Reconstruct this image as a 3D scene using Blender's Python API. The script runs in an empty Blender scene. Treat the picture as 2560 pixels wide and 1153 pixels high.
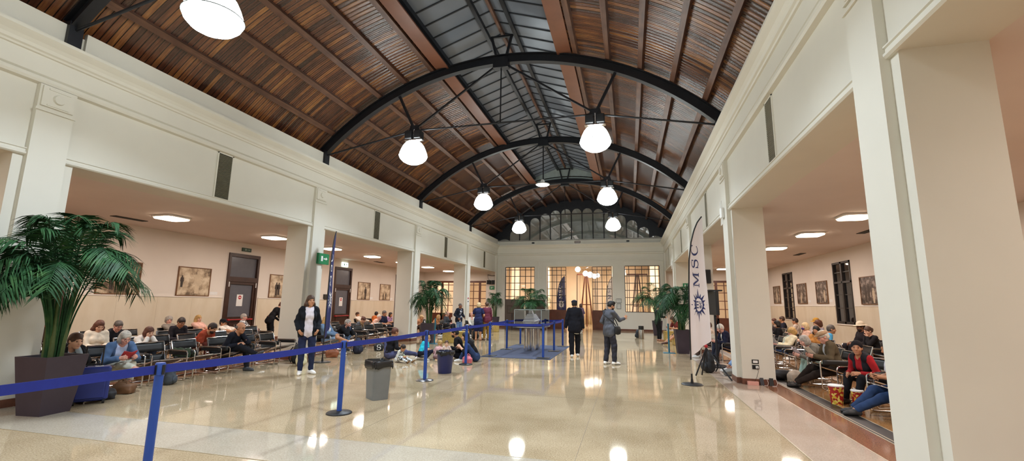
import bpy, math, random
import numpy as np
from mathutils import Vector, Matrix
R_ = math.radians
rnd = random.Random(7)
scene = bpy.context.scene
COL = scene.collection

# ------------------------------------------------------------------ camera
cam_d = bpy.data.cameras.new('camera')
cam_d.sensor_fit = 'HORIZONTAL'; cam_d.sensor_width = 36.0
cam_d.lens = 1123.92 * 36.0 / 2560.0
cam_d.clip_start = 0.05; cam_d.clip_end = 200
cam = bpy.data.objects.new('camera', cam_d); COL.objects.link(cam)
def cam_axes(yaw, pit, rol):
    f = Vector((math.sin(yaw)*math.cos(pit), math.cos(yaw)*math.cos(pit), math.sin(pit)))
    r0 = Vector((math.cos(yaw), -math.sin(yaw), 0)); u0 = r0.cross(f)
    r = r0*math.cos(rol) + u0*math.sin(rol); u = -r0*math.sin(rol) + u0*math.cos(rol)
    return r, u, f
_r, _u, _f = cam_axes(-0.25495983, 0.16223498, 0.01371584)
cam.matrix_world = Matrix(((_r.x, _u.x, -_f.x, 0), (_r.y, _u.y, -_f.y, 0), (_r.z, _u.z, -_f.z, 1.6), (0, 0, 0, 1)))
scene.camera = cam
# ------------------------------------------------------------------ world, exposure
w = bpy.data.worlds.new('night'); scene.world = w; w.use_nodes = True
w.node_tree.nodes['Background'].inputs[0].default_value = (0.012, 0.015, 0.022, 1)
w.node_tree.nodes['Background'].inputs[1].default_value = 1.0
vs = scene.view_settings
scene.display_settings.display_device = 'sRGB'
vs.view_transform = 'Standard'; vs.look = 'None'; vs.gamma = 1.0; vs.use_curve_mapping = False
vs.exposure = 0.08
HALL_W = 145.0      # watts of each hall lamp
HALL_COL = (0.77, 0.885, 1.0)
AISLE_W = 60.0      # watts of each aisle ceiling light
AISLE_COL = (1.0, 0.86, 0.79)
FOYER_W = 360.0
try:
    scene.cycles.max_bounces = 7; scene.cycles.diffuse_bounces = 4; scene.cycles.glossy_bounces = 3
    scene.cycles.transmission_bounces = 4; scene.cycles.transparent_max_bounces = 12
    scene.cycles.sample_clamp_indirect = 6.0; scene.cycles.caustics_reflective = False; scene.cycles.caustics_refractive = False
except Exception:
    pass

# ------------------------------------------------------------------ materials
def srgb(c):
    if isinstance(c, str):
        c = c.lstrip('#'); c = [int(c[i:i+2], 16)/255 for i in (0, 2, 4)]
    return tuple((x/12.92 if x <= 0.04045 else ((x+0.055)/1.055)**2.4) for x in c)
class NT:
    def __init__(s, name):
        s.m = bpy.data.materials.new(name); s.m.use_nodes = True
        s.t = s.m.node_tree; s.b = s.t.nodes['Principled BSDF']; s.n = s.t.nodes; s.l = s.t.links
    def node(s, typ, **kw):
        n = s.n.new(typ)
        for k, v in kw.items(): setattr(n, k, v)
        return n
    def link(s, a, b): s.l.new(a, b)
    def ramp(s, fac, stops):
        r = s.node('ShaderNodeValToRGB'); e = r.color_ramp.elements
        while len(e) < len(stops): e.new(0.5)
        for i, (p, c) in enumerate(stops): e[i].position = p; e[i].color = (*c, 1)
        s.link(fac, r.inputs[0]); return r.outputs[0]
    def mix(s, fac, a, b, mode='MIX'):
        n = s.node('ShaderNodeMix', data_type='RGBA', blend_type=mode)
        for i, v in ((0, fac), (6, a), (7, b)):
            if hasattr(v, 'is_linked') or hasattr(v, 'links'): s.link(v, n.inputs[i])
            elif i == 0: n.inputs[0].default_value = v
            else: n.inputs[i].default_value = (*v, 1)
        return n.outputs[2]
    def coord(s, which='Object', scale=(1, 1, 1), rot=(0, 0, 0)):
        tc = s.node('ShaderNodeTexCoord'); mp = s.node('ShaderNodeMapping')
        mp.inputs['Scale'].default_value = scale; mp.inputs['Rotation'].default_value = rot
        s.link(tc.outputs[which], mp.inputs[0]); return mp.outputs[0]
    def noise(s, vec, scale, detail=3, rough=0.55):
        n = s.node('ShaderNodeTexNoise'); n.inputs['Scale'].default_value = scale
        n.inputs['Detail'].default_value = detail; n.inputs['Roughness'].default_value = rough
        s.link(vec, n.inputs['Vector']); return n.outputs[0]
    def bump(s, h, strength=0.3, dist=0.01):
        b = s.node('ShaderNodeBump'); b.inputs['Strength'].default_value = strength; b.inputs['Distance'].default_value = dist
        s.link(h, b.inputs['Height']); s.link(b.outputs[0], s.b.inputs['Normal'])
    def set(s, **kw):
        for k, v in kw.items():
            k = k.replace('_', ' ')
            i = s.b.inputs[k]
            if hasattr(v, 'links'): s.link(v, i)
            else: i.default_value = (*v, 1) if isinstance(v, tuple) and len(v) == 3 and i.type == 'RGBA' else v
        return s
_MC = {}
def mat(name, col, rough=0.5, metal=0.0, var=0.08, nscale=6.0, bump=0.0, spec=0.5, coat=0.0):
    """plain painted / moulded / cloth surface with slight tonal variation"""
    key = (name, str(col), rough, metal)
    if key in _MC: return _MC[key]
    c = srgb(col); N = NT(name)
    v = N.coord('Object'); f = N.noise(v, nscale)
    a = tuple(max(0, x*(1-var)) for x in c); b = tuple(min(1, x*(1+var)) for x in c)
    N.set(Base_Color=N.ramp(f, [(0.3, a), (0.7, b)]), Roughness=rough, Metallic=metal, Specular_IOR_Level=spec, Coat_Weight=coat)
    if bump: N.bump(N.noise(v, nscale*12), bump, 0.004)
    _MC[key] = N.m; return N.m
def cloth(col, var=0.16):
    return mat('cloth_' + col.strip('#'), col, rough=0.88, var=var, nscale=9, bump=0.25, spec=0.2)
def emit(name, col, strength):
    N = NT(name); N.set(Base_Color=(0.8, 0.8, 0.8), Emission_Color=col, Emission_Strength=strength, Roughness=0.4)
    return N.m
def stripes(name, cols, scale, axis='Z', rough=0.9):
    N = NT(name); v = N.coord('Object'); wv = N.node('ShaderNodeTexWave', wave_type='BANDS', bands_direction=axis)
    wv.inputs['Scale'].default_value = scale; wv.inputs['Distortion'].default_value = 0.6
    N.link(v, wv.inputs['Vector'])
    k = len(cols); N.set(Base_Color=N.ramp(wv.outputs[1], [(0.02+0.96*i/(k-1), srgb(c)) for i, c in enumerate(cols)]), Roughness=rough); return N.m
def blotch(name, cols, scale, rough=0.9):
    N = NT(name); v = N.coord('Object'); vo = N.node('ShaderNodeTexVoronoi'); vo.inputs['Scale'].default_value = scale
    N.link(v, vo.inputs['Vector']); sep = N.node('ShaderNodeSeparateColor'); N.link(vo.outputs['Color'], sep.inputs[0])
    k = len(cols); r = N.node('ShaderNodeValToRGB'); r.color_ramp.interpolation = 'CONSTANT'; e = r.color_ramp.elements
    while len(e) < k: e.new(0.5)
    for i, c in enumerate(cols): e[i].position = i/k; e[i].color = (*srgb(c), 1)
    N.link(sep.outputs[0], r.inputs[0]); N.set(Base_Color=r.outputs[0], Roughness=rough); return N.m

M = {}
M['paint'] = mat('white_wall_paint', '#dcd9ce', 0.55, var=0.025, nscale=1.2)
M['aisle_paint'] = mat('aisle_wall_paint', '#e0d8ce', 0.6, var=0.03, nscale=1.0)
M['aisle_ceiling'] = mat('aisle_ceiling_plaster', '#e2d7d2', 0.7, var=0.03, nscale=0.8)
M['black_steel'] = mat('black_steel', '#22242a', 0.42, 0.3, var=0.15)
M['black_plastic'] = mat('black_plastic', '#17181b', 0.45)
M['black_rubber'] = mat('black_rubber', '#141416', 0.7)
M['chrome'] = mat('chrome_tube', '#d8d8da', 0.12, 1.0, var=0.03)
M['leather'] = mat('black_leather', '#1b1c1e', 0.42, var=0.15, bump=0.15)
M['blue_post'] = mat('blue_powder_coat', '#1f479c', 0.38, var=0.05)
M['belt'] = mat('navy_webbing', '#18298a', 0.75, var=0.06, nscale=30)
M['pot'] = mat('dark_plum_planter', '#3a2f3a', 0.6, var=0.08)
M['soil'] = mat('potting_soil', '#2c2019', 0.95, var=0.3, nscale=25, bump=0.6)
M['dark_wood'] = mat('dark_brown_door_wood', '#3a231a', 0.4, var=0.2, nscale=4)
M['red_wood'] = mat('reddish_brown_wood', '#5c2f1c', 0.42, var=0.2, nscale=4)
M['base_stone'] = mat('brown_skirting_stone', '#6b4334', 0.35, var=0.25, nscale=12)
M['white_gloss'] = mat('white_plastic', '#e8e8e6', 0.4, var=0.02)
M['red'] = mat('signal_red', '#b3232a', 0.45)
M['green_sign'] = mat('exit_sign_green', '#0f7a4a', 0.45)
M['grey_glass'] = mat('grey_blind_behind_glass', '#5f6068', 0.25, var=0.04)
M['kraft'] = mat('straw_cube', '#b59a56', 0.85, var=0.2, nscale=20, bump=0.4)

def speckle_floor(name, base, dark, light, joint_mult=0.86, jx=None, rough=0.055):
    N = NT(name); v = N.coord('Object')
    n1 = N.noise(v, 62, 2, 0.75); n2 = N.noise(v, 0.7, 3); n3 = N.noise(v, 45, 1, 0.5)
    c = N.ramp(n1, [(0.36, srgb(dark)), (0.46, srgb(base)), (0.56, srgb(base)), (0.68, srgb(light))])
    c = N.mix(0.35, c, N.ramp(n2, [(0.3, srgb(dark)), (0.7, srgb(light))]))
    N.set(Base_Color=c, Specular_IOR_Level=0.32)
    rr = N.ramp(n2, [(0.3, (rough*0.9,)*3), (0.7, (rough*1.12,)*3)]); N.link(rr, N.b.inputs['Roughness'])
    return N.m
M['terrazzo'] = speckle_floor('beige_terrazzo', '#b29d7c', '#806c4f', '#ddccae')
M['terrazzo_band'] = speckle_floor('pale_terrazzo_band', '#c2ae9c', '#ab9885', '#d6c6b7')
M['aisle_floor'] = speckle_floor('amber_terrazzo', '#966d44', '#754f2c', '#b48d60', rough=0.1)
M['brown_stone'] = speckle_floor('brown_marble_border', '#8a5f45', '#6a4330', '#a97f66', rough=0.12)
M['grille'] = mat('threshold_grille_metal', '#2d2b29', 0.4, 0.6)
M['brass_strip'] = mat('pale_metal_strip', '#bdb29a', 0.35, 0.5)

def wood_ceiling():
    N = NT('varnished_plank_ceiling'); uv = N.node('ShaderNodeUVMap'); 
    br = N.node('ShaderNodeTexBrick'); br.offset = 0.0; br.offset_frequency = 2; br.squash = 1.0
    br.inputs['Scale'].default_value = 1.0; br.inputs['Mortar Size'].default_value = 0.008
    br.inputs['Brick Width'].default_value = 0.9265; br.inputs['Row Height'].default_value = 0.115
    br.inputs['Color1'].default_value = (0, 0, 0, 1); br.inputs['Color2'].default_value = (1, 1, 1, 1); br.inputs['Mortar'].default_value = (0.3, 0.3, 0.3, 1)
    br.inputs['Bias'].default_value = 0.0
    N.link(uv.outputs[0], br.inputs['Vector'])
    mp = N.node('ShaderNodeMapping'); mp.inputs['Scale'].default_value = (1.6, 26, 1); N.link(uv.outputs[0], mp.inputs[0])
    gr = N.noise(mp.outputs[0], 1.0, 5, 0.65)
    mp2 = N.node('ShaderNodeMapping'); mp2.inputs['Scale'].default_value = (0.35, 1.3, 1); N.link(uv.outputs[0], mp2.inputs[0])
    big = N.noise(mp2.outputs[0], 1.0, 2)
    mp3 = N.node('ShaderNodeMapping'); mp3.inputs['Scale'].default_value = (1.05, 2.6, 1); N.link(uv.outputs[0], mp3.inputs[0])
    bl = N.noise(mp3.outputs[0], 1.0, 3, 0.6)
    def mth(op, a, b):
        n = N.node('ShaderNodeMath', operation=op)
        for i, v in enumerate((a, b)):
            if hasattr(v, 'links'): N.link(v, n.inputs[i])
            else: n.inputs[i].default_value = v
        return n.outputs[0]
    rb = N.node('ShaderNodeSeparateColor'); N.link(br.outputs[0], rb.inputs[0])
    fac = mth('ADD', mth('ADD', mth('MULTIPLY', rb.outputs[0], 0.42), mth('MULTIPLY', gr, 0.60)), mth('MULTIPLY', bl, 0.55))
    fac = mth('SUBTRACT', fac, 0.30)
    c = N.ramp(fac, [(0.16, srgb('#2a1813')), (0.38, srgb('#4b2c20')), (0.56, srgb('#6a4029')), (0.72, srgb('#8e5e34')), (0.9, srgb('#b98a4e'))])
    c = N.mix(0.5, c, N.ramp(big, [(0.3, (0.7, 0.66, 0.66)), (0.72, (1.3, 1.25, 1.2))]), 'MULTIPLY')
    mort = N.ramp(br.outputs[1], [(0.0, (1, 1, 1)), (1.0, (0.12, 0.1, 0.1))])
    c = N.mix(1.0, c, mort, 'MULTIPLY')
    N.set(Base_Color=c, Roughness=0.24, Specular_IOR_Level=0.8)
    mm = N.node('ShaderNodeMath', operation='SUBTRACT'); N.link(gr, mm.inputs[0]); N.link(br.outputs[1], mm.inputs[1])
    sx = N.node('ShaderNodeSeparateXYZ'); N.link(uv.outputs[0], sx.inputs[0])
    cup = mth('SINE', mth('MULTIPLY', sx.outputs[1], 2*math.pi/0.115), 0.0)
    N.bump(mth('ADD', mm.outputs[0], mth('MULTIPLY', cup, 0.55)), 0.8, 0.014); return N.m
M['planks'] = wood_ceiling()
def beam_wood():
    N = NT('weathered_beam_wood'); v = N.coord('Object', (14, 0.8, 14)); n = N.noise(v, 1.0, 5, 0.6); v2 = N.coord('Object'); n2 = N.noise(v2, 2.5)
    c = N.mix(0.5, N.ramp(n, [(0.3, srgb('#3b251d')), (0.55, srgb('#5d3d2e')), (0.75, srgb('#866047'))]), N.ramp(n2, [(0.3, srgb('#452c22')), (0.7, srgb('#75523d'))]))
    N.set(Base_Color=c, Roughness=0.5); N.bump(n, 0.4, 0.01); return N.m
M['beam'] = beam_wood()
M['fascia'] = mat('brown_painted_fascia', '#7a4d38', 0.4, var=0.1, nscale=2)
M['panel'] = mat('grey_metal_roof_panel', '#757d8a', 0.32, 0.15, var=0.06, nscale=1.5)
M['lantern_side'] = mat('dark_seam_and_gap_shade', '#262a31', 0.5, var=0.1)  # dark tone paints in the deep shade of the lantern's side gap; also seams

# ------------------------------------------------------------------ mesh builder
class MB:
    def __init__(s): s.v = []; s.f = []
    def add(s, vs, fs):
        o = len(s.v); s.v += [tuple(p) for p in vs]; s.f += [tuple(i+o for i in f) for f in fs]; return s
    def box(s, x0, x1, y0, y1, z0, z1):
        x0, x1 = min(x0, x1), max(x0, x1); y0, y1 = min(y0, y1), max(y0, y1); z0, z1 = min(z0, z1), max(z0, z1)
        return s.add([(x0,y0,z0),(x1,y0,z0),(x1,y1,z0),(x0,y1,z0),(x0,y0,z1),(x1,y0,z1),(x1,y1,z1),(x0,y1,z1)],
            [(0,3,2,1),(4,5,6,7),(0,1,5,4),(1,2,6,5),(2,3,7,6),(3,0,4,7)])
    def rbox(s, x0, x1, y0, y1, z0, z1, r=0.02, n=3):
        """box with rounded vertical edges and chamfered top and bottom"""
        x0, x1 = min(x0, x1), max(x0, x1); y0, y1 = min(y0, y1), max(y0, y1)
        def loop(ins):
            a0, a1, b0, b1 = x0+ins, x1-ins, y0+ins, y1-ins; rr = max(r-ins, r*0.3); out = []
            for cx, cy, st in ((a1-rr, b1-rr, 0), (a0+rr, b1-rr, 90), (a0+rr, b0+rr, 180), (a1-rr, b0+rr, 270)):
                for k in range(n+1):
                    t = R_(st+90*k/n); out.append((cx+rr*math.cos(t), cy+rr*math.sin(t)))
            return out
        c = min(r*0.5, (z1-z0)*0.3); rings = [(z0, c), (z0+c, 0), (z1-c, 0), (z1, c)]
        vs = []; L = None
        for z, ins in rings:
            lp = loop(ins); L = len(lp); vs += [(x, y, z) for x, y in lp]
        fs = [tuple(reversed(range(L))), tuple(range(3*L, 4*L))]
        for k in range(3):
            for i in range(L):
                j = (i+1) % L; fs.append((k*L+i, k*L+j, (k+1)*L+j, (k+1)*L+i))
        return s.add(vs, fs)
    def hexa(s, b, t):
        return s.add(list(b)+list(t), [(0,3,2,1),(4,5,6,7),(0,1,5,4),(1,2,6,5),(2,3,7,6),(3,0,4,7)])
    def bar(s, p0, p1, w, h, up=(0, 0, 1)):
        p0 = Vector(p0); p1 = Vector(p1); d = (p1-p0).normalized(); up = Vector(up)
        if abs(d.dot(up)) > 0.98: up = Vector((1, 0, 0))
        a = d.cross(up).normalized()*w/2; b = a.cross(d).normalized()*h/2
        q = [p0-a-b, p0+a-b, p0+a+b, p0-a+b]; t = [x+(p1-p0) for x in q]
        return s.add(q+t, [(0,1,2,3),(7,6,5,4),(0,4,5,1),(1,5,6,2),(2,6,7,3),(3,7,4,0)])
    def cyl(s, p0, p1, r0, r1=None, n=12, caps=True):
        r1 = r0 if r1 is None else r1
        p0 = Vector(p0); p1 = Vector(p1); d = (p1-p0).normalized()
        a = d.orthogonal().normalized(); b = d.cross(a)
        vs = [p+(a*math.cos(2*math.pi*i/n)+b*math.sin(2*math.pi*i/n))*r for p, r in ((p0, r0), (p1, r1)) for i in range(n)]
        fs = [(i, (i+1) % n, n+(i+1) % n, n+i) for i in range(n)]
        if caps: fs += [tuple(reversed(range(n))), tuple(range(n, 2*n))]
        return s.add(vs, fs)
    def tube(s, pts, r, n=8, closed=False, rads=None):
        P = [Vector(p) for p in pts]; m = len(P); vs = []; ref = None
        for i in range(m):
            if closed: d = (P[(i+1) % m]-P[i-1])
            else: d = P[min(i+1, m-1)]-P[max(i-1, 0)]
            d.normalize()
            if ref is None: ref = d.orthogonal()
            a = (ref-d*ref.dot(d))
            if a.length < 1e-5: a = d.orthogonal()
            a.normalize(); ref = a; b = d.cross(a); rr = rads[i] if rads else r
            vs += [P[i]+(a*math.cos(2*math.pi*k/n)+b*math.sin(2*math.pi*k/n))*rr for k in range(n)]
        fs = []
        for i in range(m if closed else m-1):
            j = (i+1) % m
            for k in range(n): fs.append((i*n+k, i*n+(k+1) % n, j*n+(k+1) % n, j*n+k))
        if not closed: fs += [tuple(reversed(range(n))), tuple(range((m-1)*n, m*n))]
        return s.add(vs, fs)
    def lathe(s, prof, c=(0, 0, 0), n=24, axis=None, caps=True):
        vs = []; m = len(prof)
        for r, z in prof:
            vs += [(c[0]+r*math.cos(2*math.pi*k/n), c[1]+r*math.sin(2*math.pi*k/n), c[2]+z) for k in range(n)]
        fs = []
        for i in range(m-1):
            for k in range(n): fs.append((i*n+k, i*n+(k+1) % n, (i+1)*n+(k+1) % n, (i+1)*n+k))
        if caps: fs += [tuple(reversed(range(n))), tuple(range((m-1)*n, m*n))]
        return s.add(vs, fs)
    def prism(s, poly, fn, t0, t1):
        """poly of (a, b); fn(a, b, t) -> point; extruded from t0 to t1"""
        n = len(poly); vs = [fn(a, b, t0) for a, b in poly]+[fn(a, b, t1) for a, b in poly]
        fs = [tuple(reversed(range(n))), tuple(range(n, 2*n))]+[(i, (i+1) % n, n+(i+1) % n, n+i) for i in range(n)]
        return s.add(vs, fs)
    def grid(s, fn, nu, nv):
        vs = [fn(i/nu, j/nv) for j in range(nv+1) for i in range(nu+1)]
        return s.add(vs, [(j*(nu+1)+i, j*(nu+1)+i+1, (j+1)*(nu+1)+i+1, (j+1)*(nu+1)+i) for j in range(nv) for i in range(nu)])
    def ball(s, c, r, n=8):
        r = (r, r, r) if not hasattr(r, '__len__') else r; vs = []; fs = []
        for j in range(1, n): 
            t = math.pi*j/n
            vs += [(c[0]+r[0]*math.sin(t)*math.cos(2*math.pi*k/(2*n)), c[1]+r[1]*math.sin(t)*math.sin(2*math.pi*k/(2*n)), c[2]+r[2]*math.cos(t)) for k in range(2*n)]
        q = 2*n; vs += [(c[0], c[1], c[2]+r[2]), (c[0], c[1], c[2]-r[2])]; T = len(vs)-2
        for j in range(n-2):
            for k in range(q): fs.append((j*q+k, (j+1)*q+k, (j+1)*q+(k+1) % q, j*q+(k+1) % q))
        for k in range(q): fs += [(T, k, (k+1) % q), (T+1, (n-2)*q+(k+1) % q, (n-2)*q+k)]
        return s.add(vs, fs)
    def build(s, name, material, parent=None, smooth=False, angle=35, solid=0, fix=True):
        me = bpy.data.meshes.new(name); me.from_pydata(s.v, [], s.f)
        if fix:
            import bmesh
            bm = bmesh.new(); bm.from_mesh(me); bmesh.ops.recalc_face_normals(bm, faces=bm.faces); bm.to_mesh(me); bm.free()
        if smooth:
            me.shade_smooth(); me.set_sharp_from_angle(angle=R_(angle))
        o = bpy.data.objects.new(name, me); COL.objects.link(o)
        if material: me.materials.append(material)
        if parent is not None: o.parent = parent
        if solid:
            md = o.modifiers.new('thickness', 'SOLIDIFY'); md.thickness = solid; md.offset = 0
        return o
def thing(name, label, cat, loc=(0, 0, 0), rz=0.0, group=None):
    o = bpy.data.objects.new(name, None); COL.objects.link(o); o.location = loc; o.rotation_euler = (0, 0, rz)
    o.empty_display_size = 0.1
    return tag(o, label, cat, group)
def tag(o, label, cat, group=None):
    o['label'] = label; o['category'] = cat
    if group: o['group'] = group
    return o
def struct(o, label=None):
    o['kind'] = 'structure'
    if label: o['label'] = label
    return o
def dup(root, loc, rz, label, group=None, name=None):
    r = root.copy(); COL.objects.link(r); r.location = loc; r.rotation_euler = (0, 0, rz); r['label'] = label
    if group: r['group'] = group
    for ch in list(root.children):
        c = ch.copy(); COL.objects.link(c); c.parent = r; c.matrix_parent_inverse = ch.matrix_parent_inverse.copy()
        for g in list(ch.children):
            d = g.copy(); COL.objects.link(d); d.parent = c; d.matrix_parent_inverse = g.matrix_parent_inverse.copy()
    return r
# ================================================================== SETTING
XL, XR = -8.98, 2.27            # hall-side planes of the two arcades
CL, CR = -9.67, 2.90            # aisle-side planes
WL, WR = -14.5, 7.82            # outer aisle walls
YN, YB = -4.0, 30.3             # near and far ends of the hall
ZS = 3.78                       # arcade soffit
CX = -3.35                      # hall centre line
PITCH = 6.55
PIL = {'L': [4.55+PITCH*k for k in range(-1, 5)], 'R': [4.36+PITCH*k for k in range(-1, 5)]}

def S(name, mb, m, label=None, parent=None, **kw):
    o = mb.build(name, m, parent, **kw)
    if parent is None: struct(o, label)
    return o
# --- floors
S('floor', MB().box(XL-0.17, XR+0.35, YN, YB+0.2, -0.1, 0), M['terrazzo'])
fb = MB(); fb.box(1.83, XR+0.35, YN, YB, -0.05, 0.003)
S('floor_cross_band', MB().box(XL-0.17, 1.83, 4.10, 4.93, -0.05, 0.003), speckle_floor('grey_terrazzo_band', '#b5aa98', '#9d927f', '#cdc3b2'))
S('floor_pale_band', fb, M['terrazzo_band'])
fj = MB()
for x in (1.825, 2.615): fj.box(x, x+0.012, YN, YB, 0, 0.0045)
for y in (4.09, 4.925): fj.box(XL, 1.82, y, y+0.010, 0, 0.0045)
S('floor_metal_joint_strip', fj, M['brass_strip'])
fd = MB()
for x in (-6.3, -3.35, -0.6):
    fd.box(x, x+0.005, 4.94, YB, 0, 0.0012)
for k in range(1, 8): fd.box(XL, 1.82, 4.93+3.27*k, 4.934+3.27*k, 0, 0.0012)
S('floor_joint', fd, mat('grey_floor_joint', '#8a7c66', 0.3))
for nm, a, b, g in (('left', XL-0.17, -9.72, -1), ('right', XR+0.35, 3.02, 1)):
    S('floor_border_'+nm, MB().box(a, b, YN, YB, -0.1, 0.0), M['brown_stone'])
    x = b; mb = MB(); mb.box(x, x+g*0.30, YN, YB, -0.1, 0.001); S('floor_grille_'+nm, mb, M['grille'])
    mb = MB()
    for q in (0.0, 0.055, 0.285): mb.box(x+g*q, x+g*(q+0.015), YN, YB, 0, 0.004)
    S('floor_grille_edge_'+nm, mb, M['brass_strip'])
    S('floor_aisle_'+nm, MB().box(x+g*0.30, (WL if g < 0 else WR), YN, YB+0.2, -0.1, 0.0), M['aisle_floor'])
# --- arcades
PROF = [(0, 4.94), (0.07, 4.96), (0.085, 5.0), (0.085, 5.05), (0.05, 5.065), (0.08, 5.09), (0.08, 5.38), (0.11, 5.39), (0.12, 5.42), (0.15, 5.44), (0.165, 5.49), (0.20, 5.54), (0.255, 5.59), (0.285, 5.62), (0.285, 5.67), (-0.1, 5.68)]
for side, X, C, g in (('left', XL, CL, 1), ('right', XR, CR, -1)):
    P = PIL['L' if side == 'left' else 'R']
    S('wall_'+side, MB().box(X, C, YN, YB, ZS, 6.0), M['paint'])
    for k, y in enumerate(P):
        c = MB().box(X, C, y-0.13, y+0.64, 0, ZS)
        o = S('pillar', c, M['paint'])
        pm = MB().box(X-0.02*g, X+0.08*g, y, y+0.49, 0, 4.95)
        pm.box(X+0.08*g, X+0.10*g, y-0.02, y+0.51, 4.52, 4.56)
        pm.box(X+0.08*g, X+0.105*g, y+0.03, y+0.46, 4.60, 4.93)
        pm.box(X+0.09*g, X+0.115*g, y+0.10, y+0.39, 4.88, 4.91); pm.box(X+0.09*g, X+0.115*g, y+0.10, y+0.39, 4.62, 4.64)
        pm.cyl((X+0.10*g, y+0.245, 4.76), (X+0.135*g, y+0.245, 4.76), 0.085, 0.07, 20)
        S('pilaster', pm, M['paint'], parent=o)
        bm_ = MB().box(X+0.012*g, C-0.012*g, y-0.142, y+0.652, 0, 0.12); bm_.box(X+0.012*g, X+0.092*g, y-0.012, y+0.502, 0, 0.12)
        S('baseboard', bm_, M['base_stone'], parent=o)
        # lintel moulding of the bay beyond
        y0, y1 = y+0.49, (P[k+1] if k+1 < len(P) else YB)
        mm = MB()
        pr = [(0, 3.77), (0.03, 3.77), (0.05, 3.79), (0.05, 3.815), (0.03, 3.825), (0.03, 3.86), (0.045, 3.87), (0.045, 3.885), (0, 3.89)]
        mm.prism(pr, lambda a, b, t, X=X, g=g: (X+g*a, t, b), y0, y1); S('trim_lintel', mm, M['paint'])
    cm = MB(); n = len(PROF)
    cm.prism(PROF, lambda a, b, t, X=X, g=g: (X+g*a, t, b), YN, YB); S('trim_cornice_'+side, cm, M['paint'])
    # parapet above the cornice, broken at each truss foot
    ys = [YN]+[v for k in range(-1, 4) for v in (4.8+PITCH*k-0.05, 4.8+PITCH*k+0.24)]+[YB]
    for i in range(0, len(ys), 2):
        S('trim_parapet_'+side, MB().box(X+0.06*g, X-0.02*g, ys[i], ys[i+1], 5.66, 6.09), M['paint'])
    lowp = MB().box(X+0.03*g, X-0.06*g, YN, YB, 5.66, 5.78); S('trim_truss_seat_'+side, lowp, M['paint'])
    # aisle shell
    W = WL if side == 'left' else WR
    S('ceiling_aisle_'+side, MB().box(C, W, YN, YB, 3.80, 3.95), M['aisle_ceiling'])
    S('wall_aisle_end_near_'+side, MB().box(X, W, YN-0.2, YN, 0, 4), M['aisle_paint'])
S('wall_near', MB().box(XL, XR, YN-0.2, YN, 0, 9.5), M['paint'])

def wall_yz(name, X, thick, y0, y1, z0, z1, holes, m):
    """wall in the plane X with rectangular holes (ya, yb, za, zb) sorted by ya"""
    mb = MB(); y = y0
    for a, b, c, d in holes:
        mb.box(X, X+thick, y, a, z0, z1)
        if c > z0: mb.box(X, X+thick, a, b, z0, c)
        mb.box(X, X+thick, a, b, d, z1); y = b
    mb.box(X, X+thick, y, y1, z0, z1); return S(name, mb, m)
def wall_xz(name, Y, thick, x0, x1, z0, z1, holes, m):
    mb = MB(); x = x0
    for a, b, c, d in holes:
        mb.box(x, a, Y, Y+thick, z0, z1)
        if c > z0: mb.box(a, b, Y, Y+thick, z0, c)
        if d < z1: mb.box(a, b, Y, Y+thick, d, z1)
        x = b
    mb.box(x, x1, Y, Y+thick, z0, z1); return S(name, mb, m)
DOORS_L = [(7.2, 8.68), (13.6, 15.06), (19.95, 21.41), (26.2, 27.66)]
wall_yz('wall_aisle_left', WL, -0.25, YN, YB, 0, 3.95, [(a, b, 0, 3.37) for a, b in DOORS_L], M['aisle_paint'])
WINS_R = [(6.0, 7.45), (12.5, 13.95), (18.95, 20.41), (25.05, 26.5)]
wall_yz('wall_aisle_right', WR, 0.25, YN, YB, 0, 3.95, [(a, b, 1.03, 3.36) for a, b in WINS_R], M['aisle_paint'])
def wainscot():
    N = NT('beige_stone_wainscot'); v = N.coord('Object', (1, 1, 0.35)); n = N.noise(v, 2.2, 4); 
    N.set(Base_Color=N.ramp(n, [(0.3, srgb('#d6c9b0')), (0.7, srgb('#e3d9c5'))]), Roughness=0.35); return N.m
M['wain'] = wainscot()
def panel_runs(X, g, gaps):
    y = YN; out = []
    for a, b in gaps: out.append((y, a-0.1)); y = b+0.1
    out.append((y, YB)); return out
for side, X, g, gaps in (('left', WL, 1, DOORS_L), ('right', WR, -1, [])):
    wm = MB(); tm = MB(); bm_ = MB()
    for a, b in panel_runs(X, g, gaps):
        k = max(1, round((b-a)/1.05)); 
        for i in range(k):
            wm.box(X-0.005*g, X+0.02*g, a+(b-a)*i/k+0.0015, a+(b-a)*(i+1)/k-0.0015, 0.12, 1.03 if (side == 'right') else 1.68)
        if side == 'left': tm.box(X, X+0.035*g, a, b, 1.68, 1.715)
        bm_.box(X, X+0.03*g, a, b, 0, 0.12)
    if side == 'right':
        y = YN
        for a, b in WINS_R+[(YB, YB)]:
            wm.box(X-0.005*g, X+0.02*g, y, a-0.09, 1.03, 1.68); tm.box(X, X+0.035*g, y, a-0.09, 1.68, 1.715); y = b+0.09
    S('wall_wainscot_'+side, wm, M['wain']); S('trim_rail_'+side, tm, M['aisle_paint']); S('baseboard_'+side, bm_, M['base_stone'])
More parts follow.
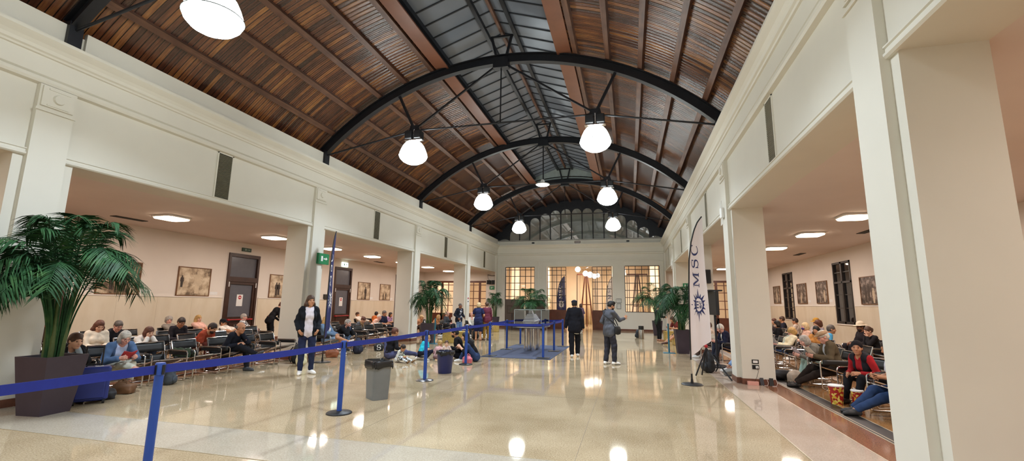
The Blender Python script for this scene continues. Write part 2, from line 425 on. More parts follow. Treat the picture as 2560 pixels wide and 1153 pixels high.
# aisle doors, left wall
nd = 0
for a, b in DOORS_L:
    nd += 1; X = WL
    fr = MB(); fr.box(X-0.1, X+0.05, a, a+0.1, 0, 3.37); fr.box(X-0.1, X+0.05, b-0.1, b, 0, 3.37); fr.box(X-0.1, X+0.05, a+0.1, b-0.1, 3.24, 3.37)
    fr.box(X-0.1, X+0.05, a+0.1, b-0.1, 2.30, 2.48)
    d = S('door_%d' % nd, fr, M['dark_wood'])
    lf = MB(); lf.box(X-0.08, X+0.02, a+0.1, a+0.2, 0, 2.30); lf.box(X-0.08, X+0.02, b-0.2, b-0.1, 0, 2.30); lf.box(X-0.08, X+0.02, a+0.2, b-0.2, 2.2, 2.30)
    lf.box(X-0.08, X+0.02, a+0.2, b-0.2, 0, 0.98); lf.box(X+0.02, X+0.035, a+0.3, b-0.3, 0.12, 0.80)
    S('door_leaf', lf, M['dark_wood'], parent=d)
    S('glass_panel', MB().box(X-0.05, X-0.03, a+0.2, b-0.2, 0.98, 2.2), M['grey_glass'], parent=d)
    S('transom_panel', MB().box(X-0.05, X-0.03, a+0.1, b-0.1, 2.48, 3.24), M['grey_glass'], parent=d)
    pb = MB().cyl((X+0.10, a+0.16, 0.88), (X+0.10, b-0.16, 0.88), 0.02, n=10)
    for y in (a+0.22, b-0.22): pb.box(X+0.02, X+0.11, y-0.03, y+0.03, 0.85, 0.91)
    S('push_bar', pb, M['red'], parent=d)
    hg = MB()
    for y in (a+0.1, b-0.1): hg.cyl((X+0.05, y, 2.1), (X+0.05, y, 2.28), 0.018, n=8)
    S('hinge', hg, M['white_gloss'], parent=d)
    ym = (a+b)/2
    nt = tag(MB().box(X-0.028, X-0.024, ym-0.15, ym+0.13, 1.38, 1.82).build('door_notice', M['white_gloss']),
        'white paper no-entry notice on the glass of ' + ['the aisle door behind the big palm', 'the brown door behind the first seated people', 'the brown door beyond the first arcade pillar', 'the furthest brown aisle door'][nd-1], 'notice', 'no-entry notices on the aisle doors')
    MB().cyl((X-0.024, ym-0.01, 1.71), (X-0.022, ym-0.01, 1.71), 0.075, n=20).build('prohibition_disc', M['red'], nt)
    MB().box(X-0.023, X-0.0205, ym-0.055, ym+0.035, 1.695, 1.725).build('white_bar', M['white_gloss'], nt)
# aisle windows, right wall (night outside)
def dark_glass(name, ior=1.6, col=(0.006, 0.007, 0.009), rough=0.03):
    N = NT(name); N.set(Base_Color=col, Roughness=rough, IOR=ior, Specular_IOR_Level=0.6); return N.m
M['night_glass'] = dark_glass('night_window_glass', 1.7)
M['clerestory_glass'] = dark_glass('clerestory_glass', 3.6, (0.27, 0.30, 0.28), 0.02)  # grey-green base colour brightens the panes in place of stronger reflections
M['win_frame'] = mat('dark_window_frame', '#2b2521', 0.45)
nw = 0
for a, b in WINS_R:
    nw += 1; X = WR; m = (a+b)/2
    fr = MB()
    for y0, y1 in ((a, a+0.07), (b-0.07, b), (m-0.06, m+0.06)): fr.box(X-0.03, X+0.1, y0, y1, 1.03, 3.36)
    for z0, z1 in ((1.03, 1.12), (3.29, 3.36), (2.55, 2.62)): fr.box(X-0.03, X+0.1, a, b, z0, z1)
    for z in (1.6, 2.1, 2.95): fr.box(X+0.0, X+0.06, a, b, z, z+0.03)
    wn = S('window_%d' % nw, fr, M['win_frame'])
    S('pane', MB().box(X+0.03, X+0.05, a+0.05, b-0.05, 1.08, 3.32), M['night_glass'], parent=wn)
    S('window_sill', MB().box(X-0.05, X+0.0, a-0.05, b+0.05, 0.99, 1.03), M['aisle_paint'], parent=wn)

# --- far wall: two windows and the glazed doorway
W1 = (-8.34, -6.25, 1.18, 4.15); DW = (-5.42, -1.05, 0.0, 4.16); W2 = (-0.28, 1.92, 1.18, 4.18)
wall_xz('wall_back', YB, 0.35, XL-0.0, XR, 0, 6.0, [W1, DW, W2], M['paint'])
AL = (-14.0, -9.72, 0.0, 3.18); AR = (4.3, 7.5, 0.0, 3.2)
wall_xz('wall_back_aisle_left', YB, 0.35, WL, XL, 0, 3.95, [(AL[0], AL[1], 0, AL[3])], M['aisle_paint'])
wall_xz('wall_back_aisle_right', YB, 0.35, XR, WR, 0, 3.95, [(AR[0], AR[1], 0, AR[3])], M['aisle_paint'])
cm = MB().prism(PROF, lambda a, b, t: (t, YB-a, b), XL, XR); S('trim_cornice_back', cm, M['paint'])
S('trim_parapet_back', MB().box(XL, XR, YB-0.08, YB+0.1, 5.66, 5.93), M['paint'])
tm = MB()
for z0, z1, q in ((4.52, 4.56, 0.03), (4.62, 4.70, 0.025)): tm.box(XL+0.3, XR-0.3, YB-q, YB, z0, z1)
for a, b, c, d in (W1, DW, W2):
    for x0, x1 in ((a-0.25, a-0.2), (b+0.2, b+0.25)): tm.box(x0, x1, YB-0.02, YB, max(c-0.2, 0), d+0.3)
    tm.box(a-0.25, b+0.25, YB-0.02, YB, d+0.26, d+0.3)
S('trim_back_panels', tm, M['paint'])
bb = MB()
for a, b in ((XL, DW[0]), (DW[1], XR)): bb.box(a, b, YB-0.025, YB, 0, 0.12)
S('baseboard_back', bb, M['base_stone'])
hp = MB().box(XL, XL+0.09, YB-0.35, YB, 0, 4.95); hp.box(XR-0.09, XR, YB-0.35, YB, 0, 4.95); S('trim_end_pilaster', hp, M['paint'])
def clear_glass():
    N = NT('clear_window_glass'); N.set(Base_Color=(1, 1, 1), Roughness=0.02, Transmission_Weight=0.0)
    t = N.node('ShaderNodeBsdfTransparent'); g = N.node('ShaderNodeBsdfGlossy'); g.inputs['Roughness'].default_value = 0.02
    f = N.node('ShaderNodeFresnel'); f.inputs[0].default_value = 1.5; mx = N.node('ShaderNodeMixShader')
    N.link(f.outputs[0], mx.inputs[0]); N.link(t.outputs[0], mx.inputs[1]); N.link(g.outputs[0], mx.inputs[2])
    N.link(mx.outputs[0], N.n['Material Output'].inputs[0]); return N.m
M['glass'] = clear_glass()
def grid_frame(mb, xs, zs, y0, y1, t):
    for x in xs: mb.box(x-t, x+t, y0, y1, zs[0], zs[-1])
    for z in zs: mb.box(xs[0], xs[-1], y0+0.004, y1-0.004, z-t, z+t)
for nm, (a, b, c, d) in (('window_5', W1), ('window_6', W2)):
    xs = [a+0.02, a+0.28, a+0.28+(b-a-0.56)/4, a+0.28+(b-a-0.56)/2, a+0.28+(b-a-0.56)*3/4, b-0.28, b-0.02]
    zs = [c+0.02, 1.66, 2.12, 2.58, 3.04, 3.5, 3.94, d-0.02]
    mb = MB(); grid_frame(mb, xs, zs, YB+0.06, YB+0.12, 0.02)
    wn = S(nm, mb, M['win_frame'])
    S('pane', MB().box(a, b, YB+0.085, YB+0.093, c, d), M['glass'], parent=wn)
def leaf(name, x0, x1, y, m):
    mb = MB(); mb.box(x0, x1, y, y+0.06, 0, 1.25)
    for q in (0, 1, 2): 
        a = x0+0.06+(x1-x0-0.12)*q/3; mb.box(a+0.03, a+(x1-x0-0.12)/3-0.03, y-0.015, y+0.02, 0.12, 1.12)
    d = S(name, mb, M['red_wood'])
    k = 4; xs = [x0+0.03+(x1-x0-0.06)*i/k for i in range(k+1)]; zs = [1.25, 1.72, 2.2, 2.66, 3.12, 3.58, 3.9, 4.12]
    fr = MB(); grid_frame(fr, xs, zs, y+0.01, y+0.05, 0.018); S('glazing_bars', fr, M['win_frame'], parent=d)
    S('pane', MB().box(x0+0.03, x1-0.03, y+0.026, y+0.034, 1.25, 4.12), M['glass'], parent=d)
    return d
leaf('door_5', -5.40, -4.09, YB+0.1, None); leaf('door_6', -2.39, -1.07, YB+0.1, None)
for nm, (a, b, c, d), k in (('window_7', AL, 9), ('window_8', AR, 7)):
    mb = MB(); xs = [a+(b-a)*i/k for i in range(k+1)]; grid_frame(mb, xs, [0.9, 1.45, 1.95, 2.45, 2.9, d], YB+0.06, YB+0.12, 0.022)
    for i in range(0, k+1, 2): mb.box(xs[i]-0.07, xs[i]+0.07, YB+0.04, YB+0.14, 0, d)
    mb.box(a, b, YB+0.04, YB+0.14, 0, 0.9); mb.box(a, b, YB+0.03, YB+0.15, d-0.12, d)
    wn = S(nm, mb, M['red_wood']); S('pane', MB().box(a, b, YB+0.085, YB+0.093, 0.9, d), M['glass'], parent=wn)
# clerestory
def arch_z(x, R): 
    dx = x-CX; return 0.49+math.sqrt(max(R*R-dx*dx, 0))
poly = [(XL-0.6, 5.93)]+[(x, arch_z(x, 8.25)) for x in np.linspace(XL-0.6, XR+0.6, 40)]+[(XR+0.6, 5.93)]
S('wall_clerestory', MB().prism(poly, lambda a, b, t: (a, t, b), YB+0.06, YB+0.2), M['black_steel'])
w9 = S('window_9', MB().box(XL+0.1, XR-0.1, YB-0.06, YB+0.06, 5.925, 5.965), M['win_frame'])
pw = 0.727
for i in range(15):
    x0 = -8.80+pw*i; xc = x0+pw/2; zt = min(arch_z(x0+0.08, 7.85), arch_z(x0+pw-0.08, 7.85))-0.10; zt = min(zt, 8.12)
    r = pw/2-0.04; zc = max(zt-r, 5.97)
    q = [(xc-r, 5.965), (xc+r, 5.965)]+[(xc+r*math.cos(t), zc+min(r, zt-5.97)*math.sin(t)) for t in np.linspace(0, math.pi, 13)]
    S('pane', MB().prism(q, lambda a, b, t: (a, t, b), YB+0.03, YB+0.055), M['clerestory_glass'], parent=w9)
fm = MB()
for i in range(1, 15):
    x = -8.80+pw*i; fm.box(x-0.011, x+0.011, YB+0.01, YB+0.06, 5.96, max(arch_z(x, 7.85)-0.45, 6.0))
S('mullion', fm, M['win_frame'], parent=w9)
# --- foyer beyond the far wall
YF = 40.0
S('floor_foyer', MB().box(WL, WR+2, YB+0.2, YF, -0.1, 0), M['terrazzo'])
M['foyer'] = mat('foyer_cream_paint', '#ead9c2', 0.6, var=0.04, nscale=1)
S('wall_foyer_back', MB().box(WL, WR+2, YF, YF+0.2, 0, 6), M['foyer'])
S('wall_foyer_left', MB().box(WL-0.2, WL, YB+0.35, YF, 0, 6), M['foyer']); S('wall_foyer_right', MB().box(WR+2, WR+2.2, YB+0.35, YF, 0, 6), M['foyer'])
S('ceiling_foyer', MB().box(WL, WR+2, YB+0.35, YF, 5.2, 5.4), M['foyer'])
for x in (-9.2, -6.6, -1.0, 1.9, 4.5):
    S('pillar_foyer', MB().box(x-0.3, x+0.3, 36.5, 37.1, 0, 5.2), M['foyer'])
M['curtain'] = stripes('cream_curtain', ['#dcc4a2', '#f2e4cc'], 9, 'X', 0.8)
for i, x in enumerate((-7.6, -4.1, -2.3, 0.6)):
    cu = MB().grid(lambda u, v, x=x: (x+1.1*u, 39.5+0.07*math.sin(u*34), 0.0+4.7*v), 60, 1)
    tag(cu.build('curtain', M['curtain'], smooth=True, solid=0.01), 'long cream curtain in the lit room beyond, ' + ['behind the left far window', 'left of the open doorway', 'right of the open doorway', 'behind the right far window'][i], 'curtain', 'cream curtains in the room beyond')

# ================================================================== ROOF
deck_R = 8.31
def deck(name, xa, xb, ya, yb, R=deck_R, th=0.05):
    n = max(6, int(abs(xb-xa)*6)); vs = []; uvs = []
    ta, tb = math.asin((xa-CX)/R), math.asin((xb-CX)/R); me = bpy.data.meshes.new(name)
    for i in range(n+1):
        t = ta+(tb-ta)*i/n
        for y in (ya, yb): vs.append((CX+R*math.sin(t), y, 0.49+R*math.cos(t))); uvs.append((abs(t*R)-0.32+0.9265, y))
    fs = [(2*i, 2*i+1, 2*i+3, 2*i+2) for i in range(n)]
    me.from_pydata(vs, [], fs); ul = me.uv_layers.new(name='UVMap')
    for l in me.loops: ul.data[l.index].uv = uvs[l.vertex_index]
    me.shade_smooth(); o = bpy.data.objects.new(name, me); COL.objects.link(o); me.materials.append(M['planks'])
    md = o.modifiers.new('thickness', 'SOLIDIFY'); md.thickness = 0.05; md.offset = 1.0
    struct(o); return o
YE = 24.62
deck('ceiling', CX-6.35, -5.15, YN, YE); deck('ceiling_planks', -1.55, CX+6.35, YN, YE); deck('ceiling_planks', CX-6.35, CX+6.35, YE, YB+0.15)
def beam_along(dx, ya, yb, wd=0.13, dp=0.2):
    t = math.asin(dx/8.2); c = Vector((CX+8.225*math.sin(t), 0, 0.49+8.225*math.cos(t))); n = Vector((math.sin(t), 0, math.cos(t))); s = Vector((math.cos(t), 0, -math.sin(t)))
    mb = MB(); segs = 14; vs = []; fs = []
    for i in range(segs+1):
        y = ya+(yb-ya)*i/segs; j = 0.008*math.sin(i*2.3+dx)
        for a, b in ((-1, -1), (1, -1), (1, 1), (-1, 1)):
            p = c+s*(a*(wd/2+j))+n*(b*dp/2); vs.append((p.x, y, p.z))
    for i in range(segs):
        for k in range(4): fs.append((4*i+k, 4*i+(k+1) % 4, 4*i+4+(k+1) % 4, 4*i+4+k))
    fs += [(0, 1, 2, 3), (4*segs+3, 4*segs+2, 4*segs+1, 4*segs)]
    mb.add(vs, fs); S('ceiling_beam', mb, M['beam'])
for dx in (5.33, 4.58, 3.8, 2.98, 2.12):
    for g in (-1, 1): beam_along(g*dx, YN, YB+0.05)
for dx in (0.42, 1.27):
    for g in (-1, 1): beam_along(g*dx, YE+0.1, YB+0.05)
# raised metal lantern along the ridge
for g, nm in ((-1, 'left'), (1, 'right')):
    e = CX+g*1.85
    S('trim_fascia_'+nm, MB().box(CX+g*1.60, CX+g*1.99, YN, YE, 8.40, 8.44), M['fascia'])
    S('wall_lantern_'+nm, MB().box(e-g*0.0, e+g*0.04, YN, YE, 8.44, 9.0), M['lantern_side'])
    pm = MB(); sl = MB()
    za, zb = 8.78, 9.42
    pm.add([(e, YN, za), (CX, YN, zb), (CX, YE, zb), (e, YE, za), (e, YN, za+0.04), (CX, YN, zb+0.04), (CX, YE, zb+0.04), (e, YE, za+0.04)], [(0,3,2,1),(4,5,6,7),(0,1,5,4),(1,2,6,5),(2,3,7,6),(3,0,4,7)])
    S('ceiling_lantern_'+nm, pm, M['panel'])
    y = YN+0.3
    while y < YE:
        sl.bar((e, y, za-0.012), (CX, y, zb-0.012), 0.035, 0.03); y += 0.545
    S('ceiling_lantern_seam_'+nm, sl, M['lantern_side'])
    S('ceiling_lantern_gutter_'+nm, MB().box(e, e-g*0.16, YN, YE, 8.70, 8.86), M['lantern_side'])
    S('ceiling_ridge_beam_'+nm, MB().box(CX+g*0.36, CX+g*0.46, YN, YE, 9.16, 9.30), M['black_steel'])
S('ceiling_ridge_board', MB().box(CX-0.04, CX+0.04, YN, YE, 9.28, 9.40), M['beam'])
q = [(CX-1.9, 8.5), (CX+1.9, 8.5), (CX+1.9, 8.8), (CX, 9.45), (CX-1.9, 8.8)]
S('wall_lantern_end', MB().prism(q, lambda a, b, t: (a, t, b), YE, YE+0.08), mat('pale_lantern_gable', '#a9b5b3', 0.5))
S('wall_lantern_end_near', MB().prism(q, lambda a, b, t: (a, t, b), YN-0.08, YN), M['panel'])
# trusses
WH = ['behind the camera', 'nearest the camera, its foot at the top left', 'second from the camera, the full arch closest in view', 'third from the camera, the small disc lamp hanging at its middle', 'fourth and last before the arched far window']
def arch_band(R0, R1, wd, y):
    mb = MB(); n = 48; t1 = math.asin(5.66/8.0); vs = []; fs = []
    for i in range(n+1):
        t = -t1+2*t1*i/n
        for R, dy in ((R0, -wd), (R0, wd), (R1, wd), (R1, -wd)): vs.append((CX+R*math.sin(t), y+dy, 0.49+R*math.cos(t)))
    for i in range(n):
        for k in range(4): fs.append((4*i+k, 4*i+(k+1) % 4, 4*i+4+(k+1) % 4, 4*i+4+k))
    fs += [(0, 1, 2, 3), (4*n+3, 4*n+2, 4*n+1, 4*n)]
    return mb.add(vs, fs)
def make_truss(lbl):
    t = thing('roof_truss', lbl, 'roof truss', (0, 0, 0), 0, 'arched steel roof trusses')
    a = arch_band(7.87, 8.09, 0.012, 0); b = arch_band(7.845, 7.87, 0.085, 0); a.v += []; o = len(a.v); a.v += b.v; a.f += [tuple(i+o for i in f) for f in b.f]
    b = arch_band(8.085, 8.11, 0.085, 0); o = len(a.v); a.v += b.v; a.f += [tuple(i+o for i in f) for f in b.f]
    a.build('arch', M['black_steel'], t, smooth=True)
    tie = MB().tube([(XL-0.05, 0, 6.0), (-5.96, 0, 6.575), (-0.74, 0, 6.575), (XR+0.05, 0, 6.0)], 0.026, 8); tie.build('tie_rod', M['black_steel'], t)
    for g in (-1, 1):
        n = (CX+g*2.61, 0, 6.6)
        MB().bar((CX+g*0.15, 0, 8.3), n, 0.05, 0.05).build('brace', M['black_steel'], t)
        MB().bar(n, (CX+g*3.15, 0, arch_z(CX+g*3.15, 7.86)), 0.07, 0.07).build('strut', M['black_steel'], t)
        MB().prism([(-0.17, -0.05), (0.17, -0.05), (0.12, 0.13), (-0.12, 0.13)], lambda p, q, s, n=n: (n[0]+p, s, n[2]+q), -0.03, 0.03).build('gusset_plate', M['black_steel'], t)
        MB().bar((CX+g*0.13, 0, 8.5), (CX+g*0.30, 0, 9.22), 0.05, 0.07).build('ridge_post', M['black_steel'], t)
        MB().box(CX+g*5.62-0.12, CX+g*5.62+0.12, -0.10, 0.10, 5.72, 6.15).build('shoe', M['black_steel'], t)
    MB().bar((CX-0.32, 0, 9.19), (CX+0.32, 0, 9.19), 0.06, 0.06).build('ridge_tie', M['black_steel'], t)
    MB().cyl((CX, 0, 6.57), (CX, 0, 8.25), 0.02, n=8).build('hanger_rod', M['black_steel'], t)
    MB().prism([(-0.22, 8.2), (0.22, 8.2), (0.22, 8.42), (0.12, 8.52), (-0.12, 8.52), (-0.22, 8.42)], lambda p, q, s: (CX+p, s, q), -0.1, 0.1).build('crown_block', M['black_steel'], t)
    return t
tr0 = None
for k in range(-1, 4):
    y = 4.84+PITCH*k; lb = 'arched steel roof truss, ' + WH[k+1]
    if tr0 is None: tr0 = make_truss(lb); tr0.location = (0, y, 0)
    else: dup(tr0, (0, y, 0), 0, lb)
# hall lamps
M['lamp_glass'] = emit('lit_lamp_glass', (0.92, 0.99, 0.97, 1), 21.0)
M['lamp_seam'] = mat('lamp_seam_ring', '#6f7a7c', 0.4)
def area(name, loc, size, watts, col, parent=None, shape='DISK', sy=None, rot=(0, 0, 0), spread=180):
    l = bpy.data.lights.new(name, 'AREA'); l.shape = shape; l.size = size
    if sy: l.size_y = sy
    l.energy = watts; l.color = col; l.spread = R_(spread)
    o = bpy.data.objects.new(name, l); COL.objects.link(o); o.location = loc; o.rotation_euler = rot
    if parent is not None: o.parent = parent
    return o
def make_lamp(lb):
    t = thing('pendant_lamp', lb, 'lamp', (0, 0, 0), 0, 'bell lamps under the roof trusses')
    bell = MB().lathe([(0.08, 0.005), (0.16, -0.012), (0.235, -0.065), (0.295, -0.145), (0.345, -0.25), (0.385, -0.36), (0.405, -0.43)], n=32); bell.build('shade', M['lamp_glass'], t, smooth=True)
    lens = MB().lathe([(0.408, -0.437), (0.375, -0.52), (0.30, -0.60), (0.19, -0.66), (0.02, -0.69)], n=32); lens.build('lens', M['lamp_glass'], t, smooth=True)
    MB().lathe([(0.400, -0.424), (0.414, -0.424), (0.414, -0.440), (0.400, -0.440)], n=32, caps=False).build('seam_ring', M['lamp_seam'], t)
    for g in (-1, 1):
        bx = MB().rbox(g*0.04, g*0.25, -0.13, 0.13, 0.06, 0.30, 0.025); bx.build('ballast_box', M['black_plastic'], t)
    br = MB().box(-0.27, 0.27, -0.08, 0.08, 0.02, 0.05); br.cyl((0, 0, -0.02), (0, 0, 0.36), 0.035, n=10); br.build('bracket', M['chrome'], t)
    MB().tube([(-0.2, 0, 0.3), (-0.26, 0.03, 0.36), (-0.1, 0.02, 0.40), (0.12, 0.02, 0.36), (0.18, 0, 0.3)], 0.01, 6).build('cable', M['black_rubber'], t)
    area('lamp_light', (0, 0, -0.72), 0.5, HALL_W, HALL_COL, t, spread=140)
    return t
l0 = None
for k in range(-1, 4):
    for g, x in ((-1, -5.96), (1, -0.75)):
        sd = 'on the left side of the hall, ' if g < 0 else 'on the right side of the hall, '
        lb = 'bell lamp ' + sd + ['behind the camera', 'on the truss nearest the camera', 'on the second truss from the camera', 'on the third truss from the camera', 'on the last truss'][k+1]
        if l0 is None: l0 = make_lamp(lb); l0.location = (x, 4.84+PITCH*k, 6.24)
        else: dup(l0, (x, 4.84+PITCH*k, 6.24), 0, lb)
t = thing('disc_pendant', 'small lit disc pendant hanging at the middle of the third truss', 'lamp', (CX, 17.78, 6.5))
MB().lathe([(0.02, 0.22), (0.06, 0.2), (0.1, 0.08), (0.27, 0.03), (0.30, 0.0), (0.28, -0.015)], n=28).build('shade', M['white_gloss'], t, smooth=True)
MB().lathe([(0.26, -0.012), (0.24, -0.03), (0.02, -0.035)], n=28).build('lens', M['lamp_glass'], t, smooth=True)
MB().cyl((0, 0, 0.2), (0, 0, 1.9), 0.008, n=6).build('cord', M['black_rubber'], t)
# aisle ceiling lights
M['aisle_lamp'] = emit('warm_ceiling_light_glass', (1.0, 0.80, 0.58, 1), 9.0)
def make_aisle_light(lb, grp):
    t = thing('ceiling_light', lb, 'ceiling light', (0, 0, 0), 0, grp)
    MB().rbox(-0.34, 0.34, -0.34, 0.34, -0.05, 0.0, 0.12, 5).build('frame', M['white_gloss'], t)
    MB().rbox(-0.31, 0.31, -0.31, 0.31, -0.085, -0.045, 0.12, 5).build('diffuser', M['aisle_lamp'], t, smooth=True)
    area('ceiling_light_source', (0, 0, -0.1), 0.55, AISLE_W, AISLE_COL, t, 'SQUARE')
    return t
a0 = None
LY = [-0.6, 2.7, 5.95, 9.2, 12.85, 16.0, 19.05, 22.1, 25.25, 28.5]; RY = [-0.6, 2.7, 5.95, 9.1, 12.2, 15.0, 18.3, 21.6, 24.8, 28.0]
ORD = ['first', 'second', 'third', 'fourth', 'fifth', 'sixth', 'seventh', 'eighth', 'ninth', 'last']
for side, x, ys in (('left', -11.85, LY), ('right', 5.25, RY)):
    for i, y in enumerate(ys):
        lb = 'warm flush ceiling light in the %s aisle, %s one along its ceiling' % (side, ORD[i]); grp = 'flush lights in the %s aisle' % side
        if a0 is None: a0 = make_aisle_light(lb, grp); a0.location = (x, y, 3.80)
        else: dup(a0, (x, y, 3.80), 0, lb, grp)
for x in (-7.2, -3.2, 0.6): area('foyer_light', (x, 34.5, 5.1), 1.2, FOYER_W, (1.0, 0.86, 0.72))
area('foyer_light', (-12, 33.5, 5.0), 1.2, FOYER_W*0.6, (1.0, 0.85, 0.7)); area('foyer_light', (6, 33.5, 5.0), 1.2, FOYER_W*0.6, (1.0, 0.85, 0.7))
M['globe'] = emit('lit_globe_glass', (1.0, 0.9, 0.78, 1), 5.0)
ch = thing('chandelier', 'cluster of glowing white globes seen through the open far doorway', 'chandelier', (-2.9, 33.5, 0))
MB().cyl((0, 0, 4.3), (0, 0, 5.2), 0.02, n=8).build('stem', M['chrome'], ch)
for i, (dx, dz, r) in enumerate(((-0.75, 0.45, 0.2), (-0.2, 0.15, 0.2), (0.15, 0.05, 0.22), (0.45, -0.05, 0.18), (0.7, 0.0, 0.15))):
    MB().ball((dx, 0.1*(i % 2), 3.75+dz), r, 9).build('globe', M['globe'], ch, smooth=True)
MB().tube([(-0.75, 0, 4.2), (-0.2, 0, 4.25), (0, 0, 4.35), (0.4, 0, 4.1), (0.7, 0, 3.95)], 0.012, 6).build('arm', M['chrome'], ch)
# ================================================================== FIXTURES ON THE WALLS
M['vent'] = mat('wall_vent_louvre', '#6e6a52', 0.5, var=0.1); M['vent_dark'] = mat('wall_vent_recess', '#26241d', 0.8)
def wall_vent(side, X, g, y, w_, lb):
    t = thing('wall_vent', lb, 'vent', (X, y, 4.39), 0, 'slatted vents above the %s arcade' % side)
    f = MB()
    for a, b, c, d in ((-w_/2-0.03, -w_/2, -0.56, 0.56), (w_/2, w_/2+0.03, -0.56, 0.56), (-w_/2-0.03, w_/2+0.03, -0.56, -0.53), (-w_/2-0.03, w_/2+0.03, 0.53, 0.56)): f.box(0, 0.015*g, a, b, c, d)
    f.build('frame', M['paint'], t); MB().box(0, 0.003*g, -w_/2, w_/2, -0.53, 0.53).build('backing', M['vent_dark'], t)
    s = MB()
    for i in range(34): 
        z = -0.52+1.04*i/34; s.hexa([(0.003*g, -w_/2, z), (0.012*g, -w_/2, z+0.008), (0.012*g, w_/2, z+0.008), (0.003*g, w_/2, z)], [(0.003*g, -w_/2, z+0.006), (0.012*g, -w_/2, z+0.016), (0.012*g, w_/2, z+0.016), (0.003*g, w_/2, z+0.006)])
    s.build('louvre', M['vent'], t)
for i, y in enumerate((1.5, 8.03, 14.6, 21.13, 27.47)):
    wall_vent('left', XL, 1, y, 0.36, 'tall slatted vent over the left arcade, ' + ['over the bay beside the camera', 'over the opening behind the big palm', 'over the second opening', 'over the third opening', 'over the last opening by the far wall'][i])
for i, y in enumerate((1.2, 7.68, 14.0, 20.7, 27.2)):
    wall_vent('right', XR, -1, y, 0.34, 'tall slatted vent over the right arcade, ' + ['over the bay beside the camera', 'above the seated woman in red', 'above the white feather banner', 'beyond the white feather banner', 'next to the far wall'][i])
# ceiling slots in the aisles
for i, (x, y) in enumerate(((-13.36, 9.2), (-13.4, 15.9), (-13.4, 22.3), (6.66, 14.86), (6.86, 20.9), (6.7, 8.0))):
    o = MB().box(x-0.11, x+0.11, y-0.42, y+0.42, 3.786, 3.80).build('ceiling_vent', M['vent_dark'])
    side = 'left' if x < 0 else 'right'
    tag(o, 'narrow black ceiling slot in the %s aisle, %s' % (side, ['above the picture half behind the palm', 'beyond the first pillar', 'near the two paired pictures', 'above the man in the pale hat', 'furthest one', 'nearest one'][i]), 'ceiling vent', 'black slots in the aisle ceilings')
# pictures
M['pic_frame'] = mat('brown_picture_frame', '#75502f', 0.45, var=0.15)
def photo_mat(name, dark, mid, light, sc, seed):
    N = NT(name); tc = N.node('ShaderNodeTexCoord'); mp = N.node('ShaderNodeMapping'); mp.inputs['Location'].default_value = (seed*3.1, seed*1.7, seed*2.3)
    N.link(tc.outputs['Object'], mp.inputs[0]); n = N.noise(mp.outputs[0], sc, 4, 0.6)
    N.set(Base_Color=N.ramp(n, [(0.36, srgb(dark)), (0.5, srgb(mid)), (0.62, srgb(light))]), Roughness=0.35); return N.m
ink = mat('sepia_ink', '#3a2e26', 0.4); pale = mat('sepia_pale', '#cbb89c', 0.4)
def picture(X, g, y0, y1, z0, z1, lb, grp, pm, figs=()):
    yc, zc, hw, hh = (y0+y1)/2, (z0+z1)/2, (y1-y0)/2, (z1-z0)/2
    t = thing('framed_photograph', lb, 'picture', (X, yc, zc), 0, grp); f = MB()
    for a, b, c, d in ((-hw, -hw+0.03, -hh, hh), (hw-0.03, hw, -hh, hh), (-hw+0.03, hw-0.03, -hh, -hh+0.03), (-hw+0.03, hw-0.03, hh-0.03, hh)): f.box(0, 0.035*g, a, b, c, d)
    f.build('frame', M['pic_frame'], t); pr = MB().box(0, 0.02*g, -hw+0.03, hw-0.03, -hh+0.03, hh-0.03).build('print', pm, t)
    for (fy, fz, fh, fm) in figs:
        s = MB(); X1 = 0.0205*g; w_ = fh*0.14
        P = [(-w_*0.7, 0), (w_*0.7, 0), (w_*0.8, fh*0.45), (w_*1.2, fh*0.5), (w_, fh*0.8), (w_*0.4, fh*0.84), (w_*0.5, fh*0.95), (0, fh), (-w_*0.5, fh*0.95), (-w_*0.4, fh*0.84), (-w_, fh*0.8), (-w_*1.2, fh*0.5), (-w_*0.8, fh*0.45)]
        s.prism(P, lambda a, b, q: (q, fy+a, fz+b), X1, X1+0.001*g); s.build('printed_figure', fm, pr)
    cp = tag(MB().box(X, X+0.004*g, y1+0.06 if g > 0 else y0-0.36, y1+0.36 if g > 0 else y0-0.06, z0+0.06, z0+0.17).build('picture_caption', M['white_gloss']), 'small white caption card beside the ' + lb, 'caption card', 'caption cards beside the pictures')
    cp['label'] = ('small white caption card beside the ' + lb)[:95]
    return t
pa = photo_mat('sepia_print_market', '#3c2e24', '#8a745c', '#cfbca0', 5, 1); pb_ = photo_mat('sepia_print_street', '#6b5a48', '#bda88c', '#ddceb4', 3, 2); pc = photo_mat('sepia_print_dark', '#2b2320', '#5b4d44', '#a3958a', 6, 3)
GL = 'old photographs hung in the left aisle'; GR = 'old photographs hung in the right aisle'
picture(WL, 1, 9.36, 10.54, 1.72, 2.70, 'dark old photograph half behind the palm', GL, pa, [(0.1, -0.4, 0.6, ink), (-0.2, -0.35, 0.5, ink), (0.38, -0.42, 0.7, pale)])
picture(WL, 1, 11.71, 12.93, 1.72, 2.70, 'old photograph of a woman in white', GL, pb_, [(0.12, -0.4, 0.78, pale), (-0.45, -0.2, 0.4, ink)])
picture(WL, 1, 15.69, 16.86, 1.72, 2.70, 'old photograph of two dark figures', GL, pb_, [(-0.18, -0.38, 0.55, ink), (-0.05, -0.36, 0.52, ink), (0.3, -0.4, 0.45, pale)])
picture(WL, 1, 22.06, 23.27, 1.71, 2.70, 'old photograph of a quay beyond the second brown door', GL, pb_, [(0.15, -0.45, 0.7, ink)])
picture(WL, 1, 24.35, 25.55, 1.71, 2.69, 'old photograph of a street', GL, pb_, [(0.1, -0.4, 0.4, ink), (-0.2, -0.45, 0.35, ink)])
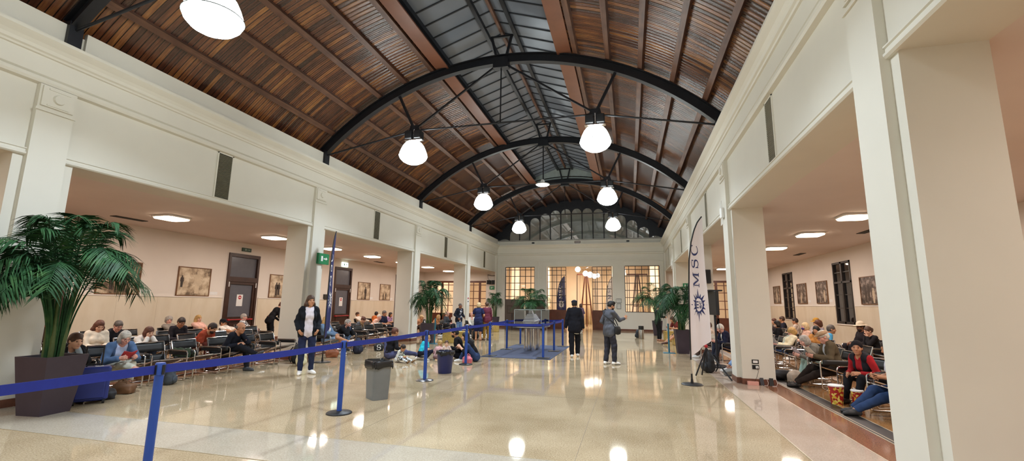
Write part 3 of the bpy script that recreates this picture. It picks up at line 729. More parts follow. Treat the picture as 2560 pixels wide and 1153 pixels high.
picture(WR, -1, 17.22, 18.34, 1.74, 2.69, 'old photograph nearest in the right aisle', GR, pc, [(0.2, -0.4, 0.6, ink), (0, -0.35, 0.6, ink), (-0.3, -0.42, 0.5, pale)])
picture(WR, -1, 21.05, 22.22, 1.79, 2.73, 'old photograph with a pale slanting beam', GR, pc, [(-0.25, -0.4, 0.5, pale)])
picture(WR, -1, 23.32, 24.5, 1.79, 2.73, 'old photograph of a crowd', GR, pc, [(0.1, -0.42, 0.45, pale), (-0.2, -0.4, 0.5, ink)])
picture(WR, -1, 27.05, 28.2, 1.82, 2.76, 'old photograph furthest along the right aisle', GR, pc, [(0, -0.4, 0.6, pale)])
# exit signs
M['lit_sign'] = emit('lit_exit_sign_face', (0.75, 1.0, 0.85, 1), 2.5)
def exit_pict(mb, P):  # running figure and arrow in the sign plane; P(a, b) with a, b in -1..1
    for q in ([(-0.5, -0.5), (-0.15, -0.5), (-0.15, 0.55), (-0.5, 0.55)], [(0.0, -0.1), (0.45, -0.1), (0.45, -0.3), (0.8, 0.05), (0.45, 0.4), (0.45, 0.15), (0, 0.15)]): mb.add([P(a, b) for a, b in q], [tuple(range(len(q)))])
def exit_sign(c, ax, w_, h_, lb, lit=False, thick=0.05):
    """ax: 'x' faces along +-x given sign, 'y' faces -y"""
    t = thing('exit_sign', lb, 'exit sign', c, 0, 'green exit signs')
    g = 1 if ax == '+x' else -1
    if ax in ('+x', '-x'):
        MB().box(0, thick*g, -w_/2, w_/2, -h_/2, h_/2).build('casing', M['lit_sign'] if lit else M['green_sign'], t); mb = MB(); exit_pict(mb, lambda a, b: ((thick+0.002)*g, a*w_/2*0.9, b*h_/2*0.9))
    else:
        MB().box(-w_/2, w_/2, -thick, 0, -h_/2, h_/2).build('casing', M['lit_sign'] if lit else M['green_sign'], t); mb = MB(); exit_pict(mb, lambda a, b: (a*w_/2*0.9, -thick-0.002, b*h_/2*0.9))
    mb.build('pictogram', M['green_sign'] if lit else M['white_gloss'], t); return t
s_ = exit_sign((WL, 14.35, 3.55), '+x', 0.42, 0.14, 'unlit green exit sign above the nearer brown door in the left aisle')
s_.children[0].data.materials[0] = mat('unlit_exit_sign_green', '#2b4a3e', 0.5); s_.children[1].data.materials[0] = mat('unlit_exit_sign_mark', '#8fa79c', 0.5)
exit_sign((WL, 20.72, 3.53), '+x', 0.5, 0.22, 'glowing pale exit sign above the brown door beyond the pillar', True)
exit_sign((XL+0.08, 11.60, 2.86), '+x', 0.5, 0.32, 'green exit sign on the pillar behind the dark blue flag')
exit_sign((-9.28, YB, 2.70), '-y', 0.34, 0.22, 'green exit sign under the black speakers on the far wall')
exit_sign((2.72, PIL['R'][4]-0.13, 2.62), '-y', 0.26, 0.22, 'green exit sign on the last right pillar above the palms')
tag(MB().box(WL, WL+0.07, 19.2, 19.62, 1.70, 1.95).build('wall_box', M['win_frame']), 'dark flat box on the left aisle wall beside the brown door', 'wall box')
wp = tag(MB().box(WL, WL+0.01, 19.35, 19.47, 1.38, 1.46).build('wall_switch', M['black_plastic']), 'small dark switch on the beige wall under the dark box', 'switch')
# speakers on an arm on the far wall, left
t = thing('speaker_pair', 'two black speakers on a bent arm on the far left wall', 'speaker', (-9.3, YB, 3.1))
MB().tube([(-0.28, 0, 0.5), (-0.28, -0.12, 0.5), (0.05, -0.14, 0.43), (0.32, -0.14, 0.46)], 0.02, 8).build('arm', M['black_steel'], t)
MB().tube([(-0.28, -0.1, 0.5), (-0.24, -0.14, 0.25), (-0.05, -0.16, 0.0)], 0.012, 6).build('cable', M['black_rubber'], t)
for x in (-0.16, 0.17):
    s = MB().rbox(x-0.13, x+0.13, -0.30, -0.08, -0.16, 0.12, 0.03).build('cabinet', M['black_plastic'], t); MB().box(x-0.1, x+0.1, -0.308, -0.298, -0.13, 0.09).build('grille', M['black_rubber'], s)
MB().box(-0.02, 0.02, -0.08, 0, -0.04, 0.0).build('bracket', M['black_steel'], t)
pyR = PIL['R']
t = thing('wall_speaker', 'black wall speaker on the third right pillar beside the banner', 'speaker', (2.62, pyR[3]-0.13, 2.65))
MB().rbox(-0.17, 0.17, -0.30, -0.06, -0.24, 0.24, 0.03).build('cabinet', M['black_plastic'], t); MB().box(-0.14, 0.14, -0.308, -0.298, -0.2, 0.2).build('grille', M['black_rubber'], t); MB().box(-0.03, 0.03, -0.07, 0, -0.05, 0.05).build('bracket', M['black_steel'], t)
# wireless access points on the right pilasters
for k, lb in ((2, 'white wireless access point with rod aerials on the second right pilaster'), (4, 'white wireless access point on the last right pilaster by the far wall')):
    y = pyR[k]+0.33; t = thing('access_point', lb, 'access point', (XR-0.08, y, 3.78), 0, 'access points on the right pilasters')
    MB().rbox(-0.07, 0.0, -0.1, 0.1, -0.13, 0.11, 0.02).build('casing', M['white_gloss'], t)
    for dy in (-0.07, 0, 0.07):
        MB().cyl((-0.045, dy, 0.1), (-0.05, dy*1.3, 0.27), 0.008, n=6).build('aerial', M['white_gloss'], t); MB().cyl((-0.045, dy, -0.12), (-0.05, dy*1.3, -0.29), 0.008, n=6).build('aerial', M['white_gloss'], t)
# sockets on the right pillar
yf = pyR[2]-0.13
for z, lb in ((0.47, 'black wall socket, upper of two on the right pillar'), (0.36, 'black wall socket with a white plug, lower of two on the right pillar')):
    t = thing('wall_socket', lb, 'socket', (2.53, yf, z)); MB().box(-0.065, 0.065, -0.012, 0, -0.042, 0.042).build('plate', M['black_plastic'], t)
    MB().box(-0.045, 0.045, -0.015, -0.011, -0.025, 0.025).build('insert', M['white_gloss'] if z > 0.4 else M['black_rubber'], t)
t = thing('charger', 'white plug charger with a lead in the lower socket', 'charger', (2.55, yf-0.015, 0.36)); MB().rbox(-0.025, 0.025, -0.045, 0, -0.025, 0.025, 0.01).build('plug', M['white_gloss'], t)
MB().tube([(0, -0.045, 0), (0.01, -0.06, -0.08), (-0.02, -0.03, -0.2), (-0.08, -0.04, -0.31), (-0.03, -0.07, -0.352), (0.04, -0.06, -0.352)], 0.004, 6).build('lead', M['black_rubber'], t)
for x, c, lb, rz in ((2.63, '#3a3c42', 'grey phone propped against the pillar foot by the sockets', 0.2), (2.80, '#101114', 'black phone propped at the pillar corner by the threshold', -0.1)):
    t = thing('phone', lb, 'phone', (x, yf-0.055, 0.0), rz, 'phones charging at the right pillar')
    b = MB().rbox(-0.038, 0.038, 0, 0.009, 0, 0.155, 0.004); b.build('body', mat('phone_'+c[1:], c, 0.3), t).rotation_euler = (R_(-16), 0, 0)
    MB().tube([(0.03, 0.0, 0.12), (0.07, -0.02, 0.17), (0.1, -0.03, 0.06), (0.08, -0.04, 0.008), (0.0, -0.06, 0.008)], 0.004, 6).build('lead', M['white_gloss'], t)
tag(MB().rbox(2.34, 2.55, yf-0.10, yf-0.022, 0, 0.075, 0.008).build('pink_box', mat('pink_card', '#d9a094', 0.7)), 'flat pink box on the floor at the foot of the right pillar', 'box')
# notices on the far wall and stickers
for x0, x1, z0, z1, lb in ((-0.86, -0.50, 1.76, 2.03, 'black framed notice on the far wall, upper of the pair'), (-0.82, -0.54, 1.38, 1.72, 'black framed notice on the far wall, lower of the pair')):
    t = thing('framed_notice', lb, 'notice', ((x0+x1)/2, YB, (z0+z1)/2)); a, b = (x1-x0)/2, (z1-z0)/2; f = MB()
    for p, q, r, s in ((-a, -a+0.02, -b, b), (a-0.02, a, -b, b), (-a, a, -b, -b+0.02), (-a, a, b-0.02, b)): f.box(p, q, -0.02, 0, r, s)
    f.build('frame', M['black_plastic'], t); MB().box(-a+0.02, a-0.02, -0.008, 0, -b+0.02, b-0.02).build('sheet', mat('grey_notice_paper', '#c9c9c4', 0.6), t)
t = thing('pillar_notice', 'narrow printed notice on the fourth left pilaster', 'notice', (XL+0.08, PIL['L'][4]+0.25, 1.72))
MB().box(0, 0.004, -0.11, 0.11, -0.22, 0.26).build('sheet', M['white_gloss'], t); MB().box(0.004, 0.006, -0.08, 0.08, 0.12, 0.22).build('red_mark', M['red'], t); MB().box(0.004, 0.006, -0.07, 0.07, -0.04, 0.02).build('dark_mark', M['black_plastic'], t)

# ================================================================== QUEUE BARRIERS
def belt_mesh(p0, p1, sag=0.03, h=0.075):
    p0, p1 = Vector(p0), Vector(p1); mb = MB()
    d = (p1-p0).normalized(); s = Vector((-d.y, d.x, 0)).normalized()*0.0025; n = 14; vs = []
    for i in range(n+1):
        t = i/n; c = p0.lerp(p1, t); c.z -= sag*4*t*(1-t)
        for a, b in ((s, -h/2), (s, h/2), (-s, h/2), (-s, -h/2)): vs.append(c+a+Vector((0, 0, b)))
    fs = [(4*i+k, 4*i+(k+1) % 4, 4*i+4+(k+1) % 4, 4*i+4+k) for i in range(n) for k in range(4)]+[(0, 1, 2, 3), (4*n+3, 4*n+2, 4*n+1, 4*n)]
    return mb.add(vs, fs)
M['chrome_plate'] = mat('polished_base_plate', '#8b8c90', 0.25, 0.9)
def stanchion(x, y, lb, to=None, base='black', rug=0.0, col=None, h=1.03, grp='blue queue posts with belts'):
    t = thing('queue_post', lb, 'queue post', (x, y, rug), 0, grp); m = col or M['blue_post']
    bm_ = M['black_plastic'] if base == 'black' else M['chrome_plate']
    if base == 'square': MB().rbox(-0.19, 0.19, -0.19, 0.19, 0, 0.012, 0.01).build('base', M['black_plastic'], t)
    else: MB().lathe([(0.18, 0), (0.18, 0.012), (0.165, 0.022), (0.06, 0.034), (0.04, 0.04)], n=32).build('base', bm_, t, smooth=True)
    MB().cyl((0, 0, 0.03), (0, 0, h-0.11), 0.036, n=20).build('post', m, t, smooth=True)
    hd = MB().lathe([(0.036, h-0.115), (0.041, h-0.11), (0.041, h-0.015), (0.036, h-0.003), (0.01, h)], n=20); hd.build('belt_head', M['blue_post'] if col is None else m, t, smooth=True)
    cl = MB()
    for a in range(4): cl.box(*( (0.036, 0.047, -0.012, 0.012) if a == 0 else (-0.047, -0.036, -0.012, 0.012) if a == 1 else (-0.012, 0.012, 0.036, 0.047) if a == 2 else (-0.012, 0.012, -0.047, -0.036)), h-0.105, h-0.02)
    cl.build('belt_slot', M['black_plastic'], t)
    for q in (to or []):
        d = Vector((q[0]-x, q[1]-y, 0)); L = d.length; d.normalize()
        belt_mesh((d.x*0.042, d.y*0.042, h-0.06), (d.x*(L-0.042), d.y*(L-0.042), h-0.06+(q[2] if len(q) > 2 else 0)), 0.015).build('belt', M['belt'], t)
    return t
ROW = [(-4.17, 3.32), (-4.13, 6.03), (-4.18, 8.99), (-4.25, 11.63), (-4.24, 13.72)]
stanchion(-4.42, 0.3, 'blue queue post beside the camera, first of the row', [ROW[0]])
stanchion(*ROW[0], 'nearest blue queue post in the photo, cut off by its lower edge', [ROW[1]])
stanchion(*ROW[1], 'blue queue post with round black base just left of the grey bin', [ROW[2]])
stanchion(*ROW[2], 'blue queue post with polished round base between the grey bin and navy bin', [ROW[3]], base='chrome')
stanchion(*ROW[3], 'blue queue post just beyond the navy bin by the family on the floor', [ROW[4]])
RG = [(-4.24, 13.72), (-4.28, 15.9), (-4.24, 17.82), (-2.55, 13.68), (-2.57, 15.84), (-2.55, 17.8)]
RL = ['front left corner of the blue rug', 'middle of the left edge of the blue rug', 'back left corner of the blue rug', 'front right corner of the blue rug', 'middle of the right edge of the blue rug', 'back right corner of the blue rug']
to = [[RG[1], RG[3]], [RG[2]], [RG[5]], [RG[4]], [RG[5]], []]
for i in range(6): stanchion(*RG[i], 'blue queue post at the ' + RL[i], to[i], base='square', rug=0.012, grp='blue queue posts round the ship model')
M['rug'] = mat('slate_blue_carpet', '#464d63', 0.95, var=0.12, nscale=30, bump=0.4)
tag(MB().rbox(-4.46, -2.30, 13.45, 18.02, 0, 0.012, 0.02).build('rug', M['rug']), 'slate blue rug under the ship model display', 'rug')
M['teal'] = mat('teal_post_paint', '#2f6f83', 0.45)
def teal_post(x, y, lb):
    t = thing('sign_post', lb, 'post', (x, y, 0), 0, 'slim teal posts'); MB().rbox(-0.2, 0.2, -0.16, 0.16, 0, 0.012, 0.02).build('base', M['teal'], t); MB().cyl((0, 0, 0.01), (0, 0, 1.0), 0.03, n=16).build('post', M['teal'], t, smooth=True)
teal_post(1.28, 16.89, 'slim teal post beside the potted palm near the banner'); teal_post(-7.55, 17.0, 'slim teal post beside the potted palm by the left arcade')
# ship model on its stand
t = thing('display_table', 'black topped table on chrome column legs standing on the blue rug', 'table', (-3.36, 15.93, 0.012))
MB().rbox(-0.50, 0.50, -0.80, 0.80, 0.78, 0.85, 0.02).build('table_top', M['black_plastic'], t)
MB().box(-0.505, 0.505, -0.805, 0.805, 0.80, 0.83).build('edge_band', M['chrome'], t)
for dx in (-0.13, 0.13):
    for dy in (-0.4, 0.4): MB().cyl((dx, dy, 0), (dx, dy, 0.78), 0.075, n=20).build('leg', M['chrome'], t, smooth=True)
zt = 0.862
SHIP = thing('ship_model', 'white cruise ship model inside the clear case on the black table', 'ship model', (-3.36, 15.93, zt+0.03))
hull = MB(); n = 20; vs = []; fs = []
for i in range(n+1):
    v = -0.68+1.36*i/n; k = i/n; w_ = 0.14*min(1, (1-k)*3.2+0.02)*min(1, k*8+0.6); 
    for (a, z) in ((0, 0.0), (w_*0.75, 0.02), (w_, 0.12+0.05*k), (-w_, 0.12+0.05*k), (-w_*0.75, 0.02)): vs.append((a, v, z))
for i in range(n):
    for k in range(5): fs.append((5*i+k, 5*i+(k+1) % 5, 5*i+5+(k+1) % 5, 5*i+5+k))
fs += [tuple(range(5)), tuple(reversed(range(5*n, 5*n+5)))]
hull.add(vs, fs).build('hull', mat('ship_white', '#f0f1f2', 0.35), SHIP, smooth=True)
sp = MB()
for k in range(5): sp.rbox(-0.125+0.012*k, 0.125-0.012*k, -0.6+0.05*k, 0.42-0.07*k, 0.13+0.045*k, 0.17+0.045*k, 0.01)
sp.build('superstructure', mat('ship_white', '#f0f1f2', 0.35), SHIP)
dk = MB()
for k in range(5): dk.box(-0.121+0.012*k, 0.121-0.012*k, -0.59+0.05*k, 0.41-0.07*k, 0.168+0.045*k, 0.178+0.045*k)
dk.build('deck_line', mat('ship_windows', '#5c6f88', 0.3), SHIP)
MB().hexa([(-0.05, -0.3, 0.35), (0.05, -0.3, 0.35), (0.05, -0.1, 0.35), (-0.05, -0.1, 0.35)], [(-0.035, -0.34, 0.47), (0.035, -0.34, 0.47), (0.035, -0.2, 0.47), (-0.035, -0.2, 0.47)]).build('funnel', mat('ship_white', '#f0f1f2', 0.35), SHIP)
MB().cyl((0, 0.1, 0.35), (0, 0.1, 0.5), 0.012, 0.005, 6).build('mast', M['chrome'], SHIP); MB().rbox(-0.2, 0.2, -0.7, 0.7, -0.03, 0.0, 0.02).build('plinth', mat('ship_sea_base', '#2b5f93', 0.3), SHIP)
SHIP.scale = (1.55, 1.0, 1.05)
t = thing('display_case', 'clear square-edged case over the white ship model', 'display case', (-3.36, 15.93, zt))
cs = MB()
for a, b, c, d in ((-0.47, -0.462, -0.76, 0.76), (0.462, 0.47, -0.76, 0.76), (-0.462, 0.462, -0.76, -0.752), (-0.462, 0.462, 0.752, 0.76)): cs.box(a, b, c, d, 0.0, 0.55)
cs.box(-0.47, 0.47, -0.76, 0.76, 0.55, 0.557); cs.build('panes', M['glass'], t); ed = MB()
for x in (-0.468, 0.468):
    for y in (-0.758, 0.758): ed.box(x-0.006, x+0.006, y-0.006, y+0.006, 0, 0.556)
ed.box(-0.474, 0.474, -0.764, -0.752, 0.548, 0.56); ed.box(-0.474, 0.474, 0.752, 0.764, 0.548, 0.56); ed.box(-0.474, -0.462, -0.752, 0.752, 0.548, 0.56); ed.box(0.462, 0.474, -0.752, 0.752, 0.548, 0.56)
ed.build('edge_strip', mat('case_edge', '#b9c6c4', 0.2), t)

# ================================================================== BINS
def bag_liner(mb, pts_fn, top, drop, seed):
    """crumpled plastic turned over a rim; pts_fn(k) -> (x, y) on the rim for k in 0..1"""
    r = random.Random(seed); n = 56; rows = [(0.80, top-0.16), (0.93, top-0.02), (1.0, top+0.012), (1.07, top+0.004), (1.09, top-0.03), (1.10, top-drop*0.6), (1.085, top-drop)]
    vs = []
    for j, (s, z) in enumerate(rows):
        for k in range(n):
            x, y = pts_fn(k/n); w_ = 0 if j < 3 else 0.012*math.sin(k*1.9+j)+0.01*math.sin(k*0.7+j*2)+r.uniform(-0.006, 0.006)
            zz = z+(0.018*math.sin(k*0.55)+0.012*math.sin(k*1.3+1) if j >= 5 else 0.006*math.sin(k*0.9))
            vs.append((x*s*(1+w_*2), y*s*(1+w_*2), zz))
    mb.add(vs, [(j*n+k, j*n+(k+1) % n, (j+1)*n+(k+1) % n, (j+1)*n+k) for j in range(len(rows)-1) for k in range(n)])
def sq(k, a, b, r=0.05):
    t = 2*math.pi*k; c, s = math.cos(t), math.sin(t); p = 0.28
    return (a*math.copysign(abs(c)**p, c), b*math.copysign(abs(s)**p, s))
M['liner'] = mat('black_bin_bag', '#1b1c1f', 0.28, var=0.2)
t = thing('waste_bin', 'grey square waste bin with crumpled black bag by the queue posts', 'bin', (-4.17, 7.12, 0), R_(-37))
n = 40; vs = []; rows = [(0.84, 0.0), (0.85, 0.01), (0.98, 0.60), (1.0, 0.61), (0.965, 0.61), (0.93, 0.55), (0.83, 0.03)]
for s, z in rows: vs += [(sq(k/n, 0.205, 0.165)[0]*s, sq(k/n, 0.205, 0.165)[1]*s, z) for k in range(n)]
b = MB().add(vs, [(j*n+k, j*n+(k+1) % n, (j+1)*n+(k+1) % n, (j+1)*n+k) for j in range(len(rows)-1) for k in range(n)]+[tuple(reversed(range(n))), tuple(range((len(rows)-1)*n, len(rows)*n))])
b.build('body', mat('grey_bin_plastic', '#777a7c', 0.45, var=0.05), t, smooth=True)
l = MB(); bag_liner(l, lambda k: sq(k, 0.205, 0.165), 0.615, 0.10, 3); l.build('bin_bag', M['liner'], t, smooth=True, solid=0.003)
t = thing('waste_bin', 'round navy waste bin with black bag in front of the family', 'bin', (-4.2, 10.1, 0))
MB().lathe([(0.15, 0), (0.155, 0.01), (0.195, 0.48), (0.20, 0.49), (0.185, 0.49), (0.145, 0.03), (0.02, 0.03)], n=36).build('body', mat('navy_bin_plastic', '#20275c', 0.42, var=0.05), t, smooth=True)
l = MB(); bag_liner(l, lambda k: (0.2*math.cos(2*math.pi*k), 0.2*math.sin(2*math.pi*k)), 0.495, 0.075, 5); l.build('bin_bag', M['liner'], t, smooth=True, solid=0.003)
t = thing('ash_bin', 'slim steel cylinder ash bin with black top near the far wall', 'bin', (0.51, 23.4, 0))
MB().lathe([(0.125, 0), (0.125, 0.44), (0.12, 0.45)], n=28).build('body', mat('brushed_steel', '#a8a49c', 0.25, 0.9), t, smooth=True); MB().lathe([(0.127, 0.45), (0.127, 0.62), (0.10, 0.63), (0.02, 0.63)], n=28).build('top', M['black_plastic'], t, smooth=True)

# ================================================================== FEATHER BANNERS
M['banner_white'] = mat('white_banner_cloth', '#eeeef7', 0.8, var=0.02, nscale=2); M['logo_navy'] = mat('navy_print', '#20306f', 0.7)
M['banner_navy'] = mat('navy_banner_cloth', '#1a2058', 0.8, var=0.05)
MAST = [(0.0, 0.0), (0.0, 0.5), (0.02, 1.2), (0.06, 2.0), (0.12, 2.6), (0.23, 3.0), (0.37, 3.28), (0.54, 3.5), (0.72, 3.64)]
def mast_u(v):
    for (u0, v0), (u1, v1) in zip(MAST, MAST[1:]):
        if v <= v1: return u0+(u1-u0)*max(0, (v-v0)/(v1-v0))
    return MAST[-1][0]
def right_u(v): return 0.84-0.035*(v-0.9)
def arcpts(cx, cy, rx, ry, a0, a1, n=14): return [(cx+rx*math.cos(R_(a0+(a1-a0)*i/n)), cy+ry*math.sin(R_(a0+(a1-a0)*i/n))) for i in range(n+1)]
def stroke(pts, ws):
    L = []; Rr = []
    for i, p in enumerate(pts):
        a = pts[max(i-1, 0)]; b = pts[min(i+1, len(pts)-1)]; dx, dy = b[0]-a[0], b[1]-a[1]; l = math.hypot(dx, dy) or 1; w_ = ws(i/(len(pts)-1))/2
        L.append((p[0]-dy/l*w_, p[1]+dx/l*w_)); Rr.append((p[0]+dy/l*w_, p[1]-dx/l*w_))
    return [[L[i], L[i+1], Rr[i+1], Rr[i]] for i in range(len(pts)-1)]
def rect(a, b, c, d): return [(a, c), (b, c), (b, d), (a, d)]
# letters in a unit box, height 1: lists of convex quads
LET = {'M': ([rect(0.0, 0.32, 0, 0.07), rect(0.88, 1.22, 0, 0.07), rect(0.0, 0.22, 0.93, 1), rect(1.0, 1.22, 0.93, 1), rect(0.13, 0.19, 0, 1), rect(0.98, 1.12, 0, 1),
              [(0.13, 1), (0.30, 1), (0.66, 0.06), (0.56, 0.06)], [(0.56, 0.06), (0.66, 0.06), (1.06, 1), (0.98, 1)]], 1.22),
       'S': (stroke([(0.60, 0.72)]+arcpts(0.33, 0.74, 0.27, 0.24, 20, 180, 10)+arcpts(0.33, 0.70, 0.27, 0.2, 190, 250, 4)+arcpts(0.36, 0.28, 0.27, 0.22, 60, -10, 5)+arcpts(0.34, 0.26, 0.29, 0.24, -20, -170, 10), lambda t: 0.06+0.11*math.exp(-((t-0.5)/0.2)**2))+[rect(0.56, 0.63, 0.66, 0.98), rect(0.02, 0.09, 0.02, 0.36)], 0.68),
       'C': (stroke(arcpts(0.46, 0.5, 0.40, 0.48, 38, 322, 26), lambda t: 0.05+0.12*math.exp(-((t-0.5)/0.22)**2))+[rect(0.76, 0.83, 0.66, 0.98), rect(0.72, 0.79, 0.12, 0.2)], 0.9),
       'm': ([rect(0, 0.16, 0, 1), rect(0.42, 0.58, 0, 0.95), rect(0.84, 1.0, 0, 0.95), rect(0, 1.0, 0.84, 1)], 1.0),
       's': (stroke([(0.82, 0.86), (0.2, 0.88), (0.14, 0.7), (0.25, 0.54), (0.75, 0.48), (0.86, 0.3), (0.78, 0.12), (0.12, 0.12)], lambda t: 0.2), 0.95),
       'c': (stroke([(0.86, 0.86), (0.3, 0.88), (0.12, 0.7), (0.12, 0.3), (0.3, 0.12), (0.86, 0.14)], lambda t: 0.2), 0.95)}
def feather(base, ang, lb, cloth_m, ink_m, disc_m, white):
    t = thing('feather_banner', lb, 'banner', (base[0], base[1], 0), ang)
    wob = lambda u, v: 0.016*math.sin(u*13+v*1.3)*min(1, u*5)*(1.3-0.25*v)+0.01*math.sin(v*3)*u
    MB().lathe([(0.215, 0), (0.215, 0.012), (0.2, 0.02), (0.03, 0.028), (0.022, 0.12), (0.01, 0.12)], n=36).build('base', M['black_plastic'], t, smooth=True)
    MB().tube([(0, 0, 0.02), (0, 0, 0.22)], 0.017, 10).build('spigot', M['black_plastic'], t); MB().tube([(0, 0, 0.2), (0, 0, 0.56)], 0.010, 10).build('lower_pole', M['chrome'] if white else M['black_plastic'], t)
    MB().tube([(mast_u(v)-0.004, 0, v) for v in np.linspace(0.5, 3.64, 40)], 0.015, 8).build('mast', M['black_rubber'], t, smooth=True)
    def surf(a, b):
        v0 = 0.52; vtop = 3.6; v = v0+(vtop-v0)*b; u0 = mast_u(v); u1 = max(u0+0.004, right_u(v))
        lo = 0.52+0.34*a**0.8   # the lower hem rises towards the free edge
        v = max(v, lo) if b < 0.2 else v
        if b < 0.2: v = lo+(v0+(vtop-v0)*0.2-lo)*(b/0.2)
        u = u0+(u1-u0)*a; return (u, wob(u, v), v)
    MB().grid(surf, 26, 60).build('cloth', cloth_m, t, smooth=True, fix=False)
    c = t.children[-1]
    def put(mb, quads, ou, ov, sz, rot, side):
        for q in quads:
            vs = []
            n_ = len(q)
            for a, b in q:
                a *= sz; b *= sz; uu, vv = (ou-b, ov+a) if rot else (ou+a, ov+b)
                vs.append((uu, wob(uu, vv)-0.004*side, vv))
            mb.add(vs, [tuple(range(n_))])
    for side in (1, -1):
        for ch, v, sz in (('M', 2.02, 0.26), ('S', 2.44, 0.28), ('C', 2.72, 0.27)):
            mb = MB(); put(mb, LET[ch][0], 0.48, v, sz, True, side); mb.build('letter', ink_m, c)
        mb = MB(); cu, cv = 0.41, 1.64; spikes = 16
        on = lambda p, q, o: (p, wob(p, q)-o*side, q)
        for k in range(spikes):
            aa = 2*math.pi*k/spikes+math.pi/2; r1 = {0: 0.36, 8: 0.37}.get(k, 0.315 if k % 2 == 0 else 0.26); da = math.pi/spikes*0.98
            mb.add([on(cu+0.165*math.cos(aa-da), cv+0.165*math.sin(aa-da), 0.004), on(cu+r1*math.cos(aa), cv+r1*math.sin(aa), 0.004), on(cu+0.165*math.cos(aa+da), cv+0.165*math.sin(aa+da), 0.004)], [(0, 1, 2)])
        def disc(mb, r0, r1, o, nr=4, na=36):
            vs = [on(cu+(r0+(r1-r0)*j/nr)*math.cos(2*math.pi*i/na), cv+(r0+(r1-r0)*j/nr)*math.sin(2*math.pi*i/na), o) for j in range(nr+1) for i in range(na)]
            mb.add(vs, [(j*na+i, j*na+(i+1) % na, (j+1)*na+(i+1) % na, (j+1)*na+i) for j in range(nr) for i in range(na)])
        disc(mb, 0.142, 0.178, 0.0042); mb.build('sun_emblem', ink_m, c)
        mb = MB(); disc(mb, 0.001, 0.142, 0.0045); mb.build('emblem_disc', cloth_m, c)
        mb = MB(); wob0 = wob
        def put2(quads, ou, ov, sz):
            for q in quads: mb.add([(ou-b*sz*0.85, wob(ou-b*sz*0.85, ov+a*sz)-0.011*side, ov+a*sz) for a, b in q], [tuple(range(len(q)))])
        put2(LET['m'][0], cu-0.005, cv-0.075, 0.15); put2(LET['s'][0], cu+0.105, cv-0.085, 0.085); put2(LET['c'][0], cu+0.105, cv+0.005, 0.085)
        mb.build('emblem_letters', ink_m, c)
    return t
feather((1.21, 10.35), R_(52), 'tall white feather banner with navy letters and sun emblem', M['banner_white'], M['logo_navy'], None, True)
feather((-7.98, 10.74), R_(118), 'dark blue feather flag seen edge on beside the left pillar', M['banner_navy'], M['white_gloss'], None, False)
# flags in the room beyond
feather((-4.95, 31.6), R_(45), 'dark blue feather flag behind the glazed left door leaf', M['banner_navy'], M['white_gloss'], None, False)
feather((-1.62, 32.2), R_(40), 'white feather banner behind the glazed right door leaf', M['banner_white'], M['logo_navy'], None, True)

# ================================================================== POTTED PALMS
def palm_mat():
    N = NT('palm_leaf'); v = N.coord('Object'); n = N.noise(v, 5, 3)
    N.set(Base_Color=N.ramp(n, [(0.3, srgb('#17321d')), (0.55, srgb('#294f2d')), (0.8, srgb('#496b3d'))]), Roughness=0.58, Specular_IOR_Level=0.22); return N.m
M['leaf'] = palm_mat(); M['stem'] = mat('palm_stem', '#4b5b2e', 0.6, var=0.2, nscale=8); M['dry'] = mat('dry_palm_fibre', '#5d4a33', 0.9, var=0.3)
def frond_mesh(base, az, h, reach, droop, length_leaf, n_leaf, start, r, gap=1.0, wleaf=0.024, lim=None):
    """pinnate frond: petiole from base rises to h then arches outward by reach and falls by droop"""
    A = Vector((math.cos(az), math.sin(az), 0)); P = []
    for i in range(25):
        t = i/24; out = reach*(t**1.8); z = h*(1-(1-t)**2.0)-droop*max(0, t-0.45)**2*3.3
        P.append(Vector(base)+A*out+Vector((0, 0, z)))
    if lim:
        P = lim(P)
    mb = MB(); mb.tube(P, 0.01, 5, rads=[0.013*(1-0.75*i/24) for i in range(25)])
    S_ = Vector((-A.y, A.x, 0))
    for k in range(n_leaf):
        t = start+(1-start)*(k+0.5)/n_leaf; f = t*24; i = min(int(f), 23); p = P[i].lerp(P[i+1], f-i); d = (P[i+1]-P[i]).normalized()
        up = S_.cross(d); L = length_leaf*(0.45+0.55*math.sin(math.pi*min(1, (t-start)/(1-start)*0.78+0.22)))*r.uniform(0.85, 1.1)
        for g in (-1, 1):
            ld = (S_*g*r.uniform(0.75, 0.95)+d*r.uniform(0.55, 0.8)+up*r.uniform(-0.05, 0.3)).normalized(); side = ld.cross(up).normalized()
            q = []; w_ = wleaf*r.uniform(0.8, 1.15)
            for m_, ww in ((0, 0.35), (0.3, 1.0), (0.65, 0.8), (1.0, 0.06)):
                c = p+ld*L*m_+Vector((0, 0, -L*0.5*m_*m_)); q += [c-side*ww*w_/2+up*0.004, c+side*ww*w_/2+up*0.004]
            if lim: q = lim(q)
            mb.add(q, [(0, 1, 3, 2), (2, 3, 5, 4), (4, 5, 7, 6)])
    return mb
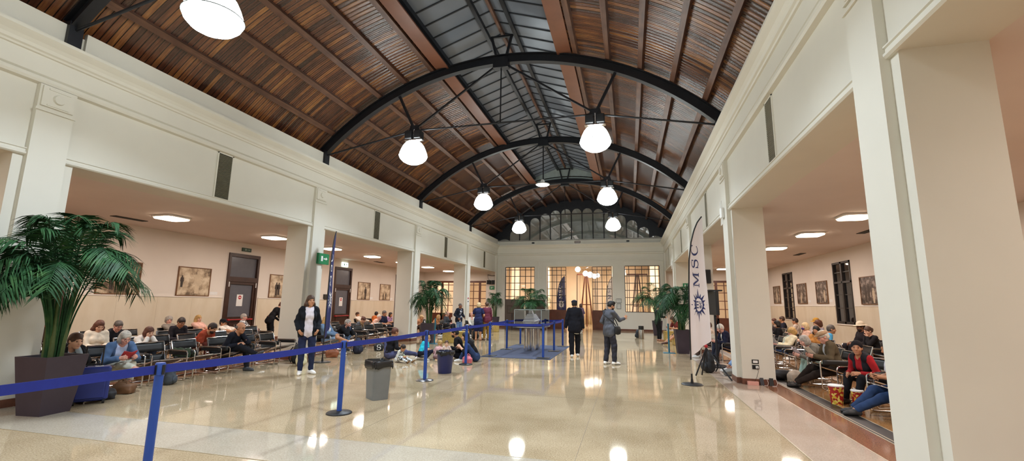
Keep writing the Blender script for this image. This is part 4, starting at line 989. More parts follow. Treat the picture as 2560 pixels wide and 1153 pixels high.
def potted_palm(loc, rz, lb, seed, hgt, spread, nfr, pot=(0.19, 0.27, 0.79), leafL=0.45, nl=34, drop=1.0, upright=0.3, bias=None, walls=None, wleaf=0.024):
    r = random.Random(seed); t = thing('potted_palm', lb, 'potted palm', loc, rz, 'potted palms in dark planters')
    a, b, H = pot; lim = None
    if walls:      # bend leaves back where they would meet a wall: (axis, sign, local limit)
        cz, sz_ = math.cos(rz), math.sin(rz)
        def lim(pts):
            out = []
            for p in pts:
                X_ = [p.x*cz-p.y*sz_, p.x*sz_+p.y*cz]
                for ax, sg, d in walls:
                    v = X_[ax]*sg
                    if v > d-0.25: X_[ax] = sg*(d-0.25+0.25*(1-math.exp(-(v-d+0.25)/0.25)))
                out.append(Vector((X_[0]*cz+X_[1]*sz_, -X_[0]*sz_+X_[1]*cz, p.z)))
            return out
    if H > 0:
        vs = []
        for s, z in ((a, 0), (b, H), (b-0.025, H), (b-0.04, H-0.06)): vs += [(-s, -s, z), (s, -s, z), (s, s, z), (-s, s, z)]
        MB().add(vs, [(3, 2, 1, 0)]+[(4*j+k, 4*j+(k+1) % 4, 4*j+4+(k+1) % 4, 4*j+4+k) for j in range(3) for k in range(4)]+[(12, 13, 14, 15)]).build('planter', M['pot'], t)
        MB().grid(lambda u, v: ((u-0.5)*2*(b-0.045), (v-0.5)*2*(b-0.045), H-0.05+0.02*math.sin(u*9)*math.sin(v*8)), 8, 8).build('soil', M['soil'], t)
    st = MB()
    for k in range(5):
        an = k*1.26+0.3; x, y = 0.09*math.cos(an), 0.09*math.sin(an)
        s = MB().tube([(x, y, H-0.06), (x*1.2, y*1.2, H+0.25*hgt), (x*1.6, y*1.6, H+0.5*hgt)], 0.03, 7, rads=[0.034, 0.026, 0.018]); s.build('stem', M['stem'], t, smooth=True)
    for k in range(nfr):
        az = 2.39996*k+r.uniform(-0.2, 0.2); q = k/nfr; up = q > 1-upright
        if bias is not None and r.random() < 0.35: az = bias+r.uniform(-0.7, 0.7)
        hh = hgt*(r.uniform(0.92, 1.05) if up else r.uniform(0.66, 0.94)); rc = spread*(r.uniform(0.3, 0.55) if up else r.uniform(0.8, 1.08)); dr = drop*(r.uniform(0.1, 0.35) if up else r.uniform(0.7, 1.3))*0.75
        rzb = -rz
        b0 = (0.09*math.cos(az), 0.09*math.sin(az), H-0.04)
        frond_mesh(b0, az+rzb, hh, rc, dr, leafL, nl, 0.36, r, 1.0, wleaf, lim).build('frond', M['leaf'], t, smooth=True, fix=False)
    return t
potted_palm((-7.99, 4.78, 0), R_(6), 'big potted palm in a dark square planter at the left, nearest the camera', 11, 2.05, 0.92, 36, leafL=0.46, nl=40, upright=0.32, bias=R_(235), walls=[(0, -1, 0.86)], wleaf=0.021, drop=0.85)
potted_palm((-7.95, 17.25, 0), R_(8), 'potted palm in a dark planter against the third left pillar', 23, 1.85, 0.8, 22, (0.18, 0.26, 0.79), 0.42, 30, walls=[(0, -1, 0.9), (1, 1, 0.26)])
potted_palm((1.74, 17.0, 0), R_(4), 'potted palm in a dark planter just behind the white banner', 31, 1.7, 0.95, 22, (0.18, 0.25, 0.80), 0.45, 32, walls=[(1, 1, 0.6), (0, 1, 0.42)])
potted_palm((1.45, 26.6, 0), 0, 'potted palm in front of the right far window', 37, 2.1, 1.4, 22, (0.2, 0.27, 0.8), 0.5, 28, drop=0.8)
potted_palm((-5.75, 27.2, 0), 0, 'leafy potted palm in front of the brown boards by the left far window', 41, 2.15, 1.2, 24, (0.2, 0.27, 0.6), 0.45, 26, drop=0.9, walls=[(1, 1, 0.62)])
potted_palm((-8.25, 27.6, 0), 0, 'thin potted palm in the far left corner beside the brown boards', 43, 1.7, 0.7, 12, (0.18, 0.25, 0.8), 0.4, 24, walls=[(0, 1, 0.52), (0, -1, 0.62)])
M['board'] = mat('dark_brown_board', '#4a3a30', 0.6, var=0.12)
t = thing('screen_board', 'tall dark brown board with a framed panel near the far left corner', 'screen', (-7.05, 27.9, 0), 0, 'brown boards by the left far window')
MB().box(-0.62, 0.62, 0, 0.05, 0, 1.9).build('panel', M['board'], t); f = MB()
for a, b, c, d in ((-0.45, -0.43, 1.02, 1.50), (0.15, 0.17, 1.02, 1.5), (-0.45, 0.17, 1.02, 1.04), (-0.45, 0.17, 1.48, 1.5)): f.box(a, b, -0.012, 0, c, d)
f.build('framed_panel', M['dark_wood'], t); MB().box(-0.16, -0.13, -0.02, 0, 0, 1.02).build('post', M['black_steel'], t)
t = thing('screen_board', 'tall dark brown board behind the leafy palm', 'screen', (-5.78, 28.3, 0), 0, 'brown boards by the left far window'); MB().box(-0.62, 0.62, 0, 0.05, 0, 1.88).build('panel', M['board'], t); MB().box(-0.6, -0.5, 0.05, 0.35, 0, 0.04).build('foot', M['board'], t)
# wooden easel frames in the room beyond
def easel(x, y, h, lb):
    t = thing('wooden_trestle', lb, 'wooden frame', (x, y, 0), 0, 'tall wooden A-frames in the room beyond')
    for g in (-1, 1): MB().bar((g*0.5, 0, 0), (g*0.08, 0, h), 0.09, 0.09).build('leg', M['red_wood'], t)
    MB().bar((0, 0.25, 0), (0, 0.05, h), 0.11, 0.09).build('post', M['red_wood'], t)
    MB().bar((-0.7, 0, h), (0.7, 0, h), 0.1, 0.1).build('crossbar', M['red_wood'], t); MB().bar((-0.33, 0, h*0.42), (0.33, 0, h*0.42), 0.06, 0.06).build('rung', M['red_wood'], t)
    for g in (-1, 1): MB().bar((g*0.68, 0.02, h), (g*0.72, 0.02, 0.0), 0.05, 0.05).build('upright', M['dark_wood'], t)
easel(-3.15, 34.6, 3.9, 'tall wooden A-frame seen through the open doorway'); easel(0.55, 32.6, 3.75, 'tall wooden A-frame behind the right far window')
# straw cube seats
def cube_seat(x, y, lb, rz=0.0):
    t = thing('cube_seat', lb, 'seat cube', (x, y, 0), rz, 'straw coloured cube seats'); MB().rbox(-0.23, 0.23, -0.23, 0.23, 0, 0.42, 0.03).build('body', M['kraft'], t); MB().rbox(-0.235, 0.235, -0.235, 0.235, 0.42, 0.45, 0.03).build('lid', M['kraft'], t)
cube_seat(-7.25, 17.75, 'straw coloured cube seat behind the teal post on the left', 0.2); cube_seat(-6.75, 17.95, 'straw coloured cube seat right of the other one behind the floor family', 0.1)
cube_seat(-7.65, 25.6, 'straw coloured cube seat by the far left corner'); cube_seat(1.75, 22.6, 'straw coloured cube seat beside the standing person in black', 0.15); cube_seat(1.95, 20.5, 'straw coloured cube seat near the palm behind the banner', 0.1)
# monitor on a stand and a folded tripod
t = thing('monitor_stand', 'black monitor on a stand seen edge on beside the banner', 'monitor', (2.2, 13.55, 0), R_(12))
MB().rbox(-0.06, 0.03, -0.42, 0.42, 1.38, 2.02, 0.02).build('screen', M['black_plastic'], t); MB().box(-0.16, 0.2, -0.25, 0.25, 2.02, 2.06).build('shelf', M['black_plastic'], t)
MB().cyl((0.06, 0, 0.03), (0.06, 0, 1.7), 0.03, n=12).build('pole', M['black_steel'], t); MB().rbox(-0.3, 0.35, -0.3, 0.3, 0, 0.03, 0.03).build('base', M['black_steel'], t)
MB().tube([(0.05, -0.03, 1.45), (0.12, -0.05, 1.2), (0.16, -0.05, 0.9), (0.1, -0.03, 0.5), (0.1, 0.0, 0.1)], 0.008, 6).build('cable', M['black_rubber'], t, smooth=True)
t = thing('tripod_stand', 'black tripod stand behind the foot of the white banner', 'tripod', (1.66, 11.55, 0))
for i, (x, y) in enumerate(((-0.22, 0.0), (0.45, -0.5), (-0.06, 0.2))): MB().tube([(0.02, -0.1, 0.66), (x, y, 0.02)], 0.017, 8).build('leg', M['black_steel'], t)
MB().cyl((0.02, -0.1, 0.35), (0.02, -0.1, 0.72), 0.022, n=10).build('column', M['black_steel'], t); MB().ball((0.02, -0.1, 0.70), 0.04, 7).build('hub', M['red'], t)

# ================================================================== TUBE CHAIRS
def make_chair(lb, grp):
    """low cantilevered tube-steel armchair with slung black leather; faces local +x"""
    t = thing('tube_armchair', lb, 'chair', (0, 0, 0), 0, grp); fr = MB(); r = 0.0125; W_ = 0.335
    def rc(pts, rad=0.06):
        out = []; n = len(pts)
        for i in range(n):
            a, b, c = Vector(pts[i-1]), Vector(pts[i]), Vector(pts[(i+1) % n]); d0 = (a-b).normalized(); d1 = (c-b).normalized()
            for k in range(5): 
                s = k/4; p0 = b+d0*rad; p1 = b+d1*rad; out.append((p0*(1-s)**2+b*2*s*(1-s)+p1*s*s))
        return out
    for g in (-1, 1):
        y = g*W_
        fr.tube(rc([(0.30, y, 0.0125), (0.30, y, 0.57), (-0.30, y, 0.57), (-0.30, y, 0.0125)]), r, 8, True)
        fr.tube([(0.27, g*0.29, 0.44), (-0.20, g*0.29, 0.30), (-0.23, g*0.29, 0.32), (-0.36, g*0.29, 0.74)], r, 8)
        fr.tube([(0.27, g*0.29, 0.44), (0.30, y, 0.44)], r, 8); fr.tube([(-0.265, g*0.29, 0.43), (-0.30, y, 0.43)], r, 8)
    fr.tube([(0.27, -0.29, 0.44), (0.27, 0.29, 0.44)], r, 8); fr.tube([(-0.36, -0.29, 0.74), (-0.36, 0.29, 0.74)], r, 8); fr.tube([(-0.2, -0.29, 0.3), (-0.2, 0.29, 0.3)], r, 8); fr.tube([(-0.30, -W_, 0.0125), (-0.30, W_, 0.0125)], r, 8)
    fr.build('frame', M['chrome'], t, smooth=True)
    def sling(p0, p1, sag, hw): 
        def fn(u, v):
            x = p0[0]+(p1[0]-p0[0])*u; z = p0[1]+(p1[1]-p0[1])*u-sag*4*u*(1-u); return (x, (v-0.5)*2*hw, z)
        return MB().grid(fn, 10, 4)
    sling((0.27, 0.452), (-0.19, 0.312), 0.03, 0.285).build('seat', M['leather'], t, smooth=True, solid=0.008)
    for nm, z0, z1 in (('upper_backrest', 0.56, 0.74), ('lower_backrest', 0.36, 0.50)):
        xa = lambda z: -0.23-(z-0.32)/0.42*0.13
        MB().grid(lambda u, v: (xa(z0+(z1-z0)*v)+0.02*math.sin(math.pi*u)*-1-0.0, (u-0.5)*2*0.29, z0+(z1-z0)*v), 8, 3).build(nm, M['leather'], t, smooth=True, solid=0.008)
    for g in (-1, 1): MB().grid(lambda u, v: (-0.24+0.5*u, g*(W_+0.014*(1 if v > 0.5 else 1)), 0.585-0.10*v if v < 0.99 else 0.485), 6, 3).build('arm_strap', M['leather'], t, smooth=True, solid=0.006)
    return t
CH0 = None
def chair(x, y, rz, lb, grp):
    global CH0
    if CH0 is None: CH0 = make_chair(lb, grp); CH0.location = (x, y, 0); CH0.rotation_euler = (0, 0, rz); return CH0
    return dup(CH0, (x, y, 0), rz, lb, grp)

# small fittings on the parapet of the far wall
for i, x in enumerate((-6.35, 0.0)):
    tag(MB().rbox(x-0.09, x+0.09, YB-0.13, YB-0.08, 5.74, 5.84, 0.01).build('wall_sensor', M['black_plastic']), 'small black box on the pale band under the arched far window, ' + ('left one' if i == 0 else 'right one'), 'sensor', 'black boxes under the arched window')
t = thing('wall_plate', 'small brown and white plate at the middle of the band under the arched window', 'plate', (-3.3, YB-0.08, 5.79)); MB().box(-0.2, 0.2, -0.012, 0, -0.07, 0.07).build('plate', mat('brown_plate', '#5b4238', 0.5), t); MB().box(-0.17, 0.17, -0.015, -0.012, -0.02, 0.02).build('white_line', M['white_gloss'], t)
# ================================================================== PEOPLE: smooth-union bodies turned into meshes
class Field:
    def __init__(s, prims, h, pad=0.03):
        lo = np.array([1e9]*3); hi = -lo
        for p in prims:
            if p[0][0] != '-':
                a, b = p[-1]; lo = np.minimum(lo, a); hi = np.maximum(hi, b)
        s.h = h; s.lo = lo-pad; n = np.ceil((hi+pad-s.lo)/h).astype(int)+1; s.n = n
        s.D = np.full(n, 0.5, np.float32)
        for p in prims:
            a = np.maximum(((p[-1][0]-0.03-s.lo)/h).astype(int), 0); b = np.minimum(((p[-1][1]+0.03-s.lo)/h).astype(int)+2, n)
            if np.any(b <= a): continue
            sl = tuple(slice(i, j) for i, j in zip(a, b))
            X = np.stack(np.meshgrid(*[s.lo[i]+h*np.arange(a[i], b[i]) for i in range(3)], indexing='ij'), -1)
            kind = p[0].lstrip('-')
            if kind == 'c':
                _, A, B, ra, rb, k, _b = p; d = B-A; L = max(d@d, 1e-9); t = np.clip(((X-A)@d)/L, 0, 1)
                v = np.linalg.norm(X-A-t[..., None]*d, axis=-1)-(ra+(rb-ra)*t)
            elif kind == 'e':
                _, c, r, Mx, k, _b = p; q = (X-c)@Mx; k0 = np.linalg.norm(q/r, axis=-1); k1 = np.linalg.norm(q/(r*r), axis=-1)+1e-9; v = k0*(k0-1)/k1
            else:  # box: centre, half, axes
                _, c, r, Mx, k, _b = p; q = np.abs((X-c)@Mx)-r; v = np.linalg.norm(np.maximum(q, 0), axis=-1)+np.minimum(q.max(-1), 0)
            D = s.D[sl]
            if p[0][0] == '-': s.D[sl] = np.maximum(D, -v)
            else:
                hh = np.clip(0.5+0.5*(D-v)/k, 0, 1); s.D[sl] = D*(1-hh)+v*hh-k*hh*(1-hh)
    def mesh(s, wr=0.0, seed=0):
        D = s.D
        if wr:
            G = [s.lo[i]+s.h*np.arange(s.n[i]) for i in range(3)]; x = G[0][:, None, None]; y = G[1][None, :, None]; z = G[2][None, None, :]
            D = D+wr*np.sin(41*z+17*y+seed)*np.sin(23*x-13*z+2*seed)+wr*0.6*np.sin(67*y+31*z+seed*3)
        I = D < 0; c = np.zeros(tuple(np.array(D.shape)-1), np.int8)
        for dx in (0, 1):
            for dy in (0, 1):
                for dz in (0, 1): c += I[dx:I.shape[0]-1+dx, dy:I.shape[1]-1+dy, dz:I.shape[2]-1+dz]
        mk = (c > 0) & (c < 8); P = np.argwhere(mk); N = len(P)
        idx = np.full(mk.shape, -1, np.int32); idx[mk] = np.arange(N)
        cor = np.array([(i, j, k) for i in (0, 1) for j in (0, 1) for k in (0, 1)])
        V = np.stack([D[P[:, 0]+a, P[:, 1]+b, P[:, 2]+e] for a, b, e in cor], 1)
        acc = np.zeros((N, 3)); cnt = np.zeros(N)
        for i in range(8):
            for j in range(i+1, 8):
                if np.abs(cor[i]-cor[j]).sum() != 1: continue
                a, b = V[:, i], V[:, j]; m = (a < 0) != (b < 0); t = np.where(m, a/np.where(m, a-b, 1), 0)
                acc += m[:, None]*(cor[i]+t[:, None]*(cor[j]-cor[i])); cnt += m
        pos = s.lo+s.h*(P+acc/cnt[:, None]); F = []
        for ax in range(3):
            u, v = (ax+1) % 3, (ax+2) % 3
            A = np.moveaxis(I, (ax, u, v), (0, 1, 2)); Q = np.moveaxis(idx, (ax, u, v), (0, 1, 2))
            ch = A[:-1, 1:-1, 1:-1] != A[1:, 1:-1, 1:-1]; E_ = np.argwhere(ch)
            if not len(E_): continue
            i, j, k = E_.T; q = np.stack([Q[i, j, k], Q[i, j+1, k], Q[i, j+1, k+1], Q[i, j, k+1]], 1)
            fl = A[i, j+1, k+1]; q[~fl] = q[~fl][:, ::-1]; F.append(q)
        F = np.concatenate(F); F = F[(F >= 0).all(1)]
        return pos, F
def np_mesh(name, pos, F, material, parent, scale=1.0):
    me = bpy.data.meshes.new(name); n, f = len(pos), len(F)
    me.vertices.add(n); me.vertices.foreach_set('co', (pos*scale).astype(np.float32).ravel())
    me.loops.add(4*f); me.polygons.add(f)
    me.loops.foreach_set('vertex_index', F.astype(np.int32).ravel()); me.polygons.foreach_set('loop_start', np.arange(0, 4*f, 4, dtype=np.int32))
    me.update(calc_edges=True); me.validate(); me.shade_smooth()
    o = bpy.data.objects.new(name, me); COL.objects.link(o); me.materials.append(material); o.parent = parent; return o
V3 = lambda *a: np.array(a, float)
def nrm(v): return v/(np.linalg.norm(v)+1e-12)
def cap(a, b, ra, rb, k=0.02): 
    a, b = np.array(a, float), np.array(b, float); m = max(ra, rb); return ('c', a, b, ra, rb, k, (np.minimum(a, b)-m, np.maximum(a, b)+m))
def ell(c, r, Mx=np.eye(3), k=0.02, neg=False):
    c, r = np.array(c, float), np.array(r, float); m = np.abs(Mx)@r; return ('-e' if neg else 'e', c, r, Mx, k, (c-m, c+m))
def boxp(c, r, Mx=np.eye(3), k=0.02, neg=True):
    c, r = np.array(c, float), np.array(r, float); m = np.abs(Mx)@r; return ('-b' if neg else 'b', c, r, Mx, k, (c-m, c+m))
def ik(a, b, l1, l2, pole):
    d = b-a; L = np.linalg.norm(d); L2 = min(max(L, 0.12), (l1+l2)*0.995); u = nrm(d); b = a+u*L2
    p = pole-u*(pole@u); p = nrm(p) if np.linalg.norm(p) > 1e-4 else nrm(np.cross(u, V3(0, 1, 0)))
    x = (l1*l1-l2*l2+L2*L2)/(2*L2); y = math.sqrt(max(l1*l1-x*x, 0)); return a+u*x+p*y, b
def grow(ps, t, kk=None):
    out = []
    for p in ps:
        if p[0] == 'c': out.append(cap(p[1], p[2], p[3]+t, p[4]+t, kk or p[5]))
        elif p[0] == 'e': out.append(ell(p[1], p[2]+t, p[3], kk or p[4]))
    return out
SKIN = {'fair': '#d9a88c', 'pale': '#e3b9a0', 'tan': '#c08a66', 'olive': '#b98261', 'brown': '#8a5a40', 'pink': '#dba391'}
HAIRC = {'black': '#17120f', 'dark': '#2b1d16', 'brown': '#4a3020', 'auburn': '#5a3222', 'blond': '#b8935a', 'fairblond': '#cdb083', 'grey': '#a39c94', 'white': '#cfc9be', 'silver': '#b5ada2', 'darkgrey': '#57504b'}
M['eye'] = mat('dark_eye', '#2a1d18', 0.25); M['lip'] = mat('lip', '#a85c52', 0.5)
NPEOPLE = [0]
def person(label, x, y, face, h=1.70, pose=None, wear=None, lod=1, z0=0.0, group=None):
    """face = heading in degrees (0 = +x). Local frame: x forward, y left, z up."""
    NPEOPLE[0] += 1; sd = NPEOPLE[0]
    pose = pose or {}; wear = wear or {}; S_ = h/1.72; inv = 1/S_; g_ = pose.get('girth', 1.0)
    hv = {0: 0.0085, 1: 0.011, 2: 0.016}[lod]*max(S_, 0.55)*inv
    root = thing('person', label, 'person', (x, y, z0), R_(face), group)
    skin = mat('skin_'+wear.get('skin', 'fair'), SKIN[wear.get('skin', 'fair')], 0.55, var=0.05, nscale=14); hairm = mat('hair_'+wear.get('hair', 'brown'), HAIRC[wear.get('hair', 'brown')], 0.6, var=0.3, nscale=30, bump=0.3)
    P = V3(pose.get('pel', (0, 0))[0], 0, 0); P = V3(*[pose['pel'][0], pose.get('pely', 0), pose['pel'][1]])*inv if 'pel' in pose else V3(0, 0, 0.93)
    ln, rl, tw = R_(pose.get('lean', 2)), R_(pose.get('roll', 0)), R_(pose.get('twist', 0))
    U = nrm(V3(math.sin(ln), -math.sin(rl), math.cos(ln))); Fw = nrm(V3(1, 0, 0)-U*U[0]); Sd = np.cross(U, Fw)
    Fc = nrm(Fw*math.cos(tw)+Sd*math.sin(tw)); Sc = np.cross(U, Fc)
    cv = R_(pose.get('curl', ln*25)); U2 = nrm(U*math.cos(cv)+Fc*math.sin(cv))          # upper back bends a little further
    ab = P+0.17*U; chst = ab+0.18*U2; sh0 = ab+0.29*U2; nk0 = ab+0.315*U2
    sw = 0.158*pose.get('shoulder', 1.0)
    shd = {1: sh0+Sc*sw+V3(0, 0, pose.get('shrug', 0)), -1: sh0-Sc*sw+V3(0, 0, pose.get('shrug', 0))}
    MT = np.stack([Fw, Sd, U], 1); MC = np.stack([Fc, Sc, U2], 1)
    fem = wear.get('fem', False)
    torso = [ell(P+0.02*U, V3(0.115, 0.165, 0.125)*V3(g_, g_, 1), MT, 0.035), ell(ab, V3(0.105, 0.142, 0.15)*V3(g_, g_, 1), MT, 0.035), ell(chst, V3(0.114, 0.150, 0.165)*V3(g_, g_**0.5, 1), MC, 0.035), cap(shd[1]-Sc*0.03, shd[-1]+Sc*0.03, 0.050, 0.050, 0.035)]
    if g_ > 1.1: torso.append(ell(ab+Fw*0.05*g_, V3(0.12, 0.14, 0.13)*(g_*0.95), MT, 0.05))
    if fem:
        for s in (1, -1): torso.append(ell(chst+Fc*0.085+Sc*0.07*s-U2*0.03, V3(0.055, 0.06, 0.06), MC, 0.04))
    # head
    hy, hp, hr = R_(pose.get('hyaw', 0)), R_(pose.get('hpitch', 0)), R_(pose.get('hroll', 0))
    Hbase = nrm(V3(Fw[0], Fw[1], 0)*math.cos(tw*0.7)+V3(-Fw[1], Fw[0], 0)*math.sin(tw*0.7))
    Hf = nrm(Hbase*math.cos(hy)+np.cross(V3(0, 0, 1), Hbase)*math.sin(hy)); Hs = np.cross(V3(0, 0, 1), Hf)
    Hf2 = Hf*math.cos(hp)-V3(0, 0, 1)*math.sin(hp); Hu = np.cross(Hf2, Hs); Hf = Hf2
    Hs, Hu = Hs*math.cos(hr)+Hu*math.sin(hr), Hu*math.cos(hr)-Hs*math.sin(hr)
    hs = pose.get('headscale', 0.99); nk1 = nk0+nrm(U2+0.35*Fc*math.cos(hy)*max(0.1, math.sin(max(hp, 0)))+V3(0, 0, 0.6))*0.085
    Hc = nk1+Hu*0.075*hs+Hf*0.028*hs; HM = np.stack([Hf, Hs, Hu], 1)
    hp_ = lambda a, b, c: Hc+(Hf*a+Hs*b+Hu*c)*hs
    neck = [cap(nk0-0.03*U2, hp_(-0.025, 0, -0.06), 0.056, 0.052, 0.03)]
    head = [ell(hp_(-0.012, 0, 0.03), V3(0.097, 0.076, 0.09)*hs, HM, 0.02), ell(hp_(0.028, 0, -0.04), V3(0.068, 0.06, 0.078)*hs, HM, 0.03), ell(hp_(0.066, 0, -0.1), V3(0.024, 0.03, 0.02)*hs, HM, 0.025),
            cap(hp_(0.083, 0, 0.015), hp_(0.108, 0, -0.028), 0.010*hs, 0.014*hs, 0.014), cap(hp_(0.078, -0.035, 0.026), hp_(0.078, 0.035, 0.026), 0.011*hs, 0.011*hs, 0.015), cap(hp_(0.082, -0.018, -0.066), hp_(0.082, 0.018, -0.066), 0.010*hs, 0.010*hs, 0.012)]
    for s in (1, -1):
        head += [ell(hp_(-0.008, 0.074*s, -0.01), V3(0.024, 0.010, 0.033)*hs, HM, 0.008), ell(hp_(0.055, 0.04*s, -0.03), V3(0.03, 0.025, 0.025)*hs, HM, 0.02), ell(hp_(0.092, 0.031*s, 0.006), V3(0.014, 0.016, 0.010)*hs, HM, neg=True)]
    # legs
    ft = pose.get('feet', {1: (0.04, 0.10, 0.0, 6), -1: (0.04, -0.10, 0.0, -6)}); legs = {}; shoes = {}; legp = {}
    for s in (1, -1):
        fx, fy, fz, fyaw = ft[s][:4]; A = V3(fx, fy, fz)*inv+V3(0, 0, 0.085); hip = P+Sd*0.088*s-0.02*U
        kp = pose.get('knee', {}).get(s, V3(1.0, 0.12*s, 0.25)); K, A = ik(hip, A, 0.425, 0.405, V3(*kp))
        cd = nrm(A-K); toe = V3(math.cos(R_(fyaw)), math.sin(R_(fyaw)), 0)
        if len(ft[s]) > 4: toe = nrm(toe+V3(0, 0, ft[s][4]))
        if fz > 0.12: toe = nrm(toe-cd*(toe@cd)*0.8)
        upv = nrm(-cd-toe*(-cd@toe)); 
        if fz <= 0.12 and len(ft[s]) <= 4: upv = V3(0, 0, 1)
        sdv = np.cross(upv, toe); up_leg = cap(hip, K, 0.082*g_**0.6, 0.056, 0.03); lo_leg = cap(K, A, 0.054, 0.037, 0.03); calf = ell(K+cd*0.13-toe*0.012, V3(0.046, 0.046, 0.11), np.stack([nrm(toe-cd*(toe@cd)), nrm(np.cross(cd, nrm(toe-cd*(toe@cd)))), cd], 1), 0.03)
        heel = A-upv*0.045-toe*0.035; ball_ = A-upv*0.062+toe*0.11; foot = [cap(A, heel, 0.036, 0.033, 0.02), cap(heel, ball_, 0.034, 0.026, 0.02), cap(ball_, ball_+toe*0.045, 0.028, 0.02, 0.015)]
        legs[s] = (hip, K, A, toe, upv, sdv); legp[s] = [up_leg, lo_leg, calf]
        shoes[s] = [cap(A-upv*0.01, heel, 0.045, 0.042, 0.02), cap(heel, A-upv*0.05+toe*0.10, 0.042, 0.040, 0.02), cap(A-upv*0.052+toe*0.06, A-upv*0.06+toe*0.155, 0.041, 0.030, 0.02), boxp(A-upv*(0.085+0.1)+toe*0.05, V3(0.3, 0.2, 0.1), np.stack([toe, sdv, upv], 1))]
        legp[s] += foot
    # arms and hands
    hd = pose.get('hands', {1: (0.06, 0.25, 0.80), -1: (0.06, -0.25, 0.80)}); armp = {}; handp = {}; hands = {}
    for s in (1, -1):
        W_ = V3(*hd[s][:3])*inv; ep = V3(*pose.get('elbow', {}).get(s, (-0.7, 0.55*s, -0.5)))
        E_, W_ = ik(shd[s], W_, 0.285, 0.255, ep); fd = nrm(W_-E_); d = nrm(V3(*hd[s][3:6])) if len(hd[s]) >= 6 else fd
        d = nrm(d+fd*0.3); pn = V3(*pose.get('palm', {}).get(s, (0.1, -0.9*s, -0.4))); pn = nrm(pn-d*(pn@d)); sv = np.cross(d, pn)*s
        armp[s] = [cap(shd[s], E_, 0.047*g_**0.4, 0.039, 0.025), cap(E_, W_, 0.043, 0.028, 0.025), ell(E_+fd*0.07, V3(0.044, 0.044, 0.08), np.stack([nrm(np.cross(fd, V3(0.3, 0.8, 0.5))), nrm(np.cross(fd, np.cross(fd, V3(0.3, 0.8, 0.5)))), fd], 1), 0.02)]
        hm = np.stack([d, sv, pn], 1); cu = pose.get('grip', {}).get(s, 0.5); H_ = [cap(W_, W_+d*0.03, 0.027, 0.027, 0.015), ell(W_+d*0.052, V3(0.048, 0.040, 0.015), hm, 0.012)]
        for i, (o, L) in enumerate(((0.030, 0.068), (0.010, 0.078), (-0.010, 0.072), (-0.029, 0.056))):
            b = W_+d*(0.09-abs(o)*0.2)+sv*o; a1 = cu*0.5; a2 = cu*1.35+0.1*i*0.3; d1 = nrm(d*math.cos(a1)+pn*math.sin(a1)+sv*o*3); d2 = nrm(d*math.cos(a1+a2)+pn*math.sin(a1+a2)+sv*o*1.5)
            m1 = b+d1*L*0.52; H_ += [cap(b, m1, 0.0095, 0.0085, 0.004), cap(m1, m1+d2*L*0.5, 0.0085, 0.0072, 0.004)]
        tb = W_+d*0.025+sv*0.028; td = nrm(d*0.72+sv*0.62+pn*(0.15+0.4*cu)); t2 = nrm(d*0.9+sv*0.15+pn*(0.2+0.5*cu)); H_ += [cap(tb, tb+td*0.042, 0.0125, 0.0105, 0.008), cap(tb+td*0.042, tb+td*0.042+t2*0.032, 0.0100, 0.0085, 0.004)]
        handp[s] = H_; hands[s] = (W_, d, pn, sv, E_)
    # ---- one continuous body
    body = torso+neck+head+legp[1]+legp[-1]+armp[1]+armp[-1]+handp[1]+handp[-1]
    pos, F = Field(body, hv).mesh(); b = np_mesh('body', pos, F, skin, root, S_)
    # ---- garments
    def garment(name, ps, m, wr=0.004, vox=None, par=root):
        pos, F = Field(ps, vox or max(hv, 0.010)).mesh(wr, sd); 
        return np_mesh(name, pos, F, m, par, S_) if len(F) else None
    cm = lambda c: c if not isinstance(c, str) else cloth(c)
    tr = wear.get('legs', ('trousers', '#2a2d38')); t_ = 0.014
    if tr:
        kind, col = tr[:2]; ps = [grow([torso[0]], t_)[0], ell(P+0.09*U, V3(0.112, 0.15, 0.05)*V3(g_, g_, 1), MT, 0.03)]
        cut = {'trousers': 1.0, 'capri': 0.68, 'shorts': -1, 'skirt': -1}[kind]
        if kind == 'skirt':
            k0 = (legs[1][1]+legs[-1][1])/2; ps += [cap(legs[1][0], legs[1][1], 0.12, 0.11, 0.06), cap(legs[-1][0], legs[-1][1], 0.12, 0.11, 0.06)]
        else:
            for s in (1, -1):
                hip, K, A = legs[s][:3]; sl = pose.get('slack', 0.0)
                if kind == 'shorts': ps.append(cap(hip, hip+(K-hip)*0.82, 0.098*g_**0.6, 0.08, 0.03))
                else: e = K+(A-K)*cut*0.95; ps += [cap(hip, K, 0.096*g_**0.6, 0.073+sl, 0.03), cap(K, e, 0.071+sl, (0.052 if kind == 'trousers' else 0.062)+sl*1.3, 0.03)]
        garment({'trousers': 'trousers', 'capri': 'cropped_trousers', 'shorts': 'shorts', 'skirt': 'skirt'}[kind], ps, cm(col))
    sh = wear.get('shoes', '#e9e9e6')
    if sh and lod < 3:
        for s in (1, -1):
            o = garment('shoe', shoes[s], mat('shoe_'+sh.strip('#'), sh, 0.5), 0, min(hv, 0.010))
            if lod < 2 and wear.get('soles', False):
                hip, K, A, toe, upv, sdv = legs[s]; garment('sole', [ell(A-upv*0.078+toe*0.055, V3(0.14, 0.044, 0.012), np.stack([toe, sdv, upv], 1), 0.01)], mat('sole_dark', '#35332f', 0.6), 0, 0.009, o)
